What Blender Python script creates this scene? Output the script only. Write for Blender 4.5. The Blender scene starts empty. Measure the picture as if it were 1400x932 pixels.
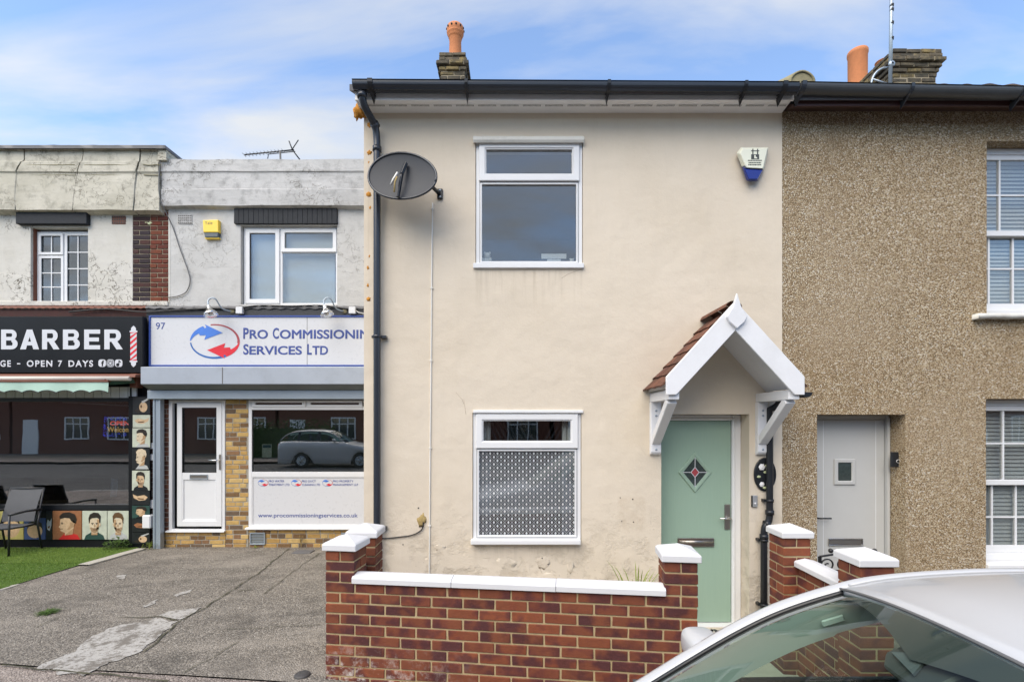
import bpy, bmesh, math, random
from mathutils import Vector, Matrix, noise as mnoise
R = math.radians
rnd = random.Random(7)
sc = bpy.context.scene
COL = sc.collection

# ------------------------------------------------------------------ camera
F, CX, CY, EYE = 660.0, 700.0, 578.0, 1.9      # focal length and principal point in photo pixels, eye height
cd = bpy.data.cameras.new('camera'); cam = bpy.data.objects.new('camera', cd); COL.objects.link(cam)
cam.location = (0, 0, EYE); cam.rotation_euler = (R(90), 0, 0)
cd.sensor_width = 36; cd.lens = 36 * F / 1400; cd.shift_y = (CY - 466) / 1400
cd.clip_start = 0.02; cd.clip_end = 3000
sc.camera = cam

# ------------------------------------------------------------------ sky and sun
SUN_EL, SUN_AZ = 52, 215          # degrees; azimuth clockwise from +Y
w = bpy.data.worlds.new('World'); sc.world = w; w.use_nodes = True
nt = w.node_tree; N = nt.nodes; L = nt.links; N.clear()
sky = N.new('ShaderNodeTexSky'); sky.sky_type = 'NISHITA'; sky.sun_disc = False
sky.sun_elevation = R(SUN_EL); sky.sun_rotation = R(SUN_AZ); sky.altitude = 60
sky.air_density = 1.0; sky.dust_density = 0.25; sky.ozone_density = 2.4
tc = N.new('ShaderNodeTexCoord'); sep = N.new('ShaderNodeSeparateXYZ'); L.new(tc.outputs['Generated'], sep.inputs[0])
def wm(op, a, b=None):
    n = N.new('ShaderNodeMath'); n.operation = op
    for i, v in enumerate((a, b)):
        if v is None: continue
        if isinstance(v, (int, float)): n.inputs[i].default_value = v
        else: L.new(v, n.inputs[i])
    return n.outputs[0]
zz = wm('ADD', wm('MAXIMUM', sep.outputs['Z'], 0.0), 0.22)
cmb = N.new('ShaderNodeCombineXYZ')
L.new(wm('DIVIDE', sep.outputs['X'], zz), cmb.inputs[0]); L.new(wm('DIVIDE', sep.outputs['Y'], zz), cmb.inputs[1])
mp = N.new('ShaderNodeMapping'); mp.inputs['Rotation'].default_value = (0, 0, R(-24)); mp.inputs['Scale'].default_value = (0.75, 1.9, 1)
mp.inputs['Location'].default_value = (3.1, 1.7, 0.4)
L.new(cmb.outputs[0], mp.inputs[0])
n1 = N.new('ShaderNodeTexNoise'); n1.inputs['Scale'].default_value = 1.55; n1.inputs['Detail'].default_value = 8
n1.inputs['Roughness'].default_value = 0.52; n1.inputs['Distortion'].default_value = 0.35
L.new(mp.outputs[0], n1.inputs['Vector'])
cr = N.new('ShaderNodeValToRGB'); cr.color_ramp.elements[0].position = 0.42; cr.color_ramp.elements[1].position = 0.66
cr.color_ramp.elements[0].color = (0.03, 0.03, 0.03, 1); cr.color_ramp.elements[1].color = (0.93, 0.93, 0.93, 1)
L.new(n1.outputs[0], cr.inputs[0])
n2 = N.new('ShaderNodeTexNoise'); n2.inputs['Scale'].default_value = 0.8; n2.inputs['Detail'].default_value = 5
L.new(cmb.outputs[0], n2.inputs['Vector'])
cc = N.new('ShaderNodeValToRGB')          # thin grey cloud to bright white cloud
cc.color_ramp.elements[0].position = 0.35; cc.color_ramp.elements[1].position = 0.68
cc.color_ramp.elements[0].color = (2.15, 2.3, 2.5, 1); cc.color_ramp.elements[1].color = (3.15, 3.1, 3.0, 1)
L.new(n2.outputs[0], cc.inputs[0])
mx = N.new('ShaderNodeMixRGB'); L.new(cr.outputs[0], mx.inputs[0]); L.new(sky.outputs[0], mx.inputs[1]); L.new(cc.outputs[0], mx.inputs[2])
bg = N.new('ShaderNodeBackground'); bg.inputs['Strength'].default_value = 0.142
L.new(mx.outputs[0], bg.inputs[0])
wo = N.new('ShaderNodeOutputWorld'); L.new(bg.outputs[0], wo.inputs[0])

sd = bpy.data.lights.new('sun', 'SUN'); sun = bpy.data.objects.new('sun', sd); COL.objects.link(sun)
sd.energy = 2.15; sd.angle = R(65); sd.color = (1.0, 0.89, 0.73)
az, el = R(SUN_AZ), R(SUN_EL)
sdir = Vector((math.sin(az) * math.cos(el), math.cos(az) * math.cos(el), math.sin(el)))
sun.rotation_euler = sdir.to_track_quat('Z', 'Y').to_euler(); sun.location = sdir * 40

sc.view_settings.view_transform = 'Standard'; sc.view_settings.look = 'None'
sc.view_settings.exposure = 1.21; sc.view_settings.gamma = 1; sc.view_settings.use_curve_mapping = False
sc.render.engine = 'CYCLES'
sc.cycles.use_denoising = True; sc.cycles.max_bounces = 8; sc.cycles.transparent_max_bounces = 12
sc.cycles.caustics_reflective = False; sc.cycles.caustics_refractive = False
sc.cycles.sample_clamp_indirect = 6

# ------------------------------------------------------------------ scale of the place
FY = 4.71        # street front of the two houses
SY = 7.72        # front of the shops, set back from the street
def hx(px, Y=FY): return (px - CX) * Y / F
def hz(py, Y=FY): return EYE - (py - CY) * Y / F
def sx(px): return hx(px, SY)
def sz(py): return hz(py, SY)

# ------------------------------------------------------------------ mesh helpers
WM = {}          # world matrix of every object made here
class MB:
    def __init__(s): s.v = []; s.f = []; s.m = []; s.cur = 0; s.sm = []
    def add(s, vs, fs, smooth=False):
        b = len(s.v); s.v += [Vector(q) for q in vs]
        for f in fs: s.f.append([b + i for i in f]); s.m.append(s.cur); s.sm.append(smooth)
        return s
    def mat(s, i): s.cur = i; return s
    def box(s, x0, x1, y0, y1, z0, z1):
        if x0 > x1: x0, x1 = x1, x0
        if y0 > y1: y0, y1 = y1, y0
        if z0 > z1: z0, z1 = z1, z0
        return s.add([(x0,y0,z0),(x1,y0,z0),(x1,y1,z0),(x0,y1,z0),(x0,y0,z1),(x1,y0,z1),(x1,y1,z1),(x0,y1,z1)],
                     [(0,3,2,1),(4,5,6,7),(0,1,5,4),(1,2,6,5),(2,3,7,6),(3,0,4,7)])
    def obox(s, c, ax, ay, az):                 # oriented box: centre and three half-axes
        c, ax, ay, az = map(Vector, (c, ax, ay, az))
        vs = [c + ax*i + ay*j + az*k for k in (-1,1) for (i,j) in ((-1,-1),(1,-1),(1,1),(-1,1))]
        return s.add(vs, [(0,3,2,1),(4,5,6,7),(0,1,5,4),(1,2,6,5),(2,3,7,6),(3,0,4,7)])
    def bar(s, a, b, wx, wy, up=(0,0,1)):       # square bar between two points
        a, b = Vector(a), Vector(b); d = (b - a).normalized()
        u = Vector(up); sd_ = d.cross(u)
        if sd_.length < 1e-4: sd_ = d.cross(Vector((0,1,0)))
        sd_.normalize(); u = sd_.cross(d).normalized()
        return s.obox((a + b) / 2, d * (b - a).length / 2, sd_ * wx / 2, u * wy / 2)
    def prism(s, pts, y0, y1):                  # polygon in XZ pushed along Y
        n = len(pts); vs = [(x, y0, z) for x, z in pts] + [(x, y1, z) for x, z in pts]
        return s.add(vs, [list(range(n)), list(range(2*n-1, n-1, -1))] + [(i, n+i, n+(i+1)%n, (i+1)%n) for i in range(n)])
    def prismx(s, pts, x0, x1):                 # polygon in YZ pushed along X
        n = len(pts); vs = [(x0, y, z) for y, z in pts] + [(x1, y, z) for y, z in pts]
        return s.add(vs, [list(range(n)), list(range(2*n-1, n-1, -1))] + [(i, n+i, n+(i+1)%n, (i+1)%n) for i in range(n)])
    def prismz(s, pts, z0, z1):
        n = len(pts); vs = [(x, y, z0) for x, y in pts] + [(x, y, z1) for x, y in pts]
        return s.add(vs, [list(range(n-1, -1, -1)), list(range(n, 2*n))] + [(i, (i+1)%n, n+(i+1)%n, n+i) for i in range(n)])
    def tube(s, path, r, n=10, caps=True, flat=None):
        path = [Vector(p) for p in path]; rs = list(r) if isinstance(r, (list, tuple)) else [r]*len(path)
        keep = [i for i in range(len(path)) if i == 0 or (path[i]-path[i-1]).length > 1e-5]; path = [path[i] for i in keep]; rs = [rs[i] for i in keep]
        ref = Vector((0.13, 0.31, 0.94)); vs = []; fs = []; prev = None
        for i, p in enumerate(path):
            if i == 0: d = path[1] - p
            elif i == len(path)-1: d = p - path[-2]
            else: d = (path[i+1] - p).normalized() + (p - path[i-1]).normalized()
            d.normalize()
            if prev is None: a = d.cross(ref); a.normalize()
            else: a = prev - d * prev.dot(d); a.normalize()
            prev = a; b = d.cross(a)
            for k in range(n):
                t = 2*math.pi*k/n; vs.append(p + (a*math.cos(t) + b*math.sin(t)) * rs[i])
        for i in range(len(path)-1):
            for k in range(n): fs.append((i*n+k, i*n+(k+1)%n, (i+1)*n+(k+1)%n, (i+1)*n+k))
        s.add(vs, fs, True)
        if caps:
            s.add(vs[:n], [list(range(n-1,-1,-1))]); s.add(vs[-n:], [list(range(n))])
        return s
    def lathe(s, prof, c, n=24, axis=(0,0,1)):  # profile [(r,h)] about an axis through c
        c = Vector(c); ax = Vector(axis).normalized()
        a = ax.orthogonal().normalized(); b = ax.cross(a); vs = []
        for r, h in prof:
            for k in range(n):
                t = 2*math.pi*k/n; vs.append(c + ax*h + (a*math.cos(t) + b*math.sin(t))*r)
        fs = [(i*n+k, i*n+(k+1)%n, (i+1)*n+(k+1)%n, (i+1)*n+k) for i in range(len(prof)-1) for k in range(n)]
        return s.add(vs, fs, True)
    def grid(s, fn, nu, nv, smooth=True, flip=False):
        vs = [fn(i/nu, j/nv) for j in range(nv+1) for i in range(nu+1)]
        fs = []
        for j in range(nv):
            for i in range(nu):
                q = (j*(nu+1)+i, j*(nu+1)+i+1, (j+1)*(nu+1)+i+1, (j+1)*(nu+1)+i)
                fs.append(q[::-1] if flip else q)
        return s.add(vs, fs, smooth)
    def ring(s, x0, x1, z0, z1, y0, y1, wl, wr=None, wt=None, wb=None):  # rectangular frame in XZ
        wr = wl if wr is None else wr; wt = wl if wt is None else wt; wb = wl if wb is None else wb
        o = [(x0,z0),(x1,z0),(x1,z1),(x0,z1)]; i_ = [(x0+wl,z0+wb),(x1-wr,z0+wb),(x1-wr,z1-wt),(x0+wl,z1-wt)]
        vs = [(x,y0,z) for x,z in o] + [(x,y0,z) for x,z in i_] + [(x,y1,z) for x,z in o] + [(x,y1,z) for x,z in i_]
        fs = []
        for k in range(4):
            j = (k+1) % 4
            fs += [(k, j, 4+j, 4+k), (8+k, 12+k, 12+j, 8+j), (k, 8+k, 8+j, j), (4+k, 4+j, 12+j, 12+k)]
        return s.add(vs, fs)
    def build(s, name, mats, parent=None, bevel=0.0, seg=1, recalc=True, matrix=None, smooth_angle=None):
        if not isinstance(mats, (list, tuple)): mats = [mats]
        lo = Vector((min(v[i] for v in s.v) for i in range(3))); hi = Vector((max(v[i] for v in s.v) for i in range(3)))
        c = Vector(((lo.x+hi.x)/2, (lo.y+hi.y)/2, lo.z))
        me = bpy.data.meshes.new(name)
        me.from_pydata([v - c for v in s.v], [], s.f)
        for p, mi, smo in zip(me.polygons, s.m, s.sm): p.material_index = mi; p.use_smooth = smo
        for m in mats: me.materials.append(m)
        if bevel or recalc:
            bm = bmesh.new(); bm.from_mesh(me)
            bmesh.ops.remove_doubles(bm, verts=bm.verts, dist=1e-5)
            if recalc: bmesh.ops.recalc_face_normals(bm, faces=bm.faces)
            if bevel:
                ed = [e for e in bm.edges if len(e.link_faces) == 2 and e.calc_face_angle(0) > R(35)]
                bmesh.ops.bevel(bm, geom=ed, offset=bevel, segments=seg, affect='EDGES', clamp_overlap=True, profile=0.6)
            bm.to_mesh(me); bm.free()
        o = bpy.data.objects.new(name, me); COL.objects.link(o)
        mw = (matrix or Matrix()) @ Matrix.Translation(c)
        put(o, mw, parent)
        return o
def put(o, mw, parent=None):
    WM[o.name] = mw
    if parent is not None:
        o.parent = parent; o.matrix_parent_inverse = WM[parent.name].inverted()
    o.matrix_basis = mw
    return o
def tag(o, label=None, cat=None, group=None, kind=None):
    if label: o['label'] = label
    if cat: o['category'] = cat
    if group: o['group'] = group
    if kind: o['kind'] = kind
    return o
def thing(name, label, cat, loc=(0,0,0), rz=0, group=None):
    o = bpy.data.objects.new(name, None); o.empty_display_size = 0.2; COL.objects.link(o)
    put(o, Matrix.Translation(loc) @ Matrix.Rotation(rz, 4, 'Z')); return tag(o, label, cat, group)
def structure(o): return tag(o, kind='structure')

# bricks: a few worn shapes of one size, shared by all bricks of that size
_bc = {}
def brick_mesh(l, d, h, mat, worn=1.0, variants=4):
    key = (round(l, 3), round(d, 3), round(h, 3), mat.name)
    if key not in _bc:
        out = []
        for k in range(variants):
            rr = random.Random(hash((round(l*1000), round(h*1000), k)) & 0xffff)
            bm = bmesh.new(); bmesh.ops.create_cube(bm, size=1)
            for v in bm.verts:
                v.co = Vector((v.co.x*l, v.co.y*d, v.co.z*h)) + Vector([rr.uniform(-1, 1)*0.0016*worn for _ in range(3)])
            bmesh.ops.bevel(bm, geom=list(bm.edges), offset=0.0035*worn, segments=1, affect='EDGES')
            me = bpy.data.meshes.new('brick'); bm.to_mesh(me); bm.free(); me.materials.append(mat); out.append(me)
        _bc[key] = out
    return _bc[key]
def brick(parent, c, l, d, h, mat, base=None, worn=1.0, name='brick', out=0.0025):
    me = rnd.choice(brick_mesh(l, d, h, mat, worn))
    o = bpy.data.objects.new(name, me); COL.objects.link(o)
    jit = Vector((rnd.uniform(-.0012, .0012), rnd.uniform(-out, out), rnd.uniform(-.001, .001))) * worn
    return put(o, (base or Matrix()) @ Matrix.Translation(Vector(c) + jit) @ Matrix.Rotation(rnd.uniform(-.006, .006)*worn, 4, 'Y'), parent)

def wall_holes(mb, x0, x1, z0, z1, y, depth, holes, reveal=None):
    """front sheet at y with rectangular openings, reveals running back by depth"""
    xs = sorted({x0, x1, *[h[0] for h in holes], *[h[1] for h in holes]}); zs = sorted({z0, z1, *[h[2] for h in holes], *[h[3] for h in holes]})
    xs = [x for x in xs if x0 <= x <= x1]; zs = [z for z in zs if z0 <= z <= z1]
    for a, b in zip(xs, xs[1:]):
        for c, d in zip(zs, zs[1:]):
            mx_, mz_ = (a+b)/2, (c+d)/2
            if any(h[0] < mx_ < h[1] and h[2] < mz_ < h[3] for h in holes): continue
            mb.add([(a,y,c),(b,y,c),(b,y,d),(a,y,d)], [(0,1,2,3)])
            mb.add([(a,y+depth,c),(b,y+depth,c),(b,y+depth,d),(a,y+depth,d)], [(3,2,1,0)])
    for h in holes:
        a, b, c, d = h
        mb.add([(a,y,c),(a,y+depth,c),(a,y+depth,d),(a,y,d)], [(3,2,1,0)])
        mb.add([(b,y,c),(b,y+depth,c),(b,y+depth,d),(b,y,d)], [(0,1,2,3)])
        mb.add([(a,y,d),(b,y,d),(b,y+depth,d),(a,y+depth,d)], [(3,2,1,0)])
        mb.add([(a,y,c),(b,y,c),(b,y+depth,c),(a,y+depth,c)], [(0,1,2,3)])
    for (a, b) in ((x0, x0), (x1, x1)):
        mb.add([(a,y,z0),(a,y+depth,z0),(a,y+depth,z1),(a,y,z1)], [(0,1,2,3)])
    mb.add([(x0,y,z1),(x1,y,z1),(x1,y+depth,z1),(x0,y+depth,z1)], [(0,1,2,3)])
    return mb
def room(parent, x0, x1, z0, z1, y0, y1, mat, name='interior_room'):
    mb = MB()
    mb.add([(x0,y0,z0),(x1,y0,z0),(x1,y1,z0),(x0,y1,z0),(x0,y0,z1),(x1,y0,z1),(x1,y1,z1),(x0,y1,z1)],
           [(0,1,2,3),(7,6,5,4),(3,2,6,7),(0,3,7,4),(2,1,5,6)])
    return mb.build(name, mat, parent, recalc=False)

def text_mesh(name, body, mat, parent, x0, x1, z0, z1, y, thick=0.004, bold=0.0, small_caps=False, spacing=1.0, shear=0.0, slant=None):
    """lettering fitted into a box in the XZ plane, facing -Y, its back at y"""
    cu = bpy.data.curves.new(name, 'FONT'); cu.body = body; cu.size = 1; cu.space_character = spacing; cu.shear = shear; cu.bevel_depth = bold; cu.bevel_resolution = 0
    cu.resolution_u = 4
    if small_caps:
        cu.small_caps_scale = 0.8
        for i, ch in enumerate(body):
            if ch.islower(): cu.body_format[i].use_small_caps = True
    cu.extrude = 0.01
    t = bpy.data.objects.new(name, cu); COL.objects.link(t)
    dg = bpy.context.evaluated_depsgraph_get(); me = bpy.data.meshes.new_from_object(t.evaluated_get(dg))
    bpy.data.objects.remove(t); bpy.data.curves.remove(cu)
    me.name = name
    xs = [v.co.x for v in me.vertices]; ys = [v.co.y for v in me.vertices]
    a, b, c, d = min(xs), max(xs), min(ys), max(ys)
    kx = (x1-x0)/(b-a); kz = (z1-z0)/(d-c) if z1 is not None else kx
    for v in me.vertices:
        v.co = Vector(((v.co.x-a)*kx, -(v.co.z+0.01+bold)/(0.02+2*bold)*thick, (v.co.y-c)*kz))
    me.materials.clear(); me.materials.append(mat)
    o = bpy.data.objects.new(name, me); COL.objects.link(o)
    return put(o, Matrix.Translation((x0, y, z0)), parent)

# ------------------------------------------------------------------ materials
M = {}
class G:
    """small node-graph writer"""
    def __init__(s, name):
        s.m = bpy.data.materials.new(name); s.m.use_nodes = True; s.t = s.m.node_tree; s.t.nodes.clear()
        s.out = s.n('ShaderNodeOutputMaterial'); M[name] = s.m
        s.pos = s.n('ShaderNodeNewGeometry').outputs['Position']
    def n(s, k, **kw):
        n = s.t.nodes.new(k)
        for a, v in kw.items(): setattr(n, a, v)
        return n
    def set(s, sock, v):
        if isinstance(v, bpy.types.NodeSocket): s.t.links.new(v, sock)
        elif isinstance(v, (tuple, list)) and len(v) == 3 and sock.type == 'RGBA': sock.default_value = (*v, 1)
        else: sock.default_value = v
    def math(s, op, a, b=0.0, c=None, clamp=False):
        n = s.n('ShaderNodeMath', operation=op, use_clamp=clamp); s.set(n.inputs[0], a); s.set(n.inputs[1], b)
        if c is not None: s.set(n.inputs[2], c)
        return n.outputs[0]
    def mapping(s, scale=(1,1,1), loc=(0,0,0), rot=(0,0,0), vec=None):
        n = s.n('ShaderNodeMapping'); s.set(n.inputs[0], vec or s.pos)
        n.inputs['Scale'].default_value = scale; n.inputs['Location'].default_value = loc; n.inputs['Rotation'].default_value = rot
        return n.outputs[0]
    def noise(s, scale=5, detail=4, rough=.5, dist=0, vec=None, col=False):
        n = s.n('ShaderNodeTexNoise'); s.set(n.inputs['Vector'], vec or s.pos)
        n.inputs['Scale'].default_value = scale; n.inputs['Detail'].default_value = detail
        n.inputs['Roughness'].default_value = rough; n.inputs['Distortion'].default_value = dist
        return n.outputs[1 if col else 0]
    def voro(s, scale=5, feature='F1', out='Distance', vec=None, rand=1.0):
        n = s.n('ShaderNodeTexVoronoi', feature=feature); s.set(n.inputs['Vector'], vec or s.pos)
        n.inputs['Scale'].default_value = scale; n.inputs['Randomness'].default_value = rand
        return n.outputs[out]
    def ramp(s, f, stops, mode='LINEAR'):
        n = s.n('ShaderNodeValToRGB'); s.set(n.inputs[0], f); e = n.color_ramp.elements; n.color_ramp.interpolation = mode
        while len(e) < len(stops): e.new(0.5)
        for k, (p, c) in zip(e, stops):
            k.position = p; k.color = (c, c, c, 1) if isinstance(c, (int, float)) else (*c, 1)
        return n.outputs[0]
    def mix(s, f, a, b, mode='MIX'):
        n = s.n('ShaderNodeMixRGB', blend_type=mode); s.set(n.inputs[0], f); s.set(n.inputs[1], a); s.set(n.inputs[2], b); return n.outputs[0]
    def sepx(s, vec=None):
        n = s.n('ShaderNodeSeparateXYZ'); s.set(n.inputs[0], vec or s.pos); return n.outputs
    def rand(s): return s.n('ShaderNodeObjectInfo').outputs['Random']
    def bump(s, h, strength=.5, dist=.01, nrm=None):
        n = s.n('ShaderNodeBump'); s.set(n.inputs['Height'], h); n.inputs['Strength'].default_value = strength; n.inputs['Distance'].default_value = dist
        if nrm: s.set(n.inputs['Normal'], nrm)
        return n.outputs[0]
    def bsdf(s, col, rough=.6, metal=0, spec=.5, nrm=None, **kw):
        n = s.n('ShaderNodeBsdfPrincipled'); s.set(n.inputs['Base Color'], col); s.set(n.inputs['Roughness'], rough); s.set(n.inputs['Metallic'], metal)
        s.set(n.inputs['Specular IOR Level'], spec)
        if nrm: s.set(n.inputs['Normal'], nrm)
        for k, v in kw.items(): s.set(n.inputs[k.replace('_', ' ')], v)
        return n.outputs[0]
    def end(s, sh): s.t.links.new(sh, s.out.inputs[0]); return s.m
    def mixsh(s, f, a, b):
        n = s.n('ShaderNodeMixShader'); s.set(n.inputs[0], f); s.t.links.new(a, n.inputs[1]); s.t.links.new(b, n.inputs[2]); return n.outputs[0]

def plain(name, col, rough=.5, metal=0, spec=.5, var=.08, scale=6, bump=0, bscale=120, dirt=0.0, coat=0):
    g = G(name)
    c = g.mix(g.math('MULTIPLY', g.noise(scale, 5, .6), 1.0), tuple(x*(1-var) for x in col), tuple(min(1, x*(1+var)) for x in col))
    if dirt:
        c = g.mix(g.math('MULTIPLY', g.ramp(g.noise(2.3, 8, .68), [(.5, 0), (.72, 1)]), dirt), c, tuple(x*.45 for x in (col[0], col[1]*.96, col[2]*.88)))
    nr = g.bump(g.noise(bscale, 3, .6), bump, .004) if bump else None
    kw = {'Coat_Weight': coat, 'Coat_Roughness': .05} if coat else {}
    rr = g.math('ADD', g.math('MULTIPLY', g.noise(scale*3, 4), .06), rough-.03)
    return g.end(g.bsdf(c, rr, metal, spec, nr, **kw))

plain('upvc', (.72, .73, .74), .32, var=.03, dirt=.06)
plain('white_paint', (.63, .635, .65), .45, var=.03, bump=.12, bscale=60, dirt=.05)
plain('white_wood', (.74, .75, .77), .42, var=.04, bump=.18, bscale=45, dirt=.14)
plain('old_white', (.64, .63, .58), .55, var=.10, bump=.3, bscale=90, dirt=.5)
plain('black_plastic', (.016, .018, .022), .32, spec=.4, var=.2)
plain('grey_gutter', (.026, .031, .041), .26, var=.15, dirt=.1)
plain('slate_gutter', (.06, .065, .07), .4, var=.25, dirt=.35)
plain('brown_fascia', (.055, .024, .022), .35, var=.2, dirt=.2)
plain('grey_door_paint', (.50, .505, .49), .45, var=.04, bump=.1, bscale=200)
plain('chrome', (.75, .75, .74), .18, 1)
plain('brushed_steel', (.46, .43, .40), .32, 1, var=.1)
plain('galvanised', (.36, .42, .48), .42, .5, var=.12, scale=3, dirt=.15)
plain('shutter_grey', (.36, .40, .46), .45, .1, var=.10, scale=2.5, dirt=.25)
plain('shutter_under', (.17, .185, .185), .5, .1, var=.15, dirt=.3)
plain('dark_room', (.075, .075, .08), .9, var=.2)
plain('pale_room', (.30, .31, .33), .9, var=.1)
plain('towel_blue', (.30, .40, .52), .9, var=.2)
plain('curtain', (.72, .74, .74), .8, var=.05)
plain('blind_slat', (.76, .78, .80), .5, var=.04)
plain('sign_white', (.61, .62, .64), .28, var=.015)
plain('sign_blue', (.035, .075, .30), .35, var=.05)
plain('print_blue', (.045, .075, .27), .4, var=.05)
plain('logo_blue', (.06, .19, .62), .35, var=.2)
plain('logo_deep_blue', (.02, .12, .38), .35, var=.2)
plain('logo_red', (.68, .025, .04), .35, var=.15)
plain('logo_dull_red', (.36, .06, .07), .35, var=.3)
plain('sign_black', (.012, .013, .015), .30, spec=.22, var=.3, scale=2)
plain('letter_silver', (.62, .64, .68), .4, var=.04)
plain('alarm_yellow', (.86, .60, .06), .4, var=.04)
plain('alarm_dark', (.07, .09, .10), .3)
plain('alarm_cream', (.74, .75, .62), .4, var=.03)
plain('alarm_blue', (.012, .028, .22), .12, var=.1)
plain('print_dark', (.05, .055, .05), .5)
plain('dish_grey', (.030, .035, .044), .42, spec=.22, var=.1, dirt=.15)
plain('canvas_green', (.36, .52, .44), .85, var=.08, bump=.2, bscale=300, dirt=.15)
plain('canvas_cream', (.72, .66, .58), .8, var=.06, dirt=.2)
plain('rust_red', (.17, .06, .035), .7, var=.3)
plain('painted_black_brickwork', (.028, .03, .034), .5, var=.5, scale=30, bump=.4, bscale=40)
plain('lead_flashing', (.10, .10, .105), .55, var=.3, bump=.3, bscale=25)
plain('lintel_black', (.020, .023, .028), .6, spec=.25, var=.35, scale=20, bump=.5, bscale=30)
plain('sling_fabric', (.075, .078, .085), .75, var=.15, bump=.3, bscale=500)
plain('chair_frame', (.025, .026, .028), .4, var=.15)
plain('soffit_white', (.86, .86, .86), .4, var=.02, dirt=.05)
plain('car_paint', (.47, .475, .48), .3, .0, .5, var=.008, scale=2, coat=.6)
plain('car_black', (.012, .013, .014), .32, var=.1)
plain('car_frit', (.05, .047, .045), .55, var=.06)
plain('car_trim', (.55, .60, .57), .75, var=.04, bump=.1, bscale=500)
plain('car_seat', (.05, .05, .055), .85, var=.15)
plain('tyre', (.018, .018, .019), .8, var=.2)
plain('lamp_red', (.45, .01, .01), .2)
plain('headlamp', (.7, .72, .74), .08, .6)
plain('plate_white', (.8, .8, .78), .4)
plain('concrete', (.40, .38, .33), .85, var=.2, scale=12, bump=.5, bscale=90, dirt=.3)
plain('kerb_stone', (.30, .29, .27), .85, var=.2, scale=10, bump=.5, bscale=90, dirt=.3)
plain('iron', (.012, .012, .014), .4)
plain('cable_black', (.015, .015, .016), .5)
plain('cable_white', (.72, .70, .65), .5)
plain('cable_grey', (.12, .12, .12), .5)
plain('rust_foam', (.50, .22, .03), .9, var=.4, scale=40, bump=.8, bscale=70)
plain('putty', (.34, .25, .10), .9, var=.3, scale=60, bump=.8, bscale=80)
plain('terracotta_pot', (.56, .21, .085), .8, var=.2, scale=18, bump=.4, bscale=60, dirt=.25)
plain('crack_brown', (.30, .235, .165), .9, var=.3)
plain('grit_stone', (.34, .32, .28), .9, var=.5, scale=30)
plain('moss_stone', (.26, .235, .14), .95, var=.35, scale=14, bump=.9, bscale=40, dirt=.4)
plain('bell_silver', (.55, .56, .57), .3, .6)
plain('rose_white', (.74, .74, .74), .5)
plain('leaf_cream', (.50, .55, .32), .5)
plain('skin_print', (.58, .41, .25), .35, var=.38, scale=30)
plain('skin_pale_print', (.62, .51, .36), .35, var=.35, scale=30)
plain('skin_shade_print', (.42, .27, .15), .35, var=.25, scale=30)
plain('beard_print', (.33, .22, .13), .35, var=.4, scale=60)
plain('hair_print', (.028, .022, .018), .35, var=.3, scale=60)
plain('hair_brown_print', (.12, .065, .03), .35, var=.3, scale=60)
plain('grey_print', (.45, .46, .45), .35, var=.2, scale=30)
plain('black_print', (.014, .016, .018), .35, var=.4, scale=20)
plain('pale_print', (.50, .53, .43), .35, var=.35, scale=9)
plain('yellow_print', (.52, .46, .16), .35, var=.2, scale=15)
plain('red_print', (.55, .03, .03), .35, var=.2)
plain('green_print', (.03, .07, .06), .35, var=.3)
plain('brick_print', (.30, .13, .06), .35, var=.35, scale=35)
plain('counter_brown', (.10, .075, .05), .6, var=.3)
plain('interior_blue', (.05, .09, .22), .7)
plain('poster_white', (.7, .72, .74), .5)
plain('teddy_white', (.78, .78, .76), .95, bump=.5, bscale=200)
plain('road_marking', (.7, .7, .66), .7, var=.1)
plain('bark', (.09, .065, .045), .9, var=.3, bump=.6, bscale=40)
plain('slate_roof', (.10, .10, .11), .7, var=.2, scale=8, dirt=.3)

def foliage(name, a, b):
    g = G(name); c = g.mix(g.noise(9, 3), a, b)
    d = g.bsdf(c, .55, 0, .3); t = g.n('ShaderNodeBsdfTranslucent'); g.set(t.inputs[0], c)
    return g.end(g.mixsh(.3, d, t.outputs[0]))
foliage('leaf_green', (.05, .10, .02), (.10, .17, .035))
foliage('leaf_lime', (.16, .24, .03), (.32, .36, .07))
foliage('hedge_leaf', (.03, .07, .015), (.07, .12, .03))
foliage('turf_blade', (.15, .26, .045), (.29, .38, .09))
foliage('turf_blade_dark', (.12, .225, .035), (.21, .31, .06))

# emitters that really glow (the lit window sign)
def glow(name, c, e):
    g = G(name); n = g.n('ShaderNodeEmission'); g.set(n.inputs[0], c); n.inputs[1].default_value = e; g.end(n.outputs[0])
glow('led_red', (1, .10, .07), .75); glow('led_yellow', (1, .58, .16), .45); glow('led_blue', (.07, .10, .9), .5)

def schlick(g, refl):
    ge = g.n('ShaderNodeNewGeometry'); d = g.n('ShaderNodeVectorMath', operation='DOT_PRODUCT'); g.t.links.new(ge.outputs['Incoming'], d.inputs[0]); g.t.links.new(ge.outputs['Normal'], d.inputs[1])
    q = g.math('POWER', g.math('SUBTRACT', 1, g.math('ABSOLUTE', d.outputs['Value'])), 5)
    return g.math('MULTIPLY', g.math('ADD', .04, g.math('MULTIPLY', q, .96)), refl, clamp=True)
def glass(name, tint=(.80, .83, .82), refl=1.0, ior=1.5, wave=.0):
    g = G(name)
    f = schlick(g, refl)
    t = g.n('ShaderNodeBsdfTransparent'); g.set(t.inputs[0], tint)
    gl = g.n('ShaderNodeBsdfGlossy'); gl.inputs['Roughness'].default_value = .006
    if wave: g.set(gl.inputs['Normal'], g.bump(g.noise(1.6, 2, .4), wave, .02))
    return g.end(g.mixsh(f, t.outputs[0], gl.outputs[0]))
glass('window_glass', (.86, .88, .87), refl=3.6, wave=.09)
glass('shop_glass', (.72, .76, .74), refl=7.0, wave=.03)
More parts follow.
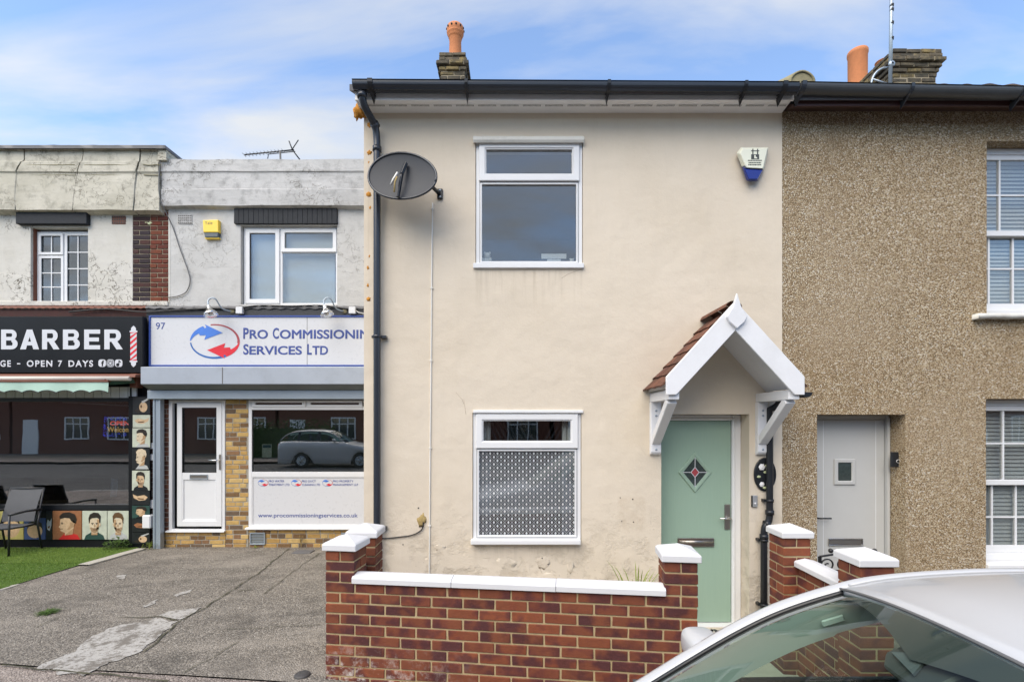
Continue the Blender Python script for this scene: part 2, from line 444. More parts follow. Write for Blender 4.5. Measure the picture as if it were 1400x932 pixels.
glass('car_glass', (.70, .83, .77), refl=.9)
glass('dark_glass', (.66, .69, .70), refl=7.0, wave=.03)

# patterned privacy film: white lattice with a small motif in every diamond
g = G('film_glass'); x, y, z = g.sepx(); P = .0712
def fr_(e): return g.math('FRACT', e)
u = g.math('DIVIDE', g.math('ADD', x, z), P); v = g.math('DIVIDE', g.math('SUBTRACT', x, z), P)
du = g.math('ABSOLUTE', g.math('SUBTRACT', fr_(u), .5)); dv = g.math('ABSOLUTE', g.math('SUBTRACT', fr_(v), .5))
line = g.math('GREATER_THAN', g.math('MAXIMUM', du, dv), .462)
cxm = g.math('ABSOLUTE', g.math('SUBTRACT', fr_(u), fr_(v))); czm = g.math('ABSOLUTE', g.math('SUBTRACT', g.math('ADD', fr_(u), fr_(v)), 1))
mot = g.math('LESS_THAN', g.math('ADD', g.math('MULTIPLY', cxm, .85), g.math('MULTIPLY', czm, 1.2)), .41)
mask = g.math('MULTIPLY', g.math('MAXIMUM', g.math('MULTIPLY', line, .8), mot), .56)
t = g.n('ShaderNodeBsdfTransparent'); g.set(t.inputs[0], (.42, .50, .58)); gl = g.n('ShaderNodeBsdfGlossy'); gl.inputs['Roughness'].default_value = .02
fro = g.n('ShaderNodeBsdfDiffuse'); g.set(fro.inputs[0], (.60, .68, .74))
base = g.mixsh(schlick(g, 4.5), g.mixsh(.05, t.outputs[0], fro.outputs[0]), gl.outputs[0])
di = g.n('ShaderNodeBsdfDiffuse'); g.set(di.inputs[0], (.82, .85, .86))
g.end(g.mixsh(mask, base, di.outputs[0]))

# painted cream render
HX0_ = -1.445
g = G('cream_render'); x, y, z = g.sepx()
c = g.mix(g.ramp(g.noise(1.3, 6, .6), [(.3, 0), (.7, 1)]), (.635, .555, .440), (.69, .61, .495))
c = g.mix(g.math('MULTIPLY', g.noise(14, 6, .7), .30), c, (.57, .495, .39))
c = g.mix(g.math('MULTIPLY', g.ramp(g.noise(1, 6, .65, vec=g.mapping((1.5, 1.5, 6))), [(.5, 0), (.75, 1)]), .22), c, (.52, .45, .345))
run = g.noise(1, 6, .65, vec=g.mapping((7, 7, .7)))
c = g.mix(g.math('MULTIPLY', g.ramp(run, [(.52, 0), (.75, 1)]), .10), c, (.42, .36, .27))
low = g.math('MULTIPLY', g.ramp(z, [(.0, 0), (.1, 0)]), 1)
dampm = g.math('MULTIPLY', g.math('SUBTRACT', 1.25, z, clamp=True), g.ramp(g.noise(4.5, 8, .72), [(.48, 0), (.62, 1)]))
c = g.mix(g.math('MULTIPLY', dampm, .55), c, (.42, .355, .26))
spk = g.math('MULTIPLY', g.math('GREATER_THAN', g.noise(38, 3, .6), .66), g.math('MULTIPLY', g.math('SUBTRACT', 1.25, z, clamp=True), g.ramp(g.noise(2.2, 4), [(.5, 0), (.6, 1)])))
c = g.mix(g.math('MULTIPLY', spk, .8), c, (.14, .10, .06))
vec = g.mix(.06, g.pos, g.noise(3, 5, .6, col=True), 'ADD')
crk = g.math('LESS_THAN', g.voro(.62, 'DISTANCE_TO_EDGE', vec=vec), .0022)
crk = g.math('MULTIPLY', crk, 0.0)
c = g.mix(g.math('MULTIPLY', crk, .55), c, (.22, .18, .13))
def rect(x0, x1, z0, z1, soft=.02):
    e = lambda v, lo, hi: g.math('MULTIPLY', g.math('DIVIDE', g.math('SUBTRACT', v, lo), soft, clamp=True), g.math('DIVIDE', g.math('SUBTRACT', hi, v), soft, clamp=True))
    return g.math('MULTIPLY', e(x, x0, x1), e(z, z0, z1))
runs = g.ramp(g.noise(1, 7, .7, vec=g.mapping((26, 26, 1.3))), [(.46, 0), (.66, 1)])
for (a_, b_, t_, l_) in ((hx(649), hx(797), hz(368), .42), (hx(644), hx(795), hz(745), .22), (HX0_, hx(520), hz(170), 2.6)):
    fade = g.math('DIVIDE', g.math('SUBTRACT', z, t_-l_), l_, clamp=True)
    c = g.mix(g.math('MULTIPLY', g.math('MULTIPLY', g.math('MULTIPLY', rect(a_, b_, t_-l_, t_), fade), runs), .38), c, (.33, .27, .19))
c = g.mix(g.math('MULTIPLY', g.math('MULTIPLY', rect(hx(843), hx(884), hz(728), hz(676), .03), g.ramp(g.noise(16, 6, .7), [(.35, 0), (.65, 1)])), .40), c, (.45, .355, .245))
patchy = g.ramp(g.voro(1.1, 'SMOOTH_F1', vec=g.mix(.12, g.pos, g.noise(2, 4, col=True), 'ADD')), [(.25, 0), (.5, 1)])
c = g.mix(g.math('MULTIPLY', patchy, .13), c, (.75, .685, .585))
hgt = g.math('ADD', g.math('MULTIPLY', g.noise(170, 3, .7), .25), g.math('MULTIPLY', g.noise(6, 5, .55), 1.0))
hgt = g.math('ADD', hgt, g.math('MULTIPLY', dampm, -1.2)); hgt = g.math('SUBTRACT', hgt, g.math('MULTIPLY', crk, .5))
hgt = g.math('ADD', hgt, g.math('MULTIPLY', g.noise(1.8, 3, .5), 2.2))
g.end(g.bsdf(c, .8, 0, .3, g.bump(hgt, .55, .013)))

# pebbledash
g = G('pebbledash')
v1 = g.voro(102, out='Color'); dd = g.voro(102); sp = g.n('ShaderNodeSeparateColor'); g.set(sp.inputs[0], v1)
c = g.ramp(sp.outputs[0], [(0, (.20, .135, .07)), (.15, (.31, .22, .12)), (.38, (.43, .325, .195)), (.62, (.52, .41, .26)), (.82, (.60, .50, .35)), (.95, (.74, .67, .54)), (1, (.82, .78, .69))])
c = g.mix(g.math('MULTIPLY', g.ramp(dd, [(.45, 0), (.75, 1)]), .75), c, (.11, .07, .035))
c = g.mix(g.math('MULTIPLY', g.ramp(g.noise(1.1, 5, .6), [(.42, 0), (.7, 1)]), .30), c, (.25, .16, .07))
stain = g.noise(1, 7, .7, vec=g.mapping((2.2, 2.2, .5)))
c = g.mix(g.math('MULTIPLY', g.ramp(stain, [(.52, 0), (.72, 1)]), .30), c, (.20, .14, .075))
c = g.mix(g.math('MULTIPLY', g.ramp(g.noise(.55, 4, .6), [(.5, 0), (.68, 1)]), .22), c, (.62, .53, .40))
h = g.math('ADD', g.math('SUBTRACT', 1, dd), g.math('MULTIPLY', sp.outputs[1], .6))
h = g.math('ADD', h, g.math('MULTIPLY', g.noise(5, 4, .6), 1.2))
g.end(g.bsdf(c, .8, 0, .3, g.bump(h, .8, .011)))

# worn shop render: grey over 97, cream and peeling over the barber
def shop_render(name, a, b, dirt, peel, big=1.0):
    g = G(name)
    c = g.mix(g.ramp(g.noise(1.7*big, 7, .65), [(.32, 0), (.68, 1)]), a, b)
    c = g.mix(g.math('MULTIPLY', g.ramp(g.noise(5, 9, .72), [(.5, 0), (.68, 1)]), dirt), c, tuple(q*.5 for q in a))
    streak = g.noise(1, 7, .7, vec=g.mapping((1.2, 1.2, 9)))
    c = g.mix(g.math('MULTIPLY', g.ramp(streak, [(.5, 0), (.72, 1)]), dirt*.7), c, tuple(q*.62 for q in a))
    ns = g.noise(5.5, 5, .6, .6); edge = g.math('LESS_THAN', g.math('ABSOLUTE', g.math('SUBTRACT', ns, .5)), .010)
    where = g.ramp(g.noise(1.25, 3), [(.5, 0), (.56, 1)])
    pe = g.math('MULTIPLY', g.math('MULTIPLY', edge, where), peel)
    c = g.mix(pe, c, (.10, .085, .06))
    flake = g.math('MULTIPLY', g.math('GREATER_THAN', ns, .5), g.math('MULTIPLY', where, peel))
    h = g.math('ADD', g.math('MULTIPLY', g.noise(30, 6, .7), .6), g.math('MULTIPLY', flake, .8))
    h = g.math('ADD', h, g.math('MULTIPLY', streak, .5))
    return g.end(g.bsdf(c, .85, 0, .3, g.bump(h, .6, .014)))
shop_render('shop_grey_render', (.50, .495, .475), (.58, .575, .555), .28, .4)
shop_render('shop_cream_render', (.56, .54, .48), (.64, .62, .57), .22, .9)
shop_render('parapet_cream', (.47, .445, .36), (.60, .57, .485), .70, .6)
shop_render('parapet_grey', (.46, .455, .44), (.58, .57, .555), .70, .6)

# brick skins: colour by brick, mottled inside each
def brickmat(name, cols, mott=.35, soot=0.0, bscale=90, white=0.0, rough=.8, flash=None):
    g = G(name); r = g.rand(); n_ = len(cols)
    c = g.ramp(r, [(i/n_, q) for i, q in enumerate(cols)], 'CONSTANT')
    if flash:
        off = g.n('ShaderNodeVectorMath', operation='ADD'); g.t.links.new(g.pos, off.inputs[0]); cm_ = g.n('ShaderNodeCombineXYZ'); g.set(cm_.inputs[0], g.math('MULTIPLY', r, 37)); g.set(cm_.inputs[2], g.math('MULTIPLY', r, 91)); g.t.links.new(cm_.outputs[0], off.inputs[1])
        fl = g.noise(7, 3, .5, vec=off.outputs[0]); c = g.mix(g.ramp(fl, [(.40, 0), (.60, .85)]), c, flash[0]); c = g.mix(g.ramp(fl, [(.36, .8), (.50, 0)]), c, flash[1])
    c = g.mix(g.math('MULTIPLY', g.noise(24, 5, .7), mott), c, tuple(q*.35 for q in cols[0]))
    c = g.mix(g.math('MULTIPLY', g.ramp(g.noise(70, 3, .6), [(.55, 0), (.7, 1)]), .35), c, tuple(min(1, q*1.6) for q in cols[-1]))
    if soot: c = g.mix(g.math('MULTIPLY', g.ramp(g.noise(11, 6, .7), [(.40, 0), (.62, 1)]), soot), c, (.035, .033, .028))
    if white:
        x, y, z = g.sepx(); lowm = g.ramp(g.math('MULTIPLY', g.math('SUBTRACT', .34, z), 4, clamp=True), [(0, 0), (1, 1)])
        leftm = g.math('MULTIPLY', g.math('SUBTRACT', -.2, x), 1.1, clamp=True)
        sp_ = g.ramp(g.noise(13, 8, .75), [(.50, 0), (.63, 1)])
        c = g.mix(g.math('MULTIPLY', g.math('MULTIPLY', g.math('MULTIPLY', lowm, leftm), sp_), white), c, (.62, .58, .54))
    h = g.math('ADD', g.noise(bscale, 4, .7), g.math('MULTIPLY', g.noise(bscale/5, 3), .8))
    return g.end(g.bsdf(c, rough, 0, .3, g.bump(h, .55, .006)))
brickmat('red_multi_brick', [(.085, .026, .024), (.155, .040, .028), (.115, .030, .027), (.24, .062, .03), (.13, .034, .03), (.31, .085, .036), (.17, .045, .03), (.10, .03, .03)], .45, white=.8, flash=((.235, .075, .034), (.085, .031, .032)))
brickmat('yellow_stock_brick', [(.20, .115, .05), (.50, .31, .10), (.60, .40, .14), (.15, .105, .07), (.55, .34, .11), (.64, .45, .18), (.58, .37, .13), (.27, .15, .075)], .24, .22)
brickmat('brown_brick', [(.11, .05, .035), (.16, .065, .04), (.20, .085, .05), (.13, .06, .045)], .4, .2)
brickmat('orange_red_brick', [(.13, .030, .018), (.18, .042, .022), (.21, .058, .027), (.15, .038, .022)], .45, .3)
brickmat('blackened_brick', [(.035, .022, .028), (.06, .03, .032), (.09, .035, .03), (.045, .03, .04)], .4, .4)
brickmat('sooty_stock_brick', [(.13, .105, .07), (.20, .16, .09), (.10, .085, .06), (.28, .21, .09), (.16, .13, .085)], .45, .75, 60)
brickmat('roof_clay_tile', [(.13, .055, .035), (.19, .08, .05), (.15, .06, .045), (.22, .095, .06)], .45, .45)
brickmat('roof_dark_tile', [(.075, .06, .055), (.10, .075, .065), (.085, .065, .06), (.12, .09, .075)], .35, .4)
brickmat('opposite_brick', [(.17, .075, .05), (.19, .085, .055)], .3)
def mortarm(name, a, b):
    g = G(name); c = g.mix(g.noise(30, 6, .7), a, b); g.end(g.bsdf(c, .95, 0, .2, g.bump(g.noise(160, 4, .7), .7, .005)))
mortarm('buff_mortar', (.34, .26, .14), (.52, .41, .245)); mortarm('grey_mortar', (.26, .24, .20), (.40, .37, .31)); mortarm('dark_mortar', (.20, .17, .12), (.42, .36, .26))

# tarmac
def tarmac(name, a, b, worn):
    g = G(name); vcol = g.voro(85, out='Color'); sp = g.n('ShaderNodeSeparateColor'); g.set(sp.inputs[0], vcol)
    c = g.mix(g.ramp(g.noise(.9, 8, .65), [(.3, 0), (.7, 1)]), a, b)
    c = g.mix(.72, c, g.ramp(sp.outputs[0], [(0, tuple(q*.45 for q in a)), (.6, b), (.9, tuple(q*1.5 for q in b)), (1, (.42, .39, .34))]))
    patch = g.ramp(g.noise(1.5, 8, .7, .4, vec=g.mapping((.55, 1.5, 1), rot=(0, 0, .55))), [(.50, 0), (.66, 1)])
    c = g.mix(g.math('MULTIPLY', patch, worn), c, tuple(min(1, q*1.55) for q in b))
    dk = g.ramp(g.noise(1.1, 7, .7, vec=g.mapping((1, 1, 1), loc=(5, 2, 0))), [(.52, 0), (.66, 1)])
    c = g.mix(g.math('MULTIPLY', dk, .6), c, tuple(q*.45 for q in a))
    wh = g.math('GREATER_THAN', g.noise(9, 5, .7), .765); c = g.mix(g.math('MULTIPLY', wh, .75), c, (.55, .53, .49))
    h = g.math('ADD', g.math('SUBTRACT', 1, g.voro(85)), g.math('MULTIPLY', g.noise(2.5, 6), 1.5))
    return g.end(g.bsdf(c, .88, 0, .3, g.bump(h, .8, .010)))
tarmac('forecourt_tarmac', (.135, .122, .104), (.20, .180, .153), .6)
tarmac('pavement_tarmac', (.17, .14, .125), (.24, .205, .18), .5)
tarmac('road_tarmac', (.055, .055, .057), (.085, .085, .085), .2)
g = G('worn_white_paint'); x, y, z = g.sepx()
c = g.mix(g.noise(35, 5, .7), (.28, .27, .25), (.46, .445, .415))
hol = g.math('MAXIMUM', g.ramp(g.noise(26, 7, .75), [(.40, 1), (.48, 0)]), g.ramp(g.noise(5, 9, .75), [(.43, 1), (.50, 0)])); c = g.mix(hol, c, (.165, .15, .13))
g.end(g.bsdf(c, .85, 0, .3, g.bump(g.noise(85, 4), .6, .008)))
g = G('crack_dirt'); c = g.mix(g.noise(8, 5, .7), (.035, .032, .025), (.085, .085, .04)); g.end(g.bsdf(c, .95))
g = G('turf_base'); c = g.mix(g.noise(60, 5, .7), (.06, .12, .02), (.15, .24, .045)); g.end(g.bsdf(c, .95, nrm=g.bump(g.noise(140, 3, .7), 1, .02)))
g = G('earth'); c = g.mix(g.noise(3, 6), (.10, .09, .07), (.17, .15, .12)); g.end(g.bsdf(c, .95))
# green composite door with a pressed grain
g = G('sage_door'); gr = g.noise(1, 6, .7, 1.5, vec=g.mapping((34, 34, 2.2)))
c = g.mix(gr, (.275, .395, .31), (.32, .445, .35)); g.end(g.bsdf(c, .42, 0, .45, g.bump(gr, .22, .006)))
g = G('letterbox_slot'); g.end(g.bsdf((.05, .045, .04), .4, .6))
g = G('diamond_glass'); c = g.mix(g.noise(40, 3), (.02, .03, .03), (.06, .08, .075)); g.end(g.bsdf(c, .06, 0, .8))

# ------------------------------------------------------------------ ground
def yb(x): return 3.40 - .12 * (x + 1.34)              # back of the public footway, in line with the garden wall
def gz(x, y):                                          # gently falling ground
    z = .065 - .033 * max(0, min(y, 8.2) - 3.4)
    if x > -1.2: z -= .05 * (min(x, 5) + 1.2)
    return z
def gpt(px, py, dz=0.0):                               # a photo pixel on the ground
    z = 0.0
    for _ in range(20):
        Y = (EYE - z) * F / (py - CY); X = (px - CX) * Y / F; z = gz(X, Y) + dz
    return Vector((X, Y, z))
mb = MB(); mb.box(-300, 300, -300, 300, -1.2, -.9)
structure(mb.build('ground', M['earth']))
def sheet(name, mat, x0, x1, nx, ya, yb_, ny, zf, dz=0):
    mb = MB()
    def fn(u, v):
        x = x0 + (x1-x0)*u; a = ya(x); b = yb_(x); y = a + (b-a)*v
        return (x, y, zf(x, y) + dz)
    mb.grid(fn, nx, ny, smooth=True); return structure(mb.build(name, mat, recalc=False))
def gz_fore(x, y): return gz(x, y) + .012*mnoise.noise((x*.7, y*.7, 0)) + (.004*mnoise.noise((x*4, y*4, 3)) if y > 3.3 else 0)
sheet('forecourt', M['forecourt_tarmac'], -24, 9, 150, yb, lambda x: 12, 60, gz_fore)
KY = 2.25
sheet('footway', M['pavement_tarmac'], -24, 24, 120, lambda x: KY + .15 - .12*(x if x > -6 else -6) * 0, lambda x: yb(x) - .012, 16, lambda x, y: gz_fore(x, y) - .004)
def zroad(x, y): return gz(x, 3.4) - .13
sheet('road', M['road_tarmac'], -60, 60, 60, lambda x: -7.6, lambda x: KY, 8, zroad)
kp = []
for i in range(27):                                    # kerb stones
    x = -12 + i*.915
    mb = MB(); z0 = gz(x+.45, 3.4)
    mb.box(x, x+.905, KY, KY+.15, z0-.3, z0+.002); kp.append((mb, x))
kb = structure(thing('kerb', None, None, (0, KY, -.2)))
for mb, x in kp: mb.build('kerb_stone', M['kerb_stone'], kb, bevel=.008)
sheet('far_footway', M['pavement_tarmac'], -60, 60, 30, lambda x: -9.6, lambda x: -7.6, 3, lambda x, y: gz(x, 3.4) - .02)
sheet('far_gardens', M['earth'], -60, 60, 30, lambda x: -40, lambda x: -9.6, 3, lambda x, y: gz(x, 3.4) - .02)
# yard inside the garden wall
def yard(u, v):
    x = -1.30+u*3.6; y0 = 3.52-.12*(x+1.34); y = y0+(4.72-y0)*v; return (x, y, gz(x, y)+.02)
mb = MB(); mb.grid(yard, 12, 6); structure(mb.build('yard_paving', M['concrete'], recalc=False))

# worn white paint on the forecourt: an old marking, cracked in two
def ground_patch(name, pts, mat, dz, rough=.035, sub=10):
    P = [gpt(*p) for p in pts]; out = []
    for a, b in zip(P, P[1:] + P[:1]):
        for k in range(sub):
            q = a.lerp(b, k/sub); nn = mnoise.noise_vector(q*7); q2 = mnoise.noise_vector(q*23)
            q = q + Vector((nn.x + .5*q2.x, nn.y + .5*q2.y, 0))*rough; out.append(q)
    c = sum(out, Vector())/len(out)
    bm = bmesh.new(); vs = [bm.verts.new((q.x, q.y, gz_fore(q.x, q.y)+dz)) for q in out]
    f = bm.faces.new(vs); bmesh.ops.triangulate(bm, faces=[f])
    bmesh.ops.subdivide_edges(bm, edges=list(bm.edges), cuts=2, use_grid_fill=True)
    for v in bm.verts: v.co.z = gz_fore(v.co.x, v.co.y)+dz
    bmesh.ops.recalc_face_normals(bm, faces=bm.faces)
    if sum(f.normal.z for f in bm.faces) < 0: bmesh.ops.reverse_faces(bm, faces=list(bm.faces))
    me = bpy.data.meshes.new(name); bm.to_mesh(me); bm.free(); me.materials.append(mat)
    o = bpy.data.objects.new(name, me); COL.objects.link(o); return put(o, Matrix())
def zp(x, y): return (x*.3286, 720 + y*.3286)
structure(ground_patch('paint_marking', [zp(*p) for p in [(170,590),(235,548),(300,520),(370,470),(440,428),(560,392),(650,378),(742,392),(690,440),(600,505),(480,562),(350,612),(240,598)]], M['worn_white_paint'], .006, .06))
structure(ground_patch('paint_marking', [zp(*p) for p in [(660,368),(700,352),(760,345),(838,334),(800,366),(752,386)]], M['worn_white_paint'], .006, .02))
for pts in ([(590,332),(650,305),(640,318),(600,336)], [(720,285),(800,258),(790,270),(730,292)], [(488,205),(530,202),(515,222),(495,220)]):
    structure(ground_patch('paint_marking', [zp(*p) for p in pts], M['worn_white_paint'], .006, .035, 6))
def crack(pts, wdt):
    P = [gpt(*zp(*p)) for p in pts]; Q = []
    for a, b in zip(P, P[1:]):
        n_ = max(2, int((b-a).length/.06))
        for k in range(n_): Q.append(a.lerp(b, k/n_))
    Q.append(P[-1]); mb = MB(); vs = []
    for i, q in enumerate(Q):
        d = (Q[min(i+1, len(Q)-1)] - Q[max(i-1, 0)]); d.z = 0; d.normalize(); s_ = Vector((-d.y, d.x, 0))
        q = q + s_*.03*mnoise.noise(q*6); ww = wdt*(.35 + .9*abs(mnoise.noise(q*9)))
        for e in (-1, 1):
            r = q + s_*e*ww; vs.append((r.x, r.y, gz_fore(r.x, r.y)+.009))
    mb.add(vs, [(2*i, 2*i+1, 2*i+3, 2*i+2) for i in range(len(Q)-1)])
    return structure(mb.build('tarmac_crack', M['crack_dirt']))
crack([(0,580),(130,590),(250,602),(420,612),(560,632),(700,646)], .013)
crack([(480,378),(600,376),(660,372),(742,390)], .010)
crack([(600,520),(690,445),(745,395),(840,345),(980,255),(1080,190),(1200,90)], .012)
crack([(150,420),(240,380)], .008)
crack([(760,610),(860,560),(1000,480)], .006)
crack([(940,430),(1130,425),(1330,410)], .006)
crack([(985,270),(1050,262)], .016)
crack([(1100,280),(1210,195),(1330,110)], .007)
# drain covers and lid lying in the tarmac
a = gpt(*zp(1262,104)); mb = MB(); mb.box(a.x-.14, a.x+.14, a.y-.09, a.y+.09, a.z-.05, a.z+.012)
tag(mb.build('drain_cover', M['lead_flashing'], bevel=.004), 'small grey drain cover in the tarmac below the shop window', 'drain cover')
a = gpt(*zp(1258,618)); mb = MB(); mb.lathe([(0,.016),(.050,.016),(.056,.010),(.056,-.03)], a, 18)
tag(mb.build('stop_valve_lid', M['car_frit']), 'small round dark lid in the tarmac near the brick pier', 'lid')

# artificial turf in front of the barber, two mats, with a strip of concrete edging
TX = -5.87
def turf(name, x0, x1, y0, y1, mat, bl, n_, seed, lab, dz):
    t = MB(); t.grid(lambda u, v: (x0+(x1-x0)*u, y0+(y1-y0)*v, gz_fore(x0+(x1-x0)*u, y0+(y1-y0)*v)+dz), 24, 16)
    o = t.build(name, M['turf_base'], recalc=False); tag(o, lab, 'turf', kind='stuff')
    r = random.Random(seed); vs = []; fs = []
    for _ in range(n_):
        x = r.uniform(max(x0, -9.6), x1); y = r.uniform(y0, y1); z = gz_fore(x, y)+dz-.003; a_ = r.uniform(0, 6.28); h = r.uniform(.010, .026)
        lean = Vector((r.uniform(-1, 1), r.uniform(-1, 1), 0))*.010; dx, dy = math.cos(a_)*.0035, math.sin(a_)*.0035; b = len(vs)
        vs += [(x-dx, y-dy, z), (x+dx, y+dy, z), (x+lean.x, y+lean.y, z+h)]; fs.append((b, b+1, b+2))
    q = MB(); q.add(vs, fs); p = q.build('blades', M[bl], o, recalc=False); p['kind'] = 'stuff'
    return o
turf('artificial_turf', -11.5, TX, 6.62, 7.60, 'turf_base', 'turf_blade', 42000, 3, 'bright green artificial turf under the chair at the barber window', .014)
turf('artificial_turf', -11.5, TX+.01, 4.6, 6.66, 'turf_base', 'turf_blade_dark', 60000, 4, 'darker mat of artificial turf nearer the road at the left edge', .009)
mb = MB(); mb.grid(lambda u, v: (TX+.004+.15*u, 6.52+1.02*v, gz_fore(TX+.15*u, 6.52+v)+.02+.006*mnoise.noise((u*9, v*14, 1))), 3, 14)
mb.grid(lambda u, v: (TX+.152, 6.52+1.02*u, gz_fore(TX+.15, 6.52+u)+.02-.05*v), 14, 1)
tag(mb.build('concrete_edging', M['concrete']), 'pale concrete edging strip beside the artificial turf', 'edging')
mb = MB(); mb.grid(lambda u, v: (TX-.01+.06*u, 5.3+.42*v, gz_fore(TX, 5.3+v)+.016+.004*mnoise.noise((u*9, v*14, 5))), 2, 8)
mb.grid(lambda u, v: (TX+.05, 5.3+.42*u, gz_fore(TX, 5.3+u)+.016-.05*v), 8, 1)
tag(mb.build('concrete_edging', M['concrete']), 'short broken piece of pale edging at the near edge of the turf', 'edging')

# loose grit and chips on the tarmac: nobody could count it
rg = random.Random(21); mb = MB()
for k in range(420):
    if k % 3: x_ = rg.uniform(-5.6, -1.5); y_ = rg.uniform(3.6, 7.6)
    else: x_ = rg.uniform(-5.6, -2.2); y_ = 7.62-abs(rg.gauss(0, .10))
    s_ = rg.choice((.004, .005, .006, .008, .011)); z_ = gz_fore(x_, y_); a_ = rg.uniform(0, 6.28)
    ca, sa = math.cos(a_)*s_, math.sin(a_)*s_
    mb.add([(x_-ca, y_-sa, z_-.002), (x_+sa, y_-ca, z_-.002), (x_+ca, y_+sa, z_-.002), (x_-sa, y_+ca, z_-.002), (x_, y_, z_+s_*.7)], [(0,1,4),(1,2,4),(2,3,4),(3,0,4)])
tag(mb.build('grit', M['grit_stone']), 'loose grit and small stones scattered on the tarmac forecourt', 'grit', kind='stuff')

# ------------------------------------------------------------------ the cream house
HX0, HX1 = -1.445, 2.636
EZ = hz(157)                                            # top of wall under the soffit
house = thing('terraced_house', 'two-storey cream rendered end-of-terrace house with sage green front door', 'house', ((HX0+HX1)/2, FY, -.1))
W_UP = (hx(650), hx(797), hz(366), hz(193)); W_LO = (hx(646), hx(795), hz(741), hz(564)); DR = (hx(904), hx(1024.5), -.14, hz(566))
mb = MB(); wall_holes(mb, HX0, HX1, -.6, EZ+.02, FY, .24, [W_UP, W_LO, DR])
mb.build('wall', M['cream_render'], house, recalc=False)
mb = MB(); mb.box(HX0, HX0+.02, FY+.241, 12.3, -.6, EZ-.01); mb.box(HX0+.021, HX1, 12.1, 12.3, -.6, EZ)
mb.build('side_wall', M['cream_render'], house)
def roof_slope(parent, x0, x1, mat, name='roof', dz=.13):
    y0, z0, y1, z1 = FY-.24, EZ+dz, 8.45, EZ+dz+3.98*math.tan(R(25))
    mb = MB(); mb.prismx([(y0,z0),(y1,z1),(12.5,z0),(12.5,z0-.08),(y1,z1-.1),(y0,z0-.06)], x0, x1)
    return mb.build(name, mat, parent)
roof = roof_slope(house, HX0-.06, HX1, M['slate_roof'])
# fascia and soffit with its vent grilles
fy = FY-.21
fb, ft = hz(137, fy), hz(121, fy)
mb = MB(); mb.box(HX0-.02, hx(1086, fy), fy, fy+.018, fb, ft+.035); mb.box(HX0-.02, HX0, fy+.019, FY+.3, fb+.01, ft+.035)
mb.build('fascia', M['soffit_white'], house, bevel=.003)
mb = MB(); mb.add([(HX0, fy+.02, fb+.012), (hx(1084, fy), fy+.02, fb+.012), (HX1-.004, FY, EZ+.016), (HX0, FY, EZ+.016)], [(0,1,2,3)])
mb.add([(HX0, fy+.02, fb+.03), (hx(1084, fy), fy+.02, fb+.03), (HX1-.004, FY, EZ+.03), (HX0, FY, EZ+.03)], [(3,2,1,0)])
sof = mb.build('soffit', M['soffit_white'], house)
def sof_pt(x, t, dz=-.0025): return (x, fy+.02 + (FY-fy-.02)*t, fb+.012 + (EZ+.016-fb-.012)*t + dz)
nslot = 19
for i in range(nslot):
    a = HX0 + .06 + i*(4.03/nslot); b = a + 4.03/nslot - .03
    m2 = MB(); m2.add([sof_pt(a,.30), sof_pt(b,.30), sof_pt(b,.46), sof_pt(a,.46)], [(0,1,2,3)])
    m2.mat(1)
    k = a + .006
    while k < b - .008:
        m2.add([sof_pt(k,.315,-.004), sof_pt(k+.005,.315,-.004), sof_pt(k+.005,.445,-.004), sof_pt(k,.445,-.004)], [(0,1,2,3)]); k += .0115
    m2.build('vent_grille', [M['soffit_white'], M['car_frit']], sof)
# gutter: half round pressed with ribs, falling slightly to the right as in the photograph
def gutter(parent, xa, xb, za, zb, y, r, mat, clips, cw=.03, clipmat=None, lean=0.0, ribs=True):
    prof = []
    for k in range(15):
        t = math.pi*(k/14); rr = r*(1 + (.05*math.cos(k*2.6) if ribs and 1 < k < 13 else 0)); prof.append((-math.cos(t)*rr, -math.sin(t)*rr*1.02))
    prof = [(-r-.006, .008), (-r+.004, .008)] + prof[:] + [(r-.004, .008), (r+.006, .008)]
    mb = MB(); n_ = len(prof); ins = [(p*.9, q*.9+.002) for p, q in prof]
    loop = prof + ins[::-1]; m_ = len(loop)
    vs = [(xa, y+p, za+q) for p, q in loop] + [(xb, y+p, zb+q) for p, q in loop]
    mb.add(vs, [(i, (i+1) % m_, m_+(i+1) % m_, m_+i) for i in range(m_)]); mb.add(vs[:m_], [list(range(m_))]); mb.add(vs[m_:], [list(range(m_))])
    go = mb.build('gutter', mat, parent)
    for x, wd in clips:
        t = (x-xa)/(xb-xa); z = za+(zb-za)*t; m2 = MB(); pts = []
        for k in range(13):
            tt = math.pi*(k/12); pts.append((y-math.cos(tt)*(r+.010), z-math.sin(tt)*(r+.010)))
        pts = [(y-r-.012, z+.012)] + pts + [(y+r+.01, z+.012)]
        m2.prismx(pts, x, x+wd)
        if wd < .05:
            m2.add([(x+.002,y-.02,z-r-.005),(x+wd-.002,y-.02,z-r-.005),(x+wd/2,y+r+.012,z-r-.075),(x+.002,y+r+.012,z-r),(x+wd-.002,y+r+.012,z-r)],[(0,1,2),(0,2,3),(1,4,2),(0,3,4,1)])
        m2.build('gutter_clip', clipmat or mat, go)
    return go
gy = FY-.275; gr_ = .062
gl, grr = hz(121, gy), hz(125, gy)
g1 = gutter(house, hx(484, gy), hx(1088, gy), hz(116, gy), hz(119.5, gy), gy, gr_, M['grey_gutter'], [(hx(505, gy), .045), (hx(636, gy), .028), (hx(829, gy), .028), (hx(1014, gy), .028), (hx(1066, gy), .04)], clipmat=M['black_plastic'])
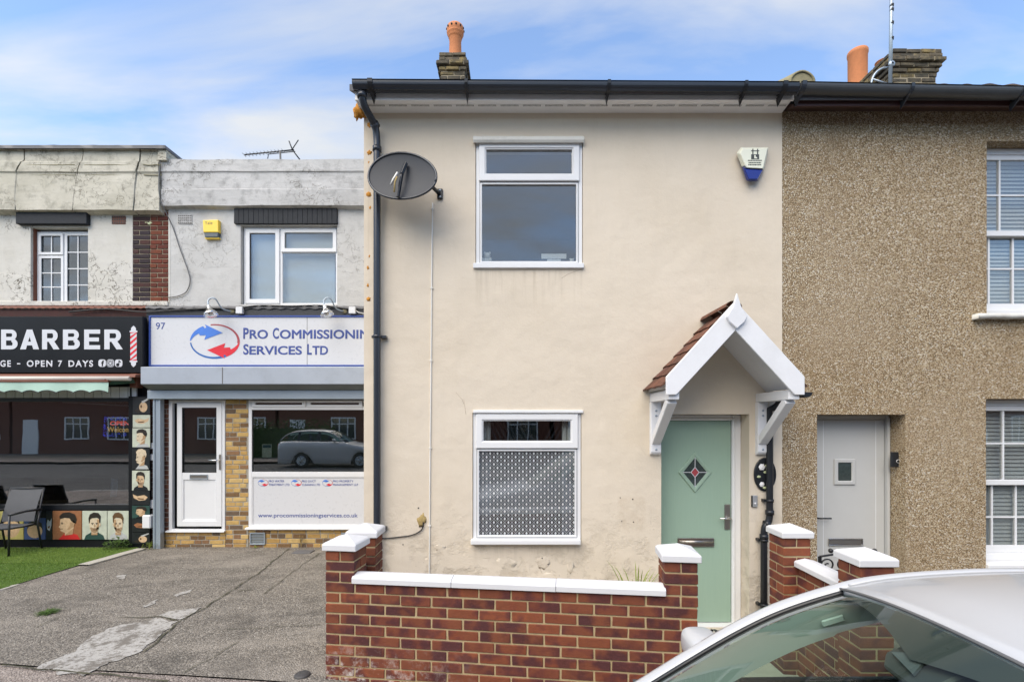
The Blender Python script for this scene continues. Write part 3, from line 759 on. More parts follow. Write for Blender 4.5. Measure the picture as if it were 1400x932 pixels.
# downpipe: outlet, swan neck, long pipe with clips
def pipe(parent, path, r, mat, collars=(), name='downpipe'):
    p = MB().tube(path, r, 16).build(name, mat, parent)
    for c, d in collars:
        MB().lathe([(r+.001,-.022),(r+.009,-.022),(r+.009,.022),(r+.001,.022)], c, 18, d).build('pipe_collar', mat, p)
    return p
def bend(a, b, c, n_=6):                                # rounded corner a-b-c
    a, b, c = map(Vector, (a, b, c)); return [(a.lerp(b, t)).lerp(b.lerp(c, t), t) for t in [k/n_ for k in range(n_+1)]]
px_, py_ = hx(515.5, FY-.06), FY-.06
ox = hx(495, gy)
top = Vector((ox, gy, hz(121, gy)-.05)); e1 = Vector((ox, gy, hz(140, gy))); e2 = Vector((px_, py_, hz(176, py_)))
path = [top] + bend(top, e1, e1.lerp(e2, .35)) + bend(e1.lerp(e2, .7), e2, e2+Vector((0,0,-.15))) + [Vector((px_, py_, .62))] + bend((px_, py_, .3), (px_, py_, .1), (px_, py_-.05, .04))
dp = pipe(house, path, .034, M['grey_gutter'], [((ox, gy, hz(131, gy)), (0,0,1)), (e1.lerp(e2,.86), e2-e1), ((px_,py_,hz(204,py_)), (0,0,1))])
for q in (460, 722):
    m2 = MB(); z = hz(q, py_); m2.lathe([(.035,-.012),(.041,-.012),(.041,.012),(.035,.012)], (px_, py_, z), 18); m2.box(px_+.03, px_+.085, py_+.005, FY+.002, z-.012, z+.012); m2.box(px_-.055, px_-.03, py_+.005, FY+.002, z-.012, z+.012)
    m2.build('pipe_clip', M['grey_gutter'], dp)

def screw_blobs(parent): pass
# windows
def casement(parent, box, y, top_h, mats, film=None, sill=True, hood=None, label=None, y_back=.10, glassmat='window_glass'):
    x0, x1, z0, z1 = box; e = .004; fr = .048
    root = MB(); root.ring(x0+e, x1-e, z0+e, z1-e, y, y+.07, fr, wb=.05, wt=.03)
    zt = z1 - top_h
    root.box(x0+e+fr, x1-e-fr, y+.001, y+.069, zt-.028, zt+.028)
    wn = root.build('window', M[mats], parent, bevel=.004)
    if label: wn['label'] = label
    # opening top light stands proud of the frame
    sx0, sx1, sz0, sz1 = x0+.034, x1-.034, zt-.012, z1-.012
    MB().ring(sx0, sx1, sz0, sz1, y-.022, y-.001, .062, wt=.058, wb=.064).build('sash', M[mats], wn, bevel=.006)
    MB().ring(sx0+.060, sx1-.060, sz0+.062, sz1-.056, y-.012, y+.02, .012).build('glazing_bead', M['upvc'], wn, bevel=.003)
    MB().box(sx0+.07, sx1-.07, y+.012, y+.016, sz0+.07, sz1-.066).build('pane', M[glassmat], wn)
    b0, b1, c0, c1 = x0+e+fr, x1-e-fr, z0+e+.05, zt-.028
    MB().ring(b0-.004, b1+.004, c0-.004, c1+.004, y-.006, y+.02, .016).build('glazing_bead', M[mats], wn, bevel=.004)
    MB().box(b0+.01, b1-.01, y+.016, y+.020, c0+.01, c1-.01).build('pane', M[film or glassmat], wn)
    MB().ring(b0-.012, b1+.012, c0-.012, c1+.012, y-.002, y-.0005, .003).build('gasket', M['black_plastic'], wn)
    return wn
wy = FY+.012
wu = casement(house, W_UP, wy, hz(193)-hz(246), 'upvc', label='upper window with a shallow top light and grimy hood')
mb = MB(); mb.prismx([(FY-.05, hz(187, FY-.05)), (FY+.01, hz(185)), (FY+.01, hz(194)), (FY-.035, hz(195.5, FY-.035)), (FY-.05, hz(191, FY-.05))], hx(647), hx(798)); mb.build('hood', M['old_white'], wu, bevel=.004)
mb = MB(); mb.box(hx(647), hx(798), FY-.028, FY+.02, hz(367.5), hz(360.5)); mb.build('sill', M['upvc'], wu, bevel=.006)
wl = casement(house, W_LO, wy, hz(564)-hz(611), 'upvc', film='film_glass', label='lower window with lattice patterned privacy film')
mb = MB(); mb.box(hx(647), hx(797), FY-.02, FY+.015, hz(564.5), hz(560.5)); mb.build('drip_bar', M['upvc'], wl, bevel=.004)
mb = MB(); mb.prismx([(FY-.075, hz(738, FY-.075)), (FY+.02, hz(735.5)), (FY+.02, hz(744)), (FY-.075, hz(744.5, FY-.075))], hx(643.5, FY-.06), hx(794, FY-.06)); mb.build('sill', M['upvc'], wl, bevel=.006)
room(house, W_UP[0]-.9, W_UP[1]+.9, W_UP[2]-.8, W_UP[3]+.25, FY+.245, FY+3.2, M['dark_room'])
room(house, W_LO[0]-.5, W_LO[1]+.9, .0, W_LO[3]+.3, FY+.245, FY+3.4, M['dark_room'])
# slats imitating a reflection in the lower window's top light, net curtain at either side
mb = MB(); zc0, zc1 = hz(606), hz(572); xm = hx(738)
for side in (-1, 1):
    for k in range(10):
        xk = xm + side*(.02 + k*.052)
        mb.bar((xk, FY+.15, zc0-.05), (xk+side*.19, FY+.15, zc1+.06), .02, .016, up=(0,1,0))
blind = mb.build('reflection_slats', M['grey_gutter'], house)
for a, b in ((655, 670), (770, 784)):
    mb = MB(); x0_, x1_ = hx(a), hx(b)
    mb.grid(lambda u, v: (x0_+(x1_-x0_)*u, FY+.115+.012*math.sin(u*14), hz(735)+(hz(568)-hz(735))*v), 16, 2); mb.build('net_curtain', M['curtain'], house)
# upper sill ornaments
def teddy(px, py, s, lab):
    t = thing('soft_toy', lab, 'soft toy', (hx(px), FY+.13, hz(py))); X, Y, Z = hx(px), FY+.13, hz(py)
    def ball(n_, c, r, sq=(1,1,1)):
        m_ = MB(); m_.grid(lambda u, v: (c[0]+r*sq[0]*math.sin(math.pi*v)*math.cos(2*math.pi*u), c[1]+r*sq[1]*math.sin(math.pi*v)*math.sin(2*math.pi*u), c[2]+r*sq[2]*math.cos(math.pi*v)), 14, 8); m_.build(n_, M['teddy_white'], t)
    ball('body', (X, Y, Z+.045*s), .042*s, (1,.9,1.1)); ball('head', (X+.01*s, Y-.01, Z+.105*s), .034*s)
    for e in (-1, 1): ball('ear', (X+.01*s+e*.026*s, Y, Z+.138*s), .013*s); ball('leg', (X+e*.03*s, Y-.035*s, Z+.02*s), .021*s); ball('arm', (X+e*.042*s, Y-.02*s, Z+.06*s), .017*s, (1,1,1.4))
teddy(664, 358, .95, 'small white soft toy bear at the left of the upper window sill'); teddy(783, 360, .62, 'small white ornament at the right of the upper window sill')
mb = MB(); mb.box(hx(741), hx(776), FY+.10, FY+.108, hz(349), hz(342)); mb.box(hx(749), hx(768), FY+.10, FY+.108, hz(357), hz(349.5)); mb.box(hx(744), hx(773), FY+.101, FY+.2, hz(359), hz(357.2))
tag(mb.build('picture_card', M['poster_white'], bevel=.002), 'white card standing on the upper window sill', 'card')

# front door
dy = FY+.165
door = MB(); lx0, lx1, lz0, lz1 = hx(897, dy), hx(1000.5, dy), hz(851, dy), hz(575, dy)
door.box(lx0, lx1, dy+.022, dy+.066, lz0, lz1); door = door.build('door', M['sage_door'], house, bevel=.003)
door['label'] = 'sage green composite front door with a diamond light'
mb = MB(); fx0, fx1, fz1 = DR[0]-.055, DR[1]-.002, DR[3]-.002
mb.box(lx1+.004, fx1, dy, dy+.08, lz0-.03, fz1); mb.box(fx0, lx0-.004, dy, dy+.08, lz0-.03, fz1); mb.box(lx0-.003, lx1+.003, dy+.001, dy+.079, lz1+.004, fz1)
mb.box(lx1+.006, lx1+.03, dy-.012, dy, lz0, lz1+.03); mb.box(lx0-.004, lx1+.005, dy-.012, dy, lz1+.006, lz1+.03)
mb.build('door_frame', M['upvc'], door, bevel=.006)
mb = MB(); mb.prismx([(dy-.05, lz0-.05), (dy-.05, lz0-.012), (dy+.02, lz0-.006), (dy+.07, lz0-.006), (dy+.07, lz0-.05)], fx0+.05, fx1); mb.build('threshold', M['upvc'], door, bevel=.003)
mb = MB(); mb.box(fx0, fx1, FY+.02, dy+.1, -.6, lz0-.052); mb.build('door_step', M['concrete'], house)
# diamond light with lead came
dcx, dcz = hx(951, dy), hz(645.5, dy); da, db = .168, .205
def dia(a, b): return [(dcx, dcz-b), (dcx+a, dcz), (dcx, dcz+b), (dcx-a, dcz)]
def diaring(a0, b0, a1, b1, y0, y1):
    m_ = MB(); o_ = dia(a0, b0); i_ = dia(a1, b1); vs = [(x,y0,z) for x,z in o_]+[(x,y0,z) for x,z in i_]+[(x,y1,z) for x,z in o_]+[(x,y1,z) for x,z in i_]
    fs = []
    for k in range(4):
        j = (k+1)%4; fs += [(k,j,4+j,4+k),(k,8+k,8+j,j),(4+k,4+j,12+j,12+k)]
    return m_.add(vs, fs)
diaring(da, db, da*.80, db*.80, dy+.008, dy+.0225).build('diamond_frame', M['sage_door'], door, bevel=.004)
diaring(da*.82, db*.82, da*.72, db*.72, dy+.012, dy+.0225).build('diamond_bead', M['sage_door'], door, bevel=.003)
MB().prism(dia(da*.73, db*.73), dy+.017, dy+.0215).build('diamond_pane', M['diamond_glass'], door)
mb = MB(); s_ = .27
for (x0_, z0_, x1_, z1_) in [(dcx-da*.72,dcz,dcx-da*s_,dcz),(dcx+da*s_,dcz,dcx+da*.72,dcz),(dcx,dcz-db*.72,dcx,dcz-db*s_),(dcx,dcz+db*s_,dcx,dcz+db*.72)]:
    mb.bar((x0_,dy+.015,z0_),(x1_,dy+.015,z1_),.006,.006,up=(0,1,0))
mb.build('lead_came', M['letter_silver'], door)
diaring(da*s_, db*s_, da*(s_-.045), db*(s_-.045), dy+.013, dy+.0165).build('lead_came', M['letter_silver'], door)
MB().prism(dia(da*.225, db*.225), dy+.0145, dy+.0168).build('coloured_pane', M['logo_dull_red'], door)
mb = MB(); mb.box(hx(927,dy), hx(977,dy), dy+.006, dy+.0215, hz(747.5,dy), hz(735.5,dy)); lb = mb.build('letterbox', M['brushed_steel'], door, bevel=.004)
MB().tube([(hx(929,dy), dy+.004, hz(740.5,dy)), (hx(975,dy), dy+.004, hz(740.5,dy))], .014, 12).build('letterbox_flap', M['brushed_steel'], door)
mb = MB(); mb.box(hx(991.5,dy), hx(999,dy), dy+.010, dy+.0215, hz(724,dy), hz(689.5,dy)); mb.build('handle_plate', M['brushed_steel'], door, bevel=.004)
mb = MB(); zc = hz(707.5,dy); xc = hx(995.5,dy); mb.tube([(xc, dy+.012, zc), (xc, dy-.035, zc)], .010, 12); mb.tube([(xc+.012, dy-.035, zc), (hx(982,dy), dy-.038, zc)], [.009,.007], 12); mb.build('handle', M['chrome'], door)
room(house, lx0-.1, lx1+.2, -.2, lz1+.1, FY+.30, FY+2, M['dark_room'])

# white capped fixings, rusty stains and lumps of foam down the left corner
def lump(name, c, r, mat, parent, sq=(1,.55,1), seed=0, rough=.35, n=(16,10)):
    m_ = MB()
    def fn(u, v):
        d = Vector((math.sin(math.pi*v)*math.cos(2*math.pi*u), math.sin(math.pi*v)*math.sin(2*math.pi*u), math.cos(math.pi*v)))
        k = 1 + rough*mnoise.noise(d*2.1 + Vector((seed*3.1, seed, 0))) + rough*.5*mnoise.noise(d*5 + Vector((seed, 2, 0)))
        return (c[0]+d.x*r*k*sq[0], c[1]+d.y*r*k*sq[1], c[2]+d.z*r*k*sq[2])
    m_.grid(fn, *n); return m_.build(name, mat, parent)
lump('foam_lump', (HX0-.035, FY-.03, hz(155)), .060, M['rust_foam'], house, (1,.8,1), 1, .8)
for i, (qx, qy, r) in enumerate([(505,171,.024),(505,209,.022),(504,266,.024),(504,409,.022),(504,240,.014),(506,284,.011),(503,366,.012),(505,350,.010),(503,390,.012),(504,222,.009)]):
    lump('rust_lump', (hx(qx), FY+.002, hz(qy)), r, M['rust_foam'], house, (1,.4,1 if i < 4 else 1.6), i+2, .6)
lump('putty_patch', (hx(577), FY+.003, hz(711)), .055, M['putty'], house, (.9,.25,1.05), 9, .7)
for i, (qx, qy, r) in enumerate([(572,694,.007),(551,744,.006),(865,682,.007),(848,680,.005),(850,712,.005),(866,713,.006),(741,763,.010),(746,764,.007),(749,771,.008)]):
    MB().lathe([(0,-.004),(r,-.002),(r,.01)], (hx(qx), FY, hz(qy)), 8, (0,1,0)).build('screw_hole', M['cable_black'], house)
# blown plaster below the lower window
for i, (qx, qy, r, s_) in enumerate([(742,768,.075,(1,.09,.8)),(780,774,.06,(.7,.08,1)),(690,770,.10,(1.3,.04,.6)),(752,790,.12,(1.5,.04,.5)),(600,748,.06,(1.1,.05,.7)),(585,765,.05,(1.0,.05,.6))]):
    lump('blown_plaster', (hx(qx), FY+.002, hz(qy)), r, M['cream_render'], house, s_, i+20, .5)
for pts in ([(741,783),(735,770),(742,763),(752,766)], [(788,775),(778,771),(781,779)], [(623,536),(632,546),(634,552)], [(634,545),(637,566)], [(795,368),(776,375),(768,380)]):
    MB().tube([(hx(a), FY+.001, hz(b)) for a, b in pts], .0019, 5).build('plaster_crack', M['crack_brown'], house)

# chimney stack and pots on the ridge
def chimney(parent, x0, x1, y0, y1, zt, nrow, pots, mat, corb=(0,.02,.055,.03,0), pm='terracotta_pot', bl=.215, bh=.075):
    """corb: how far each course from the top stands out"""
    zb = zt - nrow*bh
    ch = MB(); ch.box(x0+.012, x1-.012, y0+.012, y1-.012, zb, zt-.004)
    ch = ch.build('chimney', M['dark_mortar'], parent)
    for i in range(nrow):
        c = corb[i] if i < len(corb) else 0; z = zt - (i+.5)*bh; a0, a1, b0, b1 = x0-c, x1+c, y0-c, y1+c
        def run(length, start):
            out = []; p = start
            while p < length-.02:
                q = min(p+bl, length); out.append((max(p, 0), q)); p = q+.010
            return out
        for (s0, s1) in run(a1-a0, -bl/2 if i % 2 else 0):
            if s1 - s0 > .03: brick(ch, (a0+(s0+s1)/2, b0+.05, z), s1-s0, .10, bh-.012, mat, worn=2.6, out=.003)
        for xx in (a0+.05, a1-.05):
            for (s0, s1) in run(b1-b0-.21, 0 if i % 2 else -bl/2):
                if s1 - s0 > .03: brick(ch, (xx, b0+.105+(s0+s1)/2, z), .10, s1-s0, bh-.012, mat, worn=2.6, out=.003)
        if c > .01:
            MB().box(a0+.015, a1-.015, b0+.015, b1-.015, z-bh/2+.006, z+bh/2-.006).build('mortar_bed', M['dark_mortar'], ch)
    MB().lathe([(0,.05),(.12,.045),(.25,0)], ((x0+x1)/2, y0+.3, zt-.02), 12).build('flaunching', M['moss_stone'], ch)
    for (cx, cy, r, h, fancy) in pots:
        if fancy: prof = [(r*.92,-.12),(r*.84,h*.58),(r*.90,h*.60),(r*.90,h*.65),(r*.98,h*.66),(r*.98,h*.70),(r*1.16,h*.76),(r*1.20,h*.78),(r*1.14,h*.80),(r*1.22,h*.83),(r*1.22,h*.96),(r*1.12,h),(r*.95,h),(r*.9,h*.8)]
        else: prof = [(r*.95,-.12),(r*.97,h*.90),(r*1.04,h*.92),(r*1.04,h*.98),(r*.98,h),(r*.86,h),(r*.84,h*.8)]
        p = MB().lathe(prof, (cx, cy, zt), 26).build('chimney_pot', M[pm], ch)
        if fancy:
            for k in range(12):
                t = 2*math.pi*k/12+.2; MB().lathe([(0,.012),(.016,.012),(.016,-.03)], (cx+math.cos(t)*r*1.215, cy+math.sin(t)*r*1.215, zt+h*.905), 7, (math.cos(t), math.sin(t), 0)).build('pot_hole', M['cable_black'], p)
    return ch
CYY = 8.0
chimney(house, hx(602, CYY), hx(636, CYY), CYY, CYY+.95, hz(72, CYY), 20, [(hx(622.5, CYY+.16), CYY+.16, .118, .55, True), (hx(630, CYY+.62)-.02, CYY+.66, .12, .34, False)], M['sooty_stock_brick'], corb=(.02,.02,.06,.02,0))
# mossy half-round capping tiles running up the roof between the two houses
cp = MB().box(HX1-.05, HX1+.09, FY+.06, FY+3.6, EZ-.02, EZ+.02).build('party_wall_capping', M['moss_stone'], house)
for k in range(9):
    y0_ = FY-.29+k*.42; y1_ = y0_+.44; sl_ = math.tan(R(25)); z0_ = hz(113.5, FY-.29)
    def cap(u, v, r=.118):
        t = math.pi*u; y_ = y0_+(y1_-y0_)*v; rr = r*(1.0-.10*v)+.006*mnoise.noise((u*4, y_*3, k)); return (HX1+.025+math.cos(t)*rr, y_, z0_+(y_-FY+.29)*sl_+math.sin(t)*rr)
    m_ = MB(); m_.grid(cap, 14, 4); m_.grid(lambda u, v: cap(u, 0, .118-.018*v), 14, 1); m_.grid(lambda u, v: cap(u, v, .10), 14, 4)
    if k == 0: m_.add([cap(q/14, .02, .10) for q in range(15)], [list(range(15))])
    m_.build('capping_tile', M['moss_stone'], cp)

# ------------------------------------------------------------------ the pebbledashed neighbour
NX0, NX1 = HX1+.003, 7.4
NY = FY+.012
nb = thing('terraced_house', 'brown pebbledashed terraced house with pale grey front door', 'house', (5.0, NY, -.2))
ND = (hx(1117, NY), hx(1238, NY), -.3, hz(566.5, NY))
NU = (hx(1349, NY), hx(1349, NY)+1.12, hz(430, NY), hz(193, NY)); NL = (hx(1348, NY), hx(1348, NY)+1.12, hz(772, NY), hz(545, NY))
NZ = hz(152, NY)
mb = MB(); wall_holes(mb, NX0, NX1, -.7, NZ+.03, NY, .30, [ND, NU, NL])
mb.build('wall', M['pebbledash'], nb, recalc=False)
mb = MB(); mb.box(NX1-.02, NX1-.001, NY+.31, 12.3, -.7, NZ); mb.build('side_wall', M['pebbledash'], nb)
roof_n = roof_slope(nb, HX1+.01, NX1+.1, M['slate_roof'], dz=.045)
roof_n.location.z += .0
# lowest courses of roof tiles show above the gutter at the right
tw = .21
for row in range(3):
    for k in range(24):
        x = HX1+.06 + k*tw + (tw/2 if row % 2 else 0); a = R(25)
        y = FY-.29 + row*.19*math.cos(a); z = EZ+.075 + row*.19*math.sin(a) + .004*row
        key = ('roof_tile',)
        if key not in _bc:
            m_ = MB(); n_ = 8
            def fnt(u, v): return ((u-.5)*tw*.985, v*.30*math.cos(a), v*.30*math.sin(a) + .016*math.sin(u*math.pi)**2 + .010)
            m_.grid(fnt, n_, 1); m_.grid(lambda u, v: (fnt(u, 0)[0], 0, fnt(u, 0)[2]-.016*v), n_, 1)
            o = m_.build('roof_tile', M['roof_dark_tile']); _bc[key] = o.data; cc_ = WM[o.name].translation.copy(); _bc[('off',)] = cc_; bpy.data.objects.remove(o)
        o = bpy.data.objects.new('roof_tile', _bc[key]); COL.objects.link(o)
        put(o, Matrix.Translation(Vector((x, y, z)) + _bc[('off',)] + Vector((0, 0, rnd.uniform(-.004, .004)))), roof_n)
ny_ = FY-.20
mb = MB(); mb.box(NX0+.02, NX1, ny_, ny_+.02, hz(145, ny_), hz(120, ny_)); mb.prismx([(ny_+.021, hz(145, ny_)+.004), (ny_+.021, hz(140, ny_)), (NY+.01, NZ+.06), (NY+.01, NZ-.0)], NX0+.004, NX1)
mb.build('fascia', M['brown_fascia'], nb, bevel=.003)
gy2 = FY-.27
gutter(nb, hx(1090, gy2), NX1, hz(119.5, gy2), hz(134, gy2), gy2, .064, M['slate_gutter'], [(hx(1091, gy2), .04), (hx(1238, gy2), .028), (hx(1390, gy2), .028)], ribs=False, clipmat=M['grey_gutter'])
# grey door
ndy = NY+.205
ex0, ex1, ez0, ez1 = hx(1098, ndy), hx(1211, ndy), -.25, hz(573.5, ndy)
d2 = MB(); d2.box(ex0, ex1, ndy+.02, ndy+.064, ez0, ez1); d2 = d2.build('door', M['grey_door_paint'], nb, bevel=.003); d2['label'] = 'pale grey front door with a small square light'
mb = MB(); mb.box(ex1+.004, ND[1]-.003, ndy-.01, ndy+.08, ez0, ND[3]-.003); mb.box(ND[0]-.06, ex0-.004, ndy, ndy+.08, ez0, ND[3]-.003); mb.box(ex0-.003, ex1+.003, ndy+.001, ndy+.079, ez1+.004, ND[3]-.003)
mb.box(ex1+.002, ex1+.03, ndy-.025, ndy-.011, ez0, ND[3]-.03)
mb.build('door_frame', M['grey_door_paint'], d2, bevel=.005)
qx0, qx1, qz0, qz1 = hx(1141.5, ndy), hx(1170.5, ndy), hz(662.5, ndy), hz(627, ndy)
MB().ring(qx0, qx1, qz0, qz1, ndy+.004, ndy+.0205, .040).build('light_frame', M['grey_door_paint'], d2, bevel=.006)
MB().box(qx0+.038, qx1-.038, ndy+.016, ndy+.0198, qz0+.038, qz1-.038).build('pane', M['diamond_glass'], d2)
mb = MB(); mb.ring(hx(1133.5, ndy), hx(1181, ndy), hz(746, ndy), hz(736, ndy), ndy+.006, ndy+.0205, .012); mb.build('letterbox', M['chrome'], d2, bevel=.003)
MB().box(hx(1136, ndy), hx(1179, ndy), ndy+.012, ndy+.0195, hz(744, ndy), hz(738, ndy)).build('letterbox_flap', M['brushed_steel'], d2)
mb = MB(); mb.tube([(hx(1119, ndy)-.02, ndy-.03, hz(707.5, ndy)), (hx(1134, ndy), ndy-.03, hz(707.5, ndy))], .008, 10); mb.tube([(hx(1119, ndy)-.02, ndy-.03, hz(707.5, ndy)), (hx(1119, ndy)-.02, ndy+.02, hz(707.5, ndy))], .009, 10); mb.build('handle', M['black_plastic'], d2)
for k in (1127, 1199):
    MB().box(hx(k, ndy), hx(k, ndy)+.004, ndy+.018, ndy+.0205, ez0+.01, ez1-.01).build('groove', M['blind_slat'], d2)
room(nb, ex0-.1, ex1+.2, -.3, ez1+.1, NY+.31, NY+2, M['dark_room'])
# sash windows with blinds
def sash_window(parent, box, y, zmid, mull_up, mull_lo, label, sillmat, rail_up, rail_lo):
    x0, x1, z0, z1 = box
    wn = MB(); wn.ring(x0+.004, x1-.004, z0+.004, z1-.004, y, y+.10, .03, wt=.06, wb=.07); wn = wn.build('window', M['upvc'], parent, bevel=.004); wn['label'] = label
    fr = .03
    # lower sash sits behind the upper one
    s0, s1 = x0+.034, x1-.034
    MB().ring(s0, s1, zmid-.03, z1-.064, y+.012, y+.05, fr, wt=.05, wb=.055).build('sash', M['upvc'], wn, bevel=.004)
    MB().ring(s0, s1, z0+.075, zmid+.02, y+.052, y+.09, fr, wb=.075, wt=.05).build('sash', M['upvc'], wn, bevel=.004)
    for xm in mull_up: MB().box(xm-.009, xm+.009, y+.016, y+.044, zmid+.026, z1-.116).build('glazing_bar', M['upvc'], wn)
    for xm in mull_lo: MB().box(xm-.009, xm+.009, y+.056, y+.084, z0+.152, zmid-.03).build('glazing_bar', M['upvc'], wn)
    for (xa_, xb_) in ((s0+fr, s1-fr),):
        MB().box(xa_, xb_, y+.018, y+.042, rail_up-.008, rail_up+.008).build('glazing_bar', M['upvc'], wn)
        MB().box(xa_, xb_, y+.058, y+.082, rail_lo-.008, rail_lo+.008).build('glazing_bar', M['upvc'], wn)
    MB().box(s0+fr, s1-fr, y+.028, y+.031, zmid+.02, z1-.11).build('pane', M['window_glass'], wn)
    MB().box(s0+fr, s1-fr, y+.068, y+.071, z0+.15, zmid-.03).build('pane', M['window_glass'], wn)
    # venetian blind
    z = z0+.12; k = 0
    while z < z1-.06:
        o = MB(); o.obox(((x0+x1)/2+.02, y+.115, z), ((x1-x0)/2-.05, 0, 0), (0, .010, .0185), (0, -.0012, .0006)); o.build('blind_slat', M['blind_slat'], wn); z += .040; k += 1
    room(parent, x0-.5, x1+.4, z0-.5, z1+.3, NY+.31, NY+3, M['pale_room'])
    return wn
wy2 = NY+.12
def nzp(py): return hz(py, wy2)
sash_window(nb, NU, wy2, nzp(318), [hx(1369, wy2), hx(1369, wy2)+.42], [hx(1359.5, wy2), hx(1393, wy2)], 'upper sash window with white blind and weathered sill', 'old_white', nzp(266), nzp(365))
sash_window(nb, NL, wy2, nzp(659), [hx(1374, wy2), hx(1374, wy2)+.42], [hx(1364, wy2), hx(1397, wy2)], 'lower sash window with white blind', 'upvc', nzp(606), nzp(708))
mb = MB(); n_ = 26; x0_, x1_ = hx(1338, NY-.07), NU[1]+.09
mb.grid(lambda u, v: (x0_+(x1_-x0_)*u, NY-.07+.11*v, hz(428, NY-.07)+.008*v), n_, 1); mb.grid(lambda u, v: (x0_+(x1_-x0_)*u, NY-.07, hz(428, NY-.07)-(.045+.010*mnoise.noise((u*14, 0, 0)))*v), n_, 1)
mb.grid(lambda u, v: (x0_+(x1_-x0_)*u, NY-.07+.11*v, hz(428, NY-.07)-.045-.010*mnoise.noise((u*14, 0, 0))), n_, 1)
mb.grid(lambda u, v: (x0_, NY-.07+.11*u, hz(428, NY-.07)-.05*v), 1, 1)
mb.build('sill', M['old_white'], nb)
mb = MB(); mb.box(NL[0]-.002, NL[1]+.05, NY-.03, NY+.11, hz(782), hz(771)); mb.build('sill', M['upvc'], nb, bevel=.005)
# big corbelled stack with pots behind the ridge line
c0 = 8.0
chn = chimney(nb, hx(1222, c0), hx(1281, c0), c0, c0+1.55, hz(69, c0), 19, [(hx(1172.5, c0+1.2), c0+1.2, .165, .90, False), (hx(1209, c0+.35), c0+.38, .115, .09, False)], M['sooty_stock_brick'], corb=(.05,.05,.09,.05,.02,0), bl=.225)
lump('cement_dome', (hx(1209, c0+.38), c0+.38, hz(69, c0)+.09), .11, M['old_white'], chn, (1,1,.35), 5, .1)
# chimney aerial: mast on a wheel-shaped lashing bracket
ae = thing('aerial_mast', 'thin metal aerial mast strapped to the broad chimney stack', 'aerial', (hx(1217.5, c0-.2), c0-.2, hz(118, c0)))
my = c0-.16
mb = MB(); mb.tube([(hx(1217, my), my, hz(125, my)), (hx(1219.5, my), my, hz(-60, my))], .026, 12); mb.build('mast', M['galvanised'], ae)
for q in (8, 14, 32, 53): MB().lathe([(.027,-.02),(.031,-.02),(.031,.02),(.027,.02)], (hx(1219, my), my, hz(q, my)), 12, (.12,0,1)).build('tape_band', M['cable_black'], ae)
ww = MB(); wc = Vector((hx(1218, my), my+.05, hz(112, my)))
ww.tube([wc + Vector((-.26*math.sin(t), .03, .29*math.cos(t))) for t in [k*math.pi/1.0/14 for k in range(15)]], .016, 8); ww.build('lashing_bracket', M['galvanised'], ae)
for t in (.35, .55): MB().tube([wc, wc + Vector((-.26*math.sin(t*math.pi*1.1), .03, .29*math.cos(t*math.pi*1.1)))], .012, 8).build('bracket_spoke', M['galvanised'], ae)
MB().lathe([(.02,-.02),(.05,-.01),(.05,.01),(.02,.02)], (hx(1218.5, my), my-.01, hz(88, my)), 12, (0,1,0)).build('clamp', M['galvanised'], ae)
mb = MB(); mb.tube([(hx(1219.5, my), my, hz(-55, my)), (hx(1219.5, my)-.2, my-1.0, hz(-50, my))], .012, 8); mb.build('boom', M['galvanised'], ae)
# rust-tinged patch left by an old fitting, video doorbell
mb = MB(); q = NY; x_ = hx(1236.5); mb.box(x_-.012, x_+.0, NY+.06, NY+.11, hz(638, NY+.09), hz(616, NY+.09))
b_ = thing('doorbell', 'black video doorbell in the reveal of the pale grey door', 'doorbell', (x_, NY+.05, hz(638)))
mb = MB(); X0_, X1_, Y_ = hx(1217.5, NY+.1), hx(1233, NY+.1), NY+.1; mb.prism([(X0_, hz(638,Y_)), (X1_, hz(638,Y_)), (X1_, hz(617.5,Y_)), (X0_, hz(617.5,Y_))], Y_-.018, Y_+.01); mb.build('casing', M['black_plastic'], b_, bevel=.006)
mb = MB(); mb.box(X1_-.001, ND[1]+.002, Y_-.012, Y_+.008, hz(636,Y_), hz(620,Y_)); mb.build('mount', M['black_plastic'], b_)
MB().lathe([(0,.006),(.016,.006),(.019,.004),(.019,0)], ((X0_+X1_)/2, Y_-.018, hz(630,Y_)), 16, (0,-1,0)).build('button', M['sign_black'], b_)
MB().lathe([(.014,.0075),(.017,.0075),(.017,.004)], ((X0_+X1_)/2, Y_-.018, hz(630,Y_)), 16, (0,-1,0)).build('button_ring', M['rose_white'], b_)

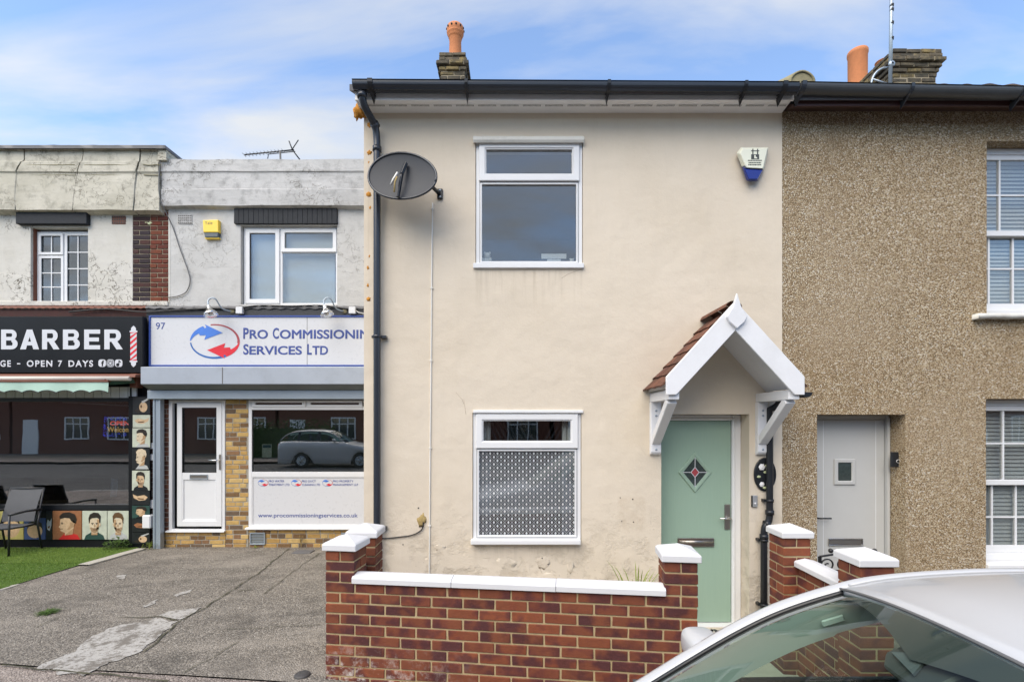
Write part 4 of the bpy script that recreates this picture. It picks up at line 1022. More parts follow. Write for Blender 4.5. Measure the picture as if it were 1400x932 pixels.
# ------------------------------------------------------------------ garden walls
PITCH, BH = .075, .063
CT = .760                      # underside of the coping
ZT = CT + 3*PITCH              # underside of the pier caps
BR = M['red_multi_brick']
def pier_cap(parent, c, base, s=.127, name='pier_cap'):
    mb = MB(); z = ZT+.001
    ring = lambda h, zz_: [(c[0]-h, c[1]-h, zz_), (c[0]+h, c[1]-h, zz_), (c[0]+h, c[1]+h, zz_), (c[0]-h, c[1]+h, zz_)]
    vs = ring(s, z) + ring(s, z+.045) + ring(s-.012, z+.055) + [(c[0], c[1], z+.098)]
    fs = [(3,2,1,0)] + [(a+i, a+(i+1)%4, a+4+(i+1)%4, a+4+i) for a in (0,4) for i in range(4)] + [(8+i, 8+(i+1)%4, 12) for i in range(4)]
    mb.add(vs, fs); return mb.build(name, M['white_paint'], parent, bevel=.004, matrix=base)
def pier(parent, x0, y0, base, zlow, ztop=None, odd=0, body=True, s=.215, zfrom=None):
    n_ = round((ZT - zlow)/PITCH); h = .1025
    for i in range(n_):
        z = ZT - (i+.5)*PITCH
        if zfrom is not None and z < zfrom: break
        if (i+odd) % 2:
            for k in (0, 1): brick(parent, (x0+s/2, y0+.05125+k*.1125, z), s, h, BH, BR, base)
        else:
            for k in (0, 1): brick(parent, (x0+.05125+k*.1125, y0+s/2, z), h, s, BH, BR, base)
    if body:
        MB().box(x0+.006, x0+s-.006, y0+.006, y0+s-.006, zlow, ZT+.0005).build('mortar', M['buff_mortar'], parent, matrix=base)
def coping(parent, x0, x1, yc, base, wd=.155, axis='x'):
    e = wd/2; pr = [(-e, CT+.001), (-e, CT+.040), (-e+.012, CT+.050), (0, CT+.066), (e-.012, CT+.050), (e, CT+.040), (e, CT+.001)]
    L_ = x1-x0; n_ = max(1, round(L_/.78))
    for k in range(n_):
        a, b = x0+L_*k/n_+(.0015 if k else 0), x0+L_*(k+1)/n_-.0015
        mb = MB()
        if axis == 'x': mb.prismx([(yc+p, q) for p, q in pr], a, b)
        else: mb.prism([(yc+p, q) for p, q in pr], a, b)
        mb.build('coping', M['white_paint'], parent, bevel=.003, matrix=base @ Matrix.Translation((0, 0, rnd.uniform(-.0015, .0015))))
# front wall: local x runs along the wall
A0 = Vector((-1.34, 3.47, 0)); A1 = Vector((1.245, 3.16, 0)); LEN = 11.5*.225
ang = math.atan2(A1.y-A0.y, A1.x-A0.x); B = Matrix.Translation(A0) @ Matrix.Rotation(ang, 4, 'Z')
gw = thing('garden_wall', 'low red brick garden wall with white coping and capped piers before the cream house', 'wall', (A0.x, A0.y, 0), 0)
zl = -.14
for i in range(round((CT-zl)/PITCH)):
    z = CT - (i+.5)*PITCH; x = 0.0 if i % 2 == 0 else -.1125
    while x < LEN-.02:
        a = max(x, 0); b = min(x+.2125, LEN-.01)
        if b-a > .03: brick(gw, ((a+b)/2, .05125, z), round(b-a, 4), .1025, BH, BR, B)
        x += .225
MB().box(.005, LEN-.015, .006, .097, zl, CT).build('mortar', M['buff_mortar'], gw, matrix=B)
pier(gw, 0, 0, B, zl, body=False, odd=0, zfrom=CT)
pier(gw, LEN-.225, 0, B, zl, body=False, odd=0, zfrom=CT)
for x0 in (0, LEN-.225):
    MB().box(x0+.006, x0+.209, .006, .209, CT+.0005, ZT+.0005).build('mortar', M['buff_mortar'], gw, matrix=B)
    MB().box(x0+.006, x0+.209, .0975, .209, zl, CT).build('mortar', M['buff_mortar'], gw, matrix=B)
    for i in range(round((CT-zl)/PITCH)):
        z = CT-(i+.5)*PITCH; brick(gw, (x0+.1075, .164, z), .215, .1025, BH, BR, B)
    pier_cap(gw, (x0+.1075, .1075), B)
coping(gw, .205, LEN-.215, .055, B)
# return along the left side to a second pier
I = Matrix()
pier(gw, -1.305, 3.85, I, zl); pier_cap(gw, (-1.1975, 3.9575), I)
for i in range(round((CT-zl)/PITCH)):
    z = CT-(i+.5)*PITCH
    for (a, b) in ([(3.69, 3.845)] if i % 2 else [(3.69, 3.74), (3.75, 3.845)]): brick(gw, (-1.24, (a+b)/2, z), .1025, b-a, BH, BR, I)
MB().box(-1.285, -1.195, 3.686, 3.852, zl, CT).build('mortar', M['buff_mortar'], gw)
coping(gw, 3.70, 3.848, -1.24, I, axis='y')
# dividing wall between the two front gardens
dw = thing('garden_wall', 'red brick dividing wall with two white capped piers behind the car', 'wall', (2.3, 3.5, -.2))
zl2 = -.29
pier(dw, 2.16, 3.84, I, zl2); pier_cap(dw, (2.2675, 3.9475), I)
pier(dw, 2.22, 3.075, I, zl2, odd=1); pier_cap(dw, (2.3275, 3.1825), I)
for i in range(round((CT-zl2)/PITCH)):
    z = CT-(i+.5)*PITCH; y = 3.30 if i % 2 == 0 else 3.1875
    while y < 3.835:
        a = max(y, 3.30); b = min(y+.215, 3.835)
        if b-a > .03: brick(dw, (2.325, (a+b)/2, z), .1025, b-a, BH, BR, I)
        y += .225
MB().box(2.28, 2.37, 3.288, 3.842, zl2, CT).build('mortar', M['buff_mortar'], dw)
coping(dw, 3.292, 3.838, 2.325, I, axis='y', wd=.17)

# ------------------------------------------------------------------ shop number 97
S = SY
shop = thing('shop', 'grey rendered shop with white and blue fascia sign numbered 97', 'shop', (-4.0, S, -.08))
SX0, SX1 = sx(230), -1.46
ZP = hz(285, S-.06)                                    # underside of the parapet band
ZF = sz(424)                                    # foot of the render above the sign
SW = (sx(329), sx(461), sz(417), sz(308))
mb = MB(); wall_holes(mb, SX0+.002, SX1, ZF, ZP+.1, S, .22, [SW]); mb.build('upper_wall', M['shop_grey_render'], shop, recalc=False)
# parapet band: raised, with a rounded uneven top and sloped underside
def parapet(parent, x0, x1, zb, zt, y, mat, n_=40, name='parapet', steps=((0,0),(.34,.012),(.36,0),(.72,.0),(.74,.018),(1,.018)), amp=.012, xl=None, xr=None):
    mb = MB(); pr = [(y+.14, zb-.01), (y-.035, zb+.035)]
    H_ = zt-zb-.035
    for t, o_ in steps: pr.append((y-.035-o_, zb+.035+H_*t))
    pr += [(y+.02, zt+.012), (y+.34, zt+.01), (y+.34, zb)]
    def fn(u, v):
        k = round(v*(len(pr)-1)); p, q = pr[k]; xa_ = xl(q) if xl else x0; xb_ = xr(q) if xr else x1; x = xa_+(xb_-xa_)*u
        return (x, p + .009*mnoise.noise((x*1.7, q*2.3, y)), q + amp*mnoise.noise((x*2.1, k*.8, 1.3)))
    mb.grid(fn, n_, len(pr)-1, smooth=False)
    for u in (0, 1): mb.add([fn(u, k/(len(pr)-1)) for k in range(len(pr))], [list(range(len(pr)))])
    return mb.build(name, mat, parent)
parapet(shop, sx(226.5), SX1, ZP, hz(218.5, S-.10), S-.06, M['parapet_grey'])
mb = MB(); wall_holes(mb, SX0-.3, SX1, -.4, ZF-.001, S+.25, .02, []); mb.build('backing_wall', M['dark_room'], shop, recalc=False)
MB().box(sx(226), SX1+.1, S+.29, 13, 1.0, sz(232)).build('flat_roof', M['slate_roof'], shop)
# black brick-on-end lintel: each brick its own piece
lx0_, lx1_, lz0_, lz1_ = sx(322), sx(462), sz(307), sz(286.5)
lin = MB().box(lx0_, lx1_, S-.035, S+.08, lz0_+.004, lz1_).build('lintel', M['lintel_black'], shop)
nl = 21
for k in range(nl):
    a = lx0_+(lx1_-lx0_)*k/nl; b = lx0_+(lx1_-lx0_)*(k+1)/nl-.003
    brick(lin, ((a+b)/2, S+.012, (lz0_+lz1_)/2), b-a, .11, lz1_-lz0_, M['lintel_black'], worn=.6, out=.001)
# first-floor window
x0, x1, z0, z1 = SW; wy3 = S+.07
wn = MB().ring(x0+.01, x1-.004, z0+.004, z1-.004, wy3, wy3+.07, .045).build('window', M['upvc'], shop, bevel=.005); wn['label'] = 'first floor window with a tall light and a small top light'
xm = sx(381); zt_ = sz(342)
MB().box(xm-.03, xm+.03, wy3+.001, wy3+.069, z0+.045, z1-.045).build('mullion', M['upvc'], wn, bevel=.004)
MB().box(xm+.03, x1-.05, wy3+.002, wy3+.068, zt_-.025, zt_+.025).build('transom', M['upvc'], wn, bevel=.004)
MB().ring(x0+.045, xm-.012, z0+.04, z1-.035, wy3-.02, wy3-.001, .07).build('sash', M['upvc'], wn, bevel=.006)
MB().ring(xm+.012, x1-.03, zt_-.012, z1-.035, wy3-.02, wy3-.001, .062).build('sash', M['upvc'], wn, bevel=.006)
for (a, b, c, d) in ((x0+.11, xm-.078, z0+.106, z1-.10), (xm+.07, x1-.09, zt_+.046, z1-.092), (xm+.03, x1-.05, z0+.05, zt_-.025)):
    MB().box(a, b, wy3+.008, wy3+.012, c, d).build('pane', M['window_glass'], wn)
MB().box(x0-.0, x1+.0, S-.03, S+.075, z0-.045, z0+.003).build('sill', M['shop_grey_render'], wn, bevel=.006)
room(shop, x0-.4, x1+.4, z0-.3, z1+.2, S+.23, S+2.5, M['pale_room'])
mb = MB(); mb.box(x0+.1, x1-.1, wy3+.10, wy3+.104, z0+.05, z1-.05); mb.build('roller_blind', M['curtain'], wn)
# air brick
def air_brick(parent, a, b, c, d, y, mat, hole, nx, nz):
    o = MB().box(a, b, y-.012, y+.02, c, d).build('air_brick', mat, parent, bevel=.003)
    mm = MB()
    for i in range(nx):
        for j in range(nz):
            u = a+(b-a)*(i+.5)/nx; v = c+(d-c)*(j+.5)/nz; hx_, hz_ = (b-a)/nx*.3, (d-c)/nz*.3
            mm.box(u-hx_, u+hx_, y-.0135, y-.0118, v-hz_, v+hz_)
    mm.build('grille_holes', hole, o)
air_brick(shop, sx(244), sx(263), sz(306.5), sz(294), S, M['parapet_grey'], M['car_frit'], 7, 4)
# dark band over the sign, lead flashing on top
mb = MB(); mb.box(sx(203), SX1, S-.045, S+.2, sz(433), sz(422.5)); mb.build('fascia_board', M['painted_black_brickwork'], shop)
mb = MB(); n_ = 90
mb.grid(lambda u, v: (sx(203)+(SX1-sx(203))*u, S-.065+.07*v, sz(420)+.010*math.sin(u*150)*(1-v)+.02*v), n_, 1); mb.grid(lambda u, v: (sx(203)+(SX1-sx(203))*u, S-.065, sz(420)+.010*math.sin(u*150)-.035*v), n_, 1)
mb.build('lead_flashing', M['lead_flashing'], shop)
# fascia sign
sg_x0, sg_x1, sg_z0, sg_z1 = sx(208), SX1-.02, sz(501.5), sz(432.5); sy = S-.06
sign = MB().box(sg_x0+.02, sg_x1, sy, sy+.05, sg_z0+.02, sg_z1-.02).build('fascia_sign', M['sign_white'], shop); sign['label'] = 'white fascia sign with blue lettering and round arrow logo'
MB().ring(sg_x0, sg_x1+.01, sg_z0, sg_z1, sy-.016, sy+.052, .026).build('sign_frame', M['sign_blue'], sign, bevel=.004)
MB().box(sx(421.8), sx(422.4), sy-.0012, sy+.001, sg_z0+.03, sg_z1-.03).build('panel_joint', M['cable_grey'], sign)
pb = M['print_blue']; ty = sy-.0005; TH = .0025
def st(body, a, b, c, d, **k): return text_mesh('lettering', body, k.pop('mat', pb), k.pop('parent', sign), sx(a), sx(b), sz(d), sz(c), k.pop('y', ty), TH, **k)
st('97', 217, 229.5, 442, 451)
# small capitals: each word a tall first letter followed by lower capitals
def word(first, rest, a, b, top, base, small, fw, parent=sign, y=ty, bold=.026, mat=pb):
    text_mesh('lettering', first, mat, parent, a, a+fw, base, top, y, TH, bold=bold)
    text_mesh('lettering', rest, mat, parent, a+fw*1.13, b, base, small, y, TH, bold=bold)
word('P', 'RO', sx(335.5), sx(369), sz(449), sz(464), sz(451.5), .088)
word('C', 'OMMISSIONING', sx(375.5), sx(521), sz(449), sz(464), sz(451.5), .098)
word('S', 'ERVICES', sx(335.5), sx(415), sz(471), sz(485.5), sz(473.5), .085)
word('L', 'TD', sx(422.5), sx(450.5), sz(471), sz(485.5), sz(473.5), .07)
def arrow_logo(parent, cx, cz, a, b, y, th=.0022):
    def arc(t0, t1, w0, w1, mat, n_=20, dy=0):
        pts = []
        for k in range(n_+1):
            t = R(t0+(t1-t0)*k/n_); pts.append((cx+a*math.cos(t), cz+b*math.sin(t)))
        for k in range(n_, -1, -1):
            t = R(t0+(t1-t0)*k/n_); w_ = w0+(w1-w0)*k/n_; pts.append((cx+(a-w_)*math.cos(t), cz+(b-w_*.75)*math.sin(t)))
        m_ = MB(); n2 = len(pts)
        h = n2//2
        for k in range(h-1):
            q = [pts[k], pts[k+1], pts[n2-2-k], pts[n2-1-k]]; m_.add([(x_, y-th-dy, z_) for x_, z_ in q], [(0,1,2,3)])
        return m_.build('logo_arc', mat, parent)
    arc(178, 118, a*.03, a*.34, M['logo_blue'], dy=.0004)
    arc(184, 318, a*.05, a*.13, M['logo_deep_blue'])
    arc(100, -6, a*.06, a*.10, M['logo_dull_red'])
    arc(-2, -62, a*.03, a*.34, M['logo_red'], dy=.0004)
    for s_, mat in ((1, 'logo_blue'), (-1, 'logo_red')):
        pts = [(-.40,.98),(.31,.50),(-.42,.10),(-.36,.36),(-.60,.34),(-.70,.62),(-.34,.80)]
        m_ = MB(); m_.prism([(cx+s_*p*a, cz+s_*q*b) for p, q in pts], y-th-.0012, y-th-.0003); m_.build('logo_arrow', M[mat], parent)
arrow_logo(sign, sx(297), sz(467.5), .395, .275, ty)
# roller shutter housing and guide rail
hy = S-.36
hb = MB(); hb.prismx([(S-.02, sz(501)), (hy, hz(501.5, hy)), (hy, hz(525, hy)), (hy+.17, hz(532.5, hy+.17)), (S-.02, hz(532.5, hy+.17))], hx(192, hy), SX1-.01)
hb = hb.build('shutter_housing', M['shutter_grey'], shop, bevel=.006)
MB().box(hx(303.6, hy), hx(304.8, hy), hy-.002, hy+.02, hz(524.5, hy), hz(502, hy)).build('panel_joint', M['cable_grey'], hb)
mb = MB(); mb.add([(hx(193, hy), hy+.004, hz(525.4, hy)-.003), (SX1-.02, hy+.004, hz(525.4, hy)-.003), (SX1-.02, hy+.165, hz(532.5, hy+.17)-.004), (hx(193, hy), hy+.165, hz(532.5, hy+.17)-.004)], [(0,1,2,3)]); mb.build('housing_underside', M['shutter_under'], hb)
sl = MB().box(sx(212), SX1-.02, S-.17, S-.09, sz(546), hz(533, hy+.17)+.0).build('shutter_bottom_rail', M['galvanised'], hb, bevel=.006)
gr2 = S-.13
MB().ring(hx(209, gr2), hx(219, gr2), gz(-5.7, 7.5)-.02, hz(538, gr2), gr2, gr2+.09, .028, wt=.001, wb=.001).build('shutter_guide', M['galvanised'], shop, bevel=.004)
MB().box(hx(210, gr2), hx(218, gr2), gr2+.012, gr2+.08, gz(-5.7, 7.5)-.02, hz(538, gr2)).build('shutter_guide', M['galvanised'], shop)
# ground floor brickwork, brick by brick
YB = M['yellow_stock_brick']
def brick_panel(parent, x0, x1, z0, z1, y, mat, mortar, pitch=.0745, bl=.215, off=0, rng=None):
    n_ = round((z1-z0)/pitch); pitch = (z1-z0)/n_
    MB().box(x0+.003, x1-.003, y+.006, y+.12, z0, z1-.002).build('mortar', mortar, parent)
    for i in range(n_):
        z = z1-(i+.5)*pitch; p = x0 - (bl/2 if (i+off) % 2 else 0) - (.06 if i % 5 == 2 else 0)
        while p < x1-.02:
            L2 = bl if rnd.random() > .42 else bl/2
            a, b = max(p, x0), min(p+L2, x1)
            if b-a > .025: brick(parent, ((a+b)/2, y+.05, z), round(b-a, 2)-.002, .10, pitch-.011, mat, worn=1.3)
            p += L2+.010
ztop = sz(546); zbase = gz(-4, 7.6)-.03
DX0, DX1 = sx(231), sx(308); WX0, WX1 = sx(340), SX1-.03
brick_panel(shop, DX1+.004, WX0-.004, zbase, ztop, S, YB, M['grey_mortar'])
zsill_d, zsill_w = sz(726), sz(722)
brick_panel(shop, sx(222), DX1+.0, zbase, zsill_d-.004, S+.001, YB, M['grey_mortar'], off=1)
brick_panel(shop, WX0-.0, SX1-.01, zbase, zsill_w-.006, S+.001, YB, M['grey_mortar'])
brick_panel(shop, sx(222), DX0-.003, zsill_d-.002, ztop, S+.002, M['brown_brick'], M['grey_mortar'], off=1)
# shop door
dn = MB().ring(DX0, DX1, zsill_d+.006, ztop-.004, S-.01, S+.06, .055, wb=.03).build('door', M['upvc'], shop, bevel=.006); dn['label'] = 'white half-glazed shop door'
lfx0, lfx1, lfz0, lfz1 = sx(243), sx(304), sz(719), sz(550); ly = S-.022
MB().ring(lfx0, lfx1, lfz0, lfz1, ly, ly+.05, .085, wb=.09).build('door_leaf', M['upvc'], dn, bevel=.006)
zr = sz(649)
MB().box(lfx0+.083, lfx1-.083, ly+.003, ly+.045, zr-.06, zr+.045).build('mid_rail', M['upvc'], dn, bevel=.004)
MB().box(lfx0+.08, lfx1-.08, ly+.018, ly+.04, lfz0+.085, zr-.05).build('lower_panel', M['upvc'], dn)
MB().ring(lfx0+.082, lfx1-.082, lfz0+.087, zr-.055, ly+.004, ly+.02, .022).build('panel_bead', M['upvc'], dn, bevel=.004)
MB().ring(lfx0+.082, lfx1-.082, zr+.04, lfz1-.082, ly+.002, ly+.02, .012).build('gasket', M['black_plastic'], dn)
MB().box(lfx0+.09, lfx1-.09, ly+.022, ly+.026, zr+.046, lfz1-.09).build('pane', M['shop_glass'], dn)
MB().ring(sx(261), sx(285.5), sz(654.5), sz(648), ly-.012, ly+.004, .012).build('letterbox', M['galvanised'], dn, bevel=.003)
MB().box(sx(262), sx(284.5), ly-.007, ly+.002, sz(653.5), sz(649)).build('letterbox_flap', M['brushed_steel'], dn)
MB().box(sx(300.8), sx(303.6), ly-.012, ly, sz(641.5), sz(621)).build('handle_plate', M['brushed_steel'], dn, bevel=.003)
mb = MB(); zh = sz(628.5); mb.tube([(sx(302.2), ly, zh), (sx(302.2), ly-.045, zh)], .009, 8); mb.tube([(sx(302.6), ly-.045, zh), (sx(289), ly-.048, zh)], .009, 8); mb.build('handle', M['chrome'], dn)
MB().prismx([(S-.05, zsill_d-.008), (S-.05, zsill_d+.012), (S+.05, zsill_d+.03), (S+.05, zsill_d-.008)], DX0-.03, DX1+.005).build('threshold', M['upvc'], dn, bevel=.004)
# shop window: two hoppers over a wide pane over a solid printed panel
wz0, wz1 = sz(722), ztop-.004
fwn = MB().ring(WX0, WX1, wz0, wz1, S-.008, S+.06, .055, wt=.03, wb=.05).build('window', M['upvc'], shop, bevel=.005); fwn['label'] = 'wide shop window over a white printed panel'
xe = sx(419.5); ztr = sz(557.5); zml = sz(648)
MB().box(WX0+.055, WX1-.055, S-.007, S+.059, ztr-.03, ztr+.028).build('transom', M['upvc'], fwn, bevel=.004)
MB().box(WX0+.055, WX1-.055, S-.007, S+.059, zml-.04, zml+.04).build('transom', M['upvc'], fwn, bevel=.004)
MB().box(xe-.03, xe+.03, S-.006, S+.058, ztr+.028, wz1-.03).build('mullion', M['upvc'], fwn, bevel=.004)
xs_ = [WX0+.05, xe, sx(497), sx(575), WX1-.05]
for a, b in zip(xs_, xs_[1:]):
    MB().ring(a+.012, b-.012, ztr+.012, wz1-.012, S-.026, S-.009, .055, wt=.035, wb=.04).build('sash', M['upvc'], fwn, bevel=.004)
    MB().box(a+.06, b-.06, S-.004, S, ztr+.045, wz1-.04).build('pane', M['shop_glass'], fwn)
MB().box(WX0+.055, WX1-.055, S+.012, S+.016, zml+.04, ztr-.03).build('pane', M['shop_glass'], fwn)
MB().ring(WX0+.05, WX1-.05, zml+.034, ztr-.026, S-.002, S+.014, .012).build('gasket', M['black_plastic'], fwn)
pn = MB().box(WX0+.055, WX1-.055, S+.008, S+.03, wz0+.05, zml-.04).build('panel', M['sign_white'], fwn)
MB().ring(WX0+.05, WX1-.05, wz0+.045, zml-.036, S-.004, S+.012, .016).build('glazing_bead', M['upvc'], fwn, bevel=.004)
MB().prismx([(S-.06, wz0-.01), (S-.06, wz0+.012), (S+.04, wz0+.03), (S+.04, wz0-.01)], WX0-.035, WX1).build('sill', M['upvc'], fwn, bevel=.004)
py2 = S+.0075
for cx_, tx0, l1, e1, l2, e2 in ((359.5, 367, 'PRO WATER', 388.5, 'TREATMENT LTD', 395.5), (405, 412.5, 'PRO DUCT', 431.5, 'CLEANING LTD', 437.5), (447.5, 455, 'PRO PROPERTY', 483, 'MANAGEMENT LLP', 489.5)):
    arrow_logo(fwn, sx(cx_), sz(659.8), .083, .056, py2, .001)
    text_mesh('lettering', l1, pb, fwn, sx(tx0), sx(e1), sz(659), sz(656), py2, .001, bold=.02); text_mesh('lettering', l2, pb, fwn, sx(tx0), sx(e2), sz(663.8), sz(660.8), py2, .001, bold=.02)
text_mesh('lettering', 'www.procommissioningservices.co.uk', pb, fwn, sx(352.5), sx(489), sz(708.6), sz(701.4), py2, .001, bold=.012)
# air vents low in the brickwork
for a, b in ((342, 363), (467, 488)):
    v_ = MB().ring(sx(a), sx(b), sz(744), sz(727.5), S-.02, S+.01, .02).build('floor_vent', M['galvanised'], shop, bevel=.003)
    MB().box(sx(a)+.018, sx(b)-.018, S-.006, S+.008, sz(744)+.018, sz(727.5)-.018).build('vent_back', M['shutter_under'], v_)
    for q in (732, 736, 740): MB().box(sx(a)+.02, sx(b)-.02, S-.012, S-.004, sz(q)-.004, sz(q)+.004).build('vent_bar', M['galvanised'], v_)
# inside: dark room, desk, notices
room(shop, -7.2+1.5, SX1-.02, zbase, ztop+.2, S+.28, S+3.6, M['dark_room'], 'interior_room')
tb = MB().box(sx(352), SX1-.2, S+.9, S+1.5, sz(640), sz(636)).build('window_desk', M['counter_brown'], shop)
n0 = MB().box(sx(357), sx(370), S+.03, S+.034, sz(625), sz(607)).build('window_notice', M['poster_white'], shop); MB().box(sx(358), sx(369), S+.028, S+.0295, sz(612), sz(608)).build('notice_print', M['interior_blue'], n0)
for i, (a, b, c, d, yy, m_) in enumerate([(385,415,612,640,1.7,'interior_blue'),(430,455,616,640,1.6,'print_dark'),(437,448,618,632,1.1,'logo_dull_red'),(462,488,614,640,1.2,'galvanised'),(400,428,628,640,1.0,'print_dark')]):
    MB().box(hx(a, S+yy), hx(b, S+yy), S+yy, S+yy+.25, hz(d, S+yy), hz(c, S+yy)).build('office_box', M[m_], shop, bevel=.02)
# swan-neck lamps over the sign
def swan_lamp(px, lab):
    X = sx(px); t = thing('swan_neck_lamp', lab, 'lamp', (X, S-.3, sz(438)), group='lamps above the fascia sign')
    b0 = Vector((X+.20, S-.05, sz(426.5)))
    MB().lathe([(0,.02),(.032,.018),(.042,.0),(.042,-.01)], b0, 16, (0,-1,0)).build('wall_rose', M['moss_stone'], t)
    top = Vector((X-.01, S-.26, sz(414))); end = Vector((X-.02, S-.30, sz(425)))
    P = [b0, b0+Vector((-.05,-.07,.0)), b0+Vector((-.10,-.13,.03)), top+Vector((.07,.02,-.01)), top+Vector((.03,0,.012)), top+Vector((-.01,-.005,.0)), top+Vector((-.03,-.02,-.04)), end]
    Q = []
    for i in range(len(P)-1):
        for k in range(4):
            t_ = k/4; p0, p1, p2, p3 = P[max(i-1,0)], P[i], P[i+1], P[min(i+2, len(P)-1)]
            Q.append(.5*((2*p1)+(-p0+p2)*t_+(2*p0-5*p1+4*p2-p3)*t_**2+(-p0+3*p1-3*p2+p3)*t_**3))
    Q.append(P[-1]); MB().tube(Q, .0105, 10).build('neck', M['galvanised'], t)
    d = Vector((.35, -.12, -1)).normalized()
    MB().lathe([(.0,-.01),(.026,-.008),(.032,.0),(.032,.045),(.040,.05),(.046,.07),(.070,.085),(.074,.10),(.098,.118),(.102,.145),(.096,.148),(.068,.11),(.0,.09)], end, 24, d).build('lamp_shade', M['chrome'], t)
    MB().lathe([(.0,.09),(.032,.10),(.036,.125),(.02,.15),(0,.155)], end, 16, d).build('bulb', M['plate_white'], t)
    x2 = sx(px+29); MB().box(x2-.055, x2+.05, S-.11, S-.046, sz(430.5), sz(421.5)).build('junction_box', M['upvc'], t, bevel=.006)
    return t
swan_lamp(303, 'chrome swan-neck lamp above the round arrow logo'); swan_lamp(455.5, 'chrome swan-neck lamp above the end of the blue lettering')
# yellow alarm box
ya = thing('alarm_box', 'yellow bell alarm box on the grey render beside the first floor window', 'alarm', (sx(291), S, sz(327)))
yx0, yx1 = sx(281), sx(302)
mb = MB(); mb.prism([(yx0, sz(303.5)), (yx1, sz(302.8)), (yx1+.004, sz(320)), (yx0+.01, sz(320))], S-.075, S); mb.build('casing', M['alarm_yellow'], ya, bevel=.012, seg=2)
mb = MB(); mb.prism([(yx0+.012, sz(319.8)), (yx1+.002, sz(319.8)), (yx1-.012, sz(326.5)), (yx0+.03, sz(326.5))], S-.066, S); mb.build('lens', M['alarm_dark'], ya, bevel=.008)
mb = MB(); mb.prism([(yx0+.02, sz(326.3)), (yx1-.002, sz(326.3)), (yx1-.002, sz(327.8)), (yx0+.02, sz(327.8))], S-.05, S); mb.build('base_lip', M['alarm_yellow'], ya)
text_mesh('lettering', 'Yale', M['print_dark'], ya, sx(284), sx(294.5), sz(309.6), sz(305.2), S-.0752, .001)
# cables
def cable(name, pts, r, mat, lab, cat='cable', parent=None):
    P = [Vector(p) for p in pts]; Q = []
    for i in range(len(P)-1):
        for k in range(5):
            t_ = k/5; p0, p1, p2, p3 = P[max(i-1,0)], P[i], P[i+1], P[min(i+2, len(P)-1)]
            Q.append(.5*((2*p1)+(-p0+p2)*t_+(2*p0-5*p1+4*p2-p3)*t_**2+(-p0+3*p1-3*p2+p3)*t_**3))
    Q.append(P[-1]); o = MB().tube(Q, r, 6).build(name, mat, parent)
    if lab: tag(o, lab, cat)
    return o
cable('loose_cable', [(sx(a), S-.02-(.12 if b < 284 else 0), sz(b)) for a, b in [(229,219),(226,250),(228,278),(237,310),(247,340),(258,370),(261,385),(256,399),(245,405),(232,407)]], .008, M['cable_grey'], 'loose thin cable looping down the grey shop wall')
cable('wall_cable', [(sx(a), S-.075, sz(b)) for a, b in [(100,428),(150,424),(200,428),(235,426),(270,424),(300,423),(331,424)]], .012, M['cable_black'], 'dark sagging cable above the shop signs ending at the left lamp')
cable('wall_cable', [(sx(a), S-.075, sz(b)) for a, b in [(335,422),(360,419),(400,420),(440,419),(478,424)]], .010, M['cable_black'], 'dark cable between the two sign lamps')
cable('lamp_flex', [(sx(a), S-.075-.03*k, sz(b)) for k, (a, b) in enumerate([(489,426),(493,429),(500,431),(506,433)])], .006, M['cable_white'], 'short white flex beside the right lamp box')
# roof aerial on the flat roof
ra = thing('roof_aerial', 'black television aerial lying low above the grey shop parapet', 'aerial', (sx(390), S+1.0, sz(222)))
AY = S+1.0
A_ = Vector((hx(338, AY), AY-.1, hz(216, AY))); B_ = Vector((hx(402, AY), AY, hz(205, AY)))
MB().tube([A_, B_], .012, 8).build('boom', M['cable_black'], ra)
for k in range(12):
    p = A_.lerp(B_, k/14); MB().tube([p+Vector((-.06,.05,.06)), p-Vector((-.06,.05,.06))], .006, 6).build('element', M['cable_grey'], ra)
for s_ in (-1, 1): MB().tube([B_+Vector((-.03,0,0)), B_+Vector((-.10 if s_ > 0 else .10, .02, .17*s_))], .011, 6).build('reflector', M['cable_black'], ra)
MB().tube([B_+Vector((.06,.04,.20)), B_+Vector((-.02,-.04,-.02))], .009, 6).build('reflector', M['cable_black'], ra)
MB().tube([A_.lerp(B_,.72), A_.lerp(B_,.72)+Vector((.02,.0,-.6))], .016, 8).build('mast', M['cable_grey'], ra)
MB().tube([B_+Vector((0,.05,0)), (hx(369, AY), AY-.05, hz(213, AY)), (hx(366, AY), AY, hz(217, AY))], .008, 6).build('lead', M['cable_black'], ra)

# ------------------------------------------------------------------ the barber's
bar = thing('shop', 'barber shop with black sign and peeling cream render above', 'shop', (-8, S, -.08))
BX0, BX1 = -11.6, sx(229.6)
BW = (sx(42), sx(120.5), sz(417), sz(311)); BP0, BP1 = sx(181.5), sx(231)
mb = MB(); wall_holes(mb, BX0, BP0, ZF, sz(292), S-.002, .22, [BW, (-10.6, -9.4, sz(417), sz(311))]); mb.build('upper_wall', M['shop_cream_render'], bar, recalc=False)
MB().box(BP1-.006, BP1+.02, S-.004, S+.2, ZF, sz(292)).build('upper_wall', M['shop_cream_render'], bar)
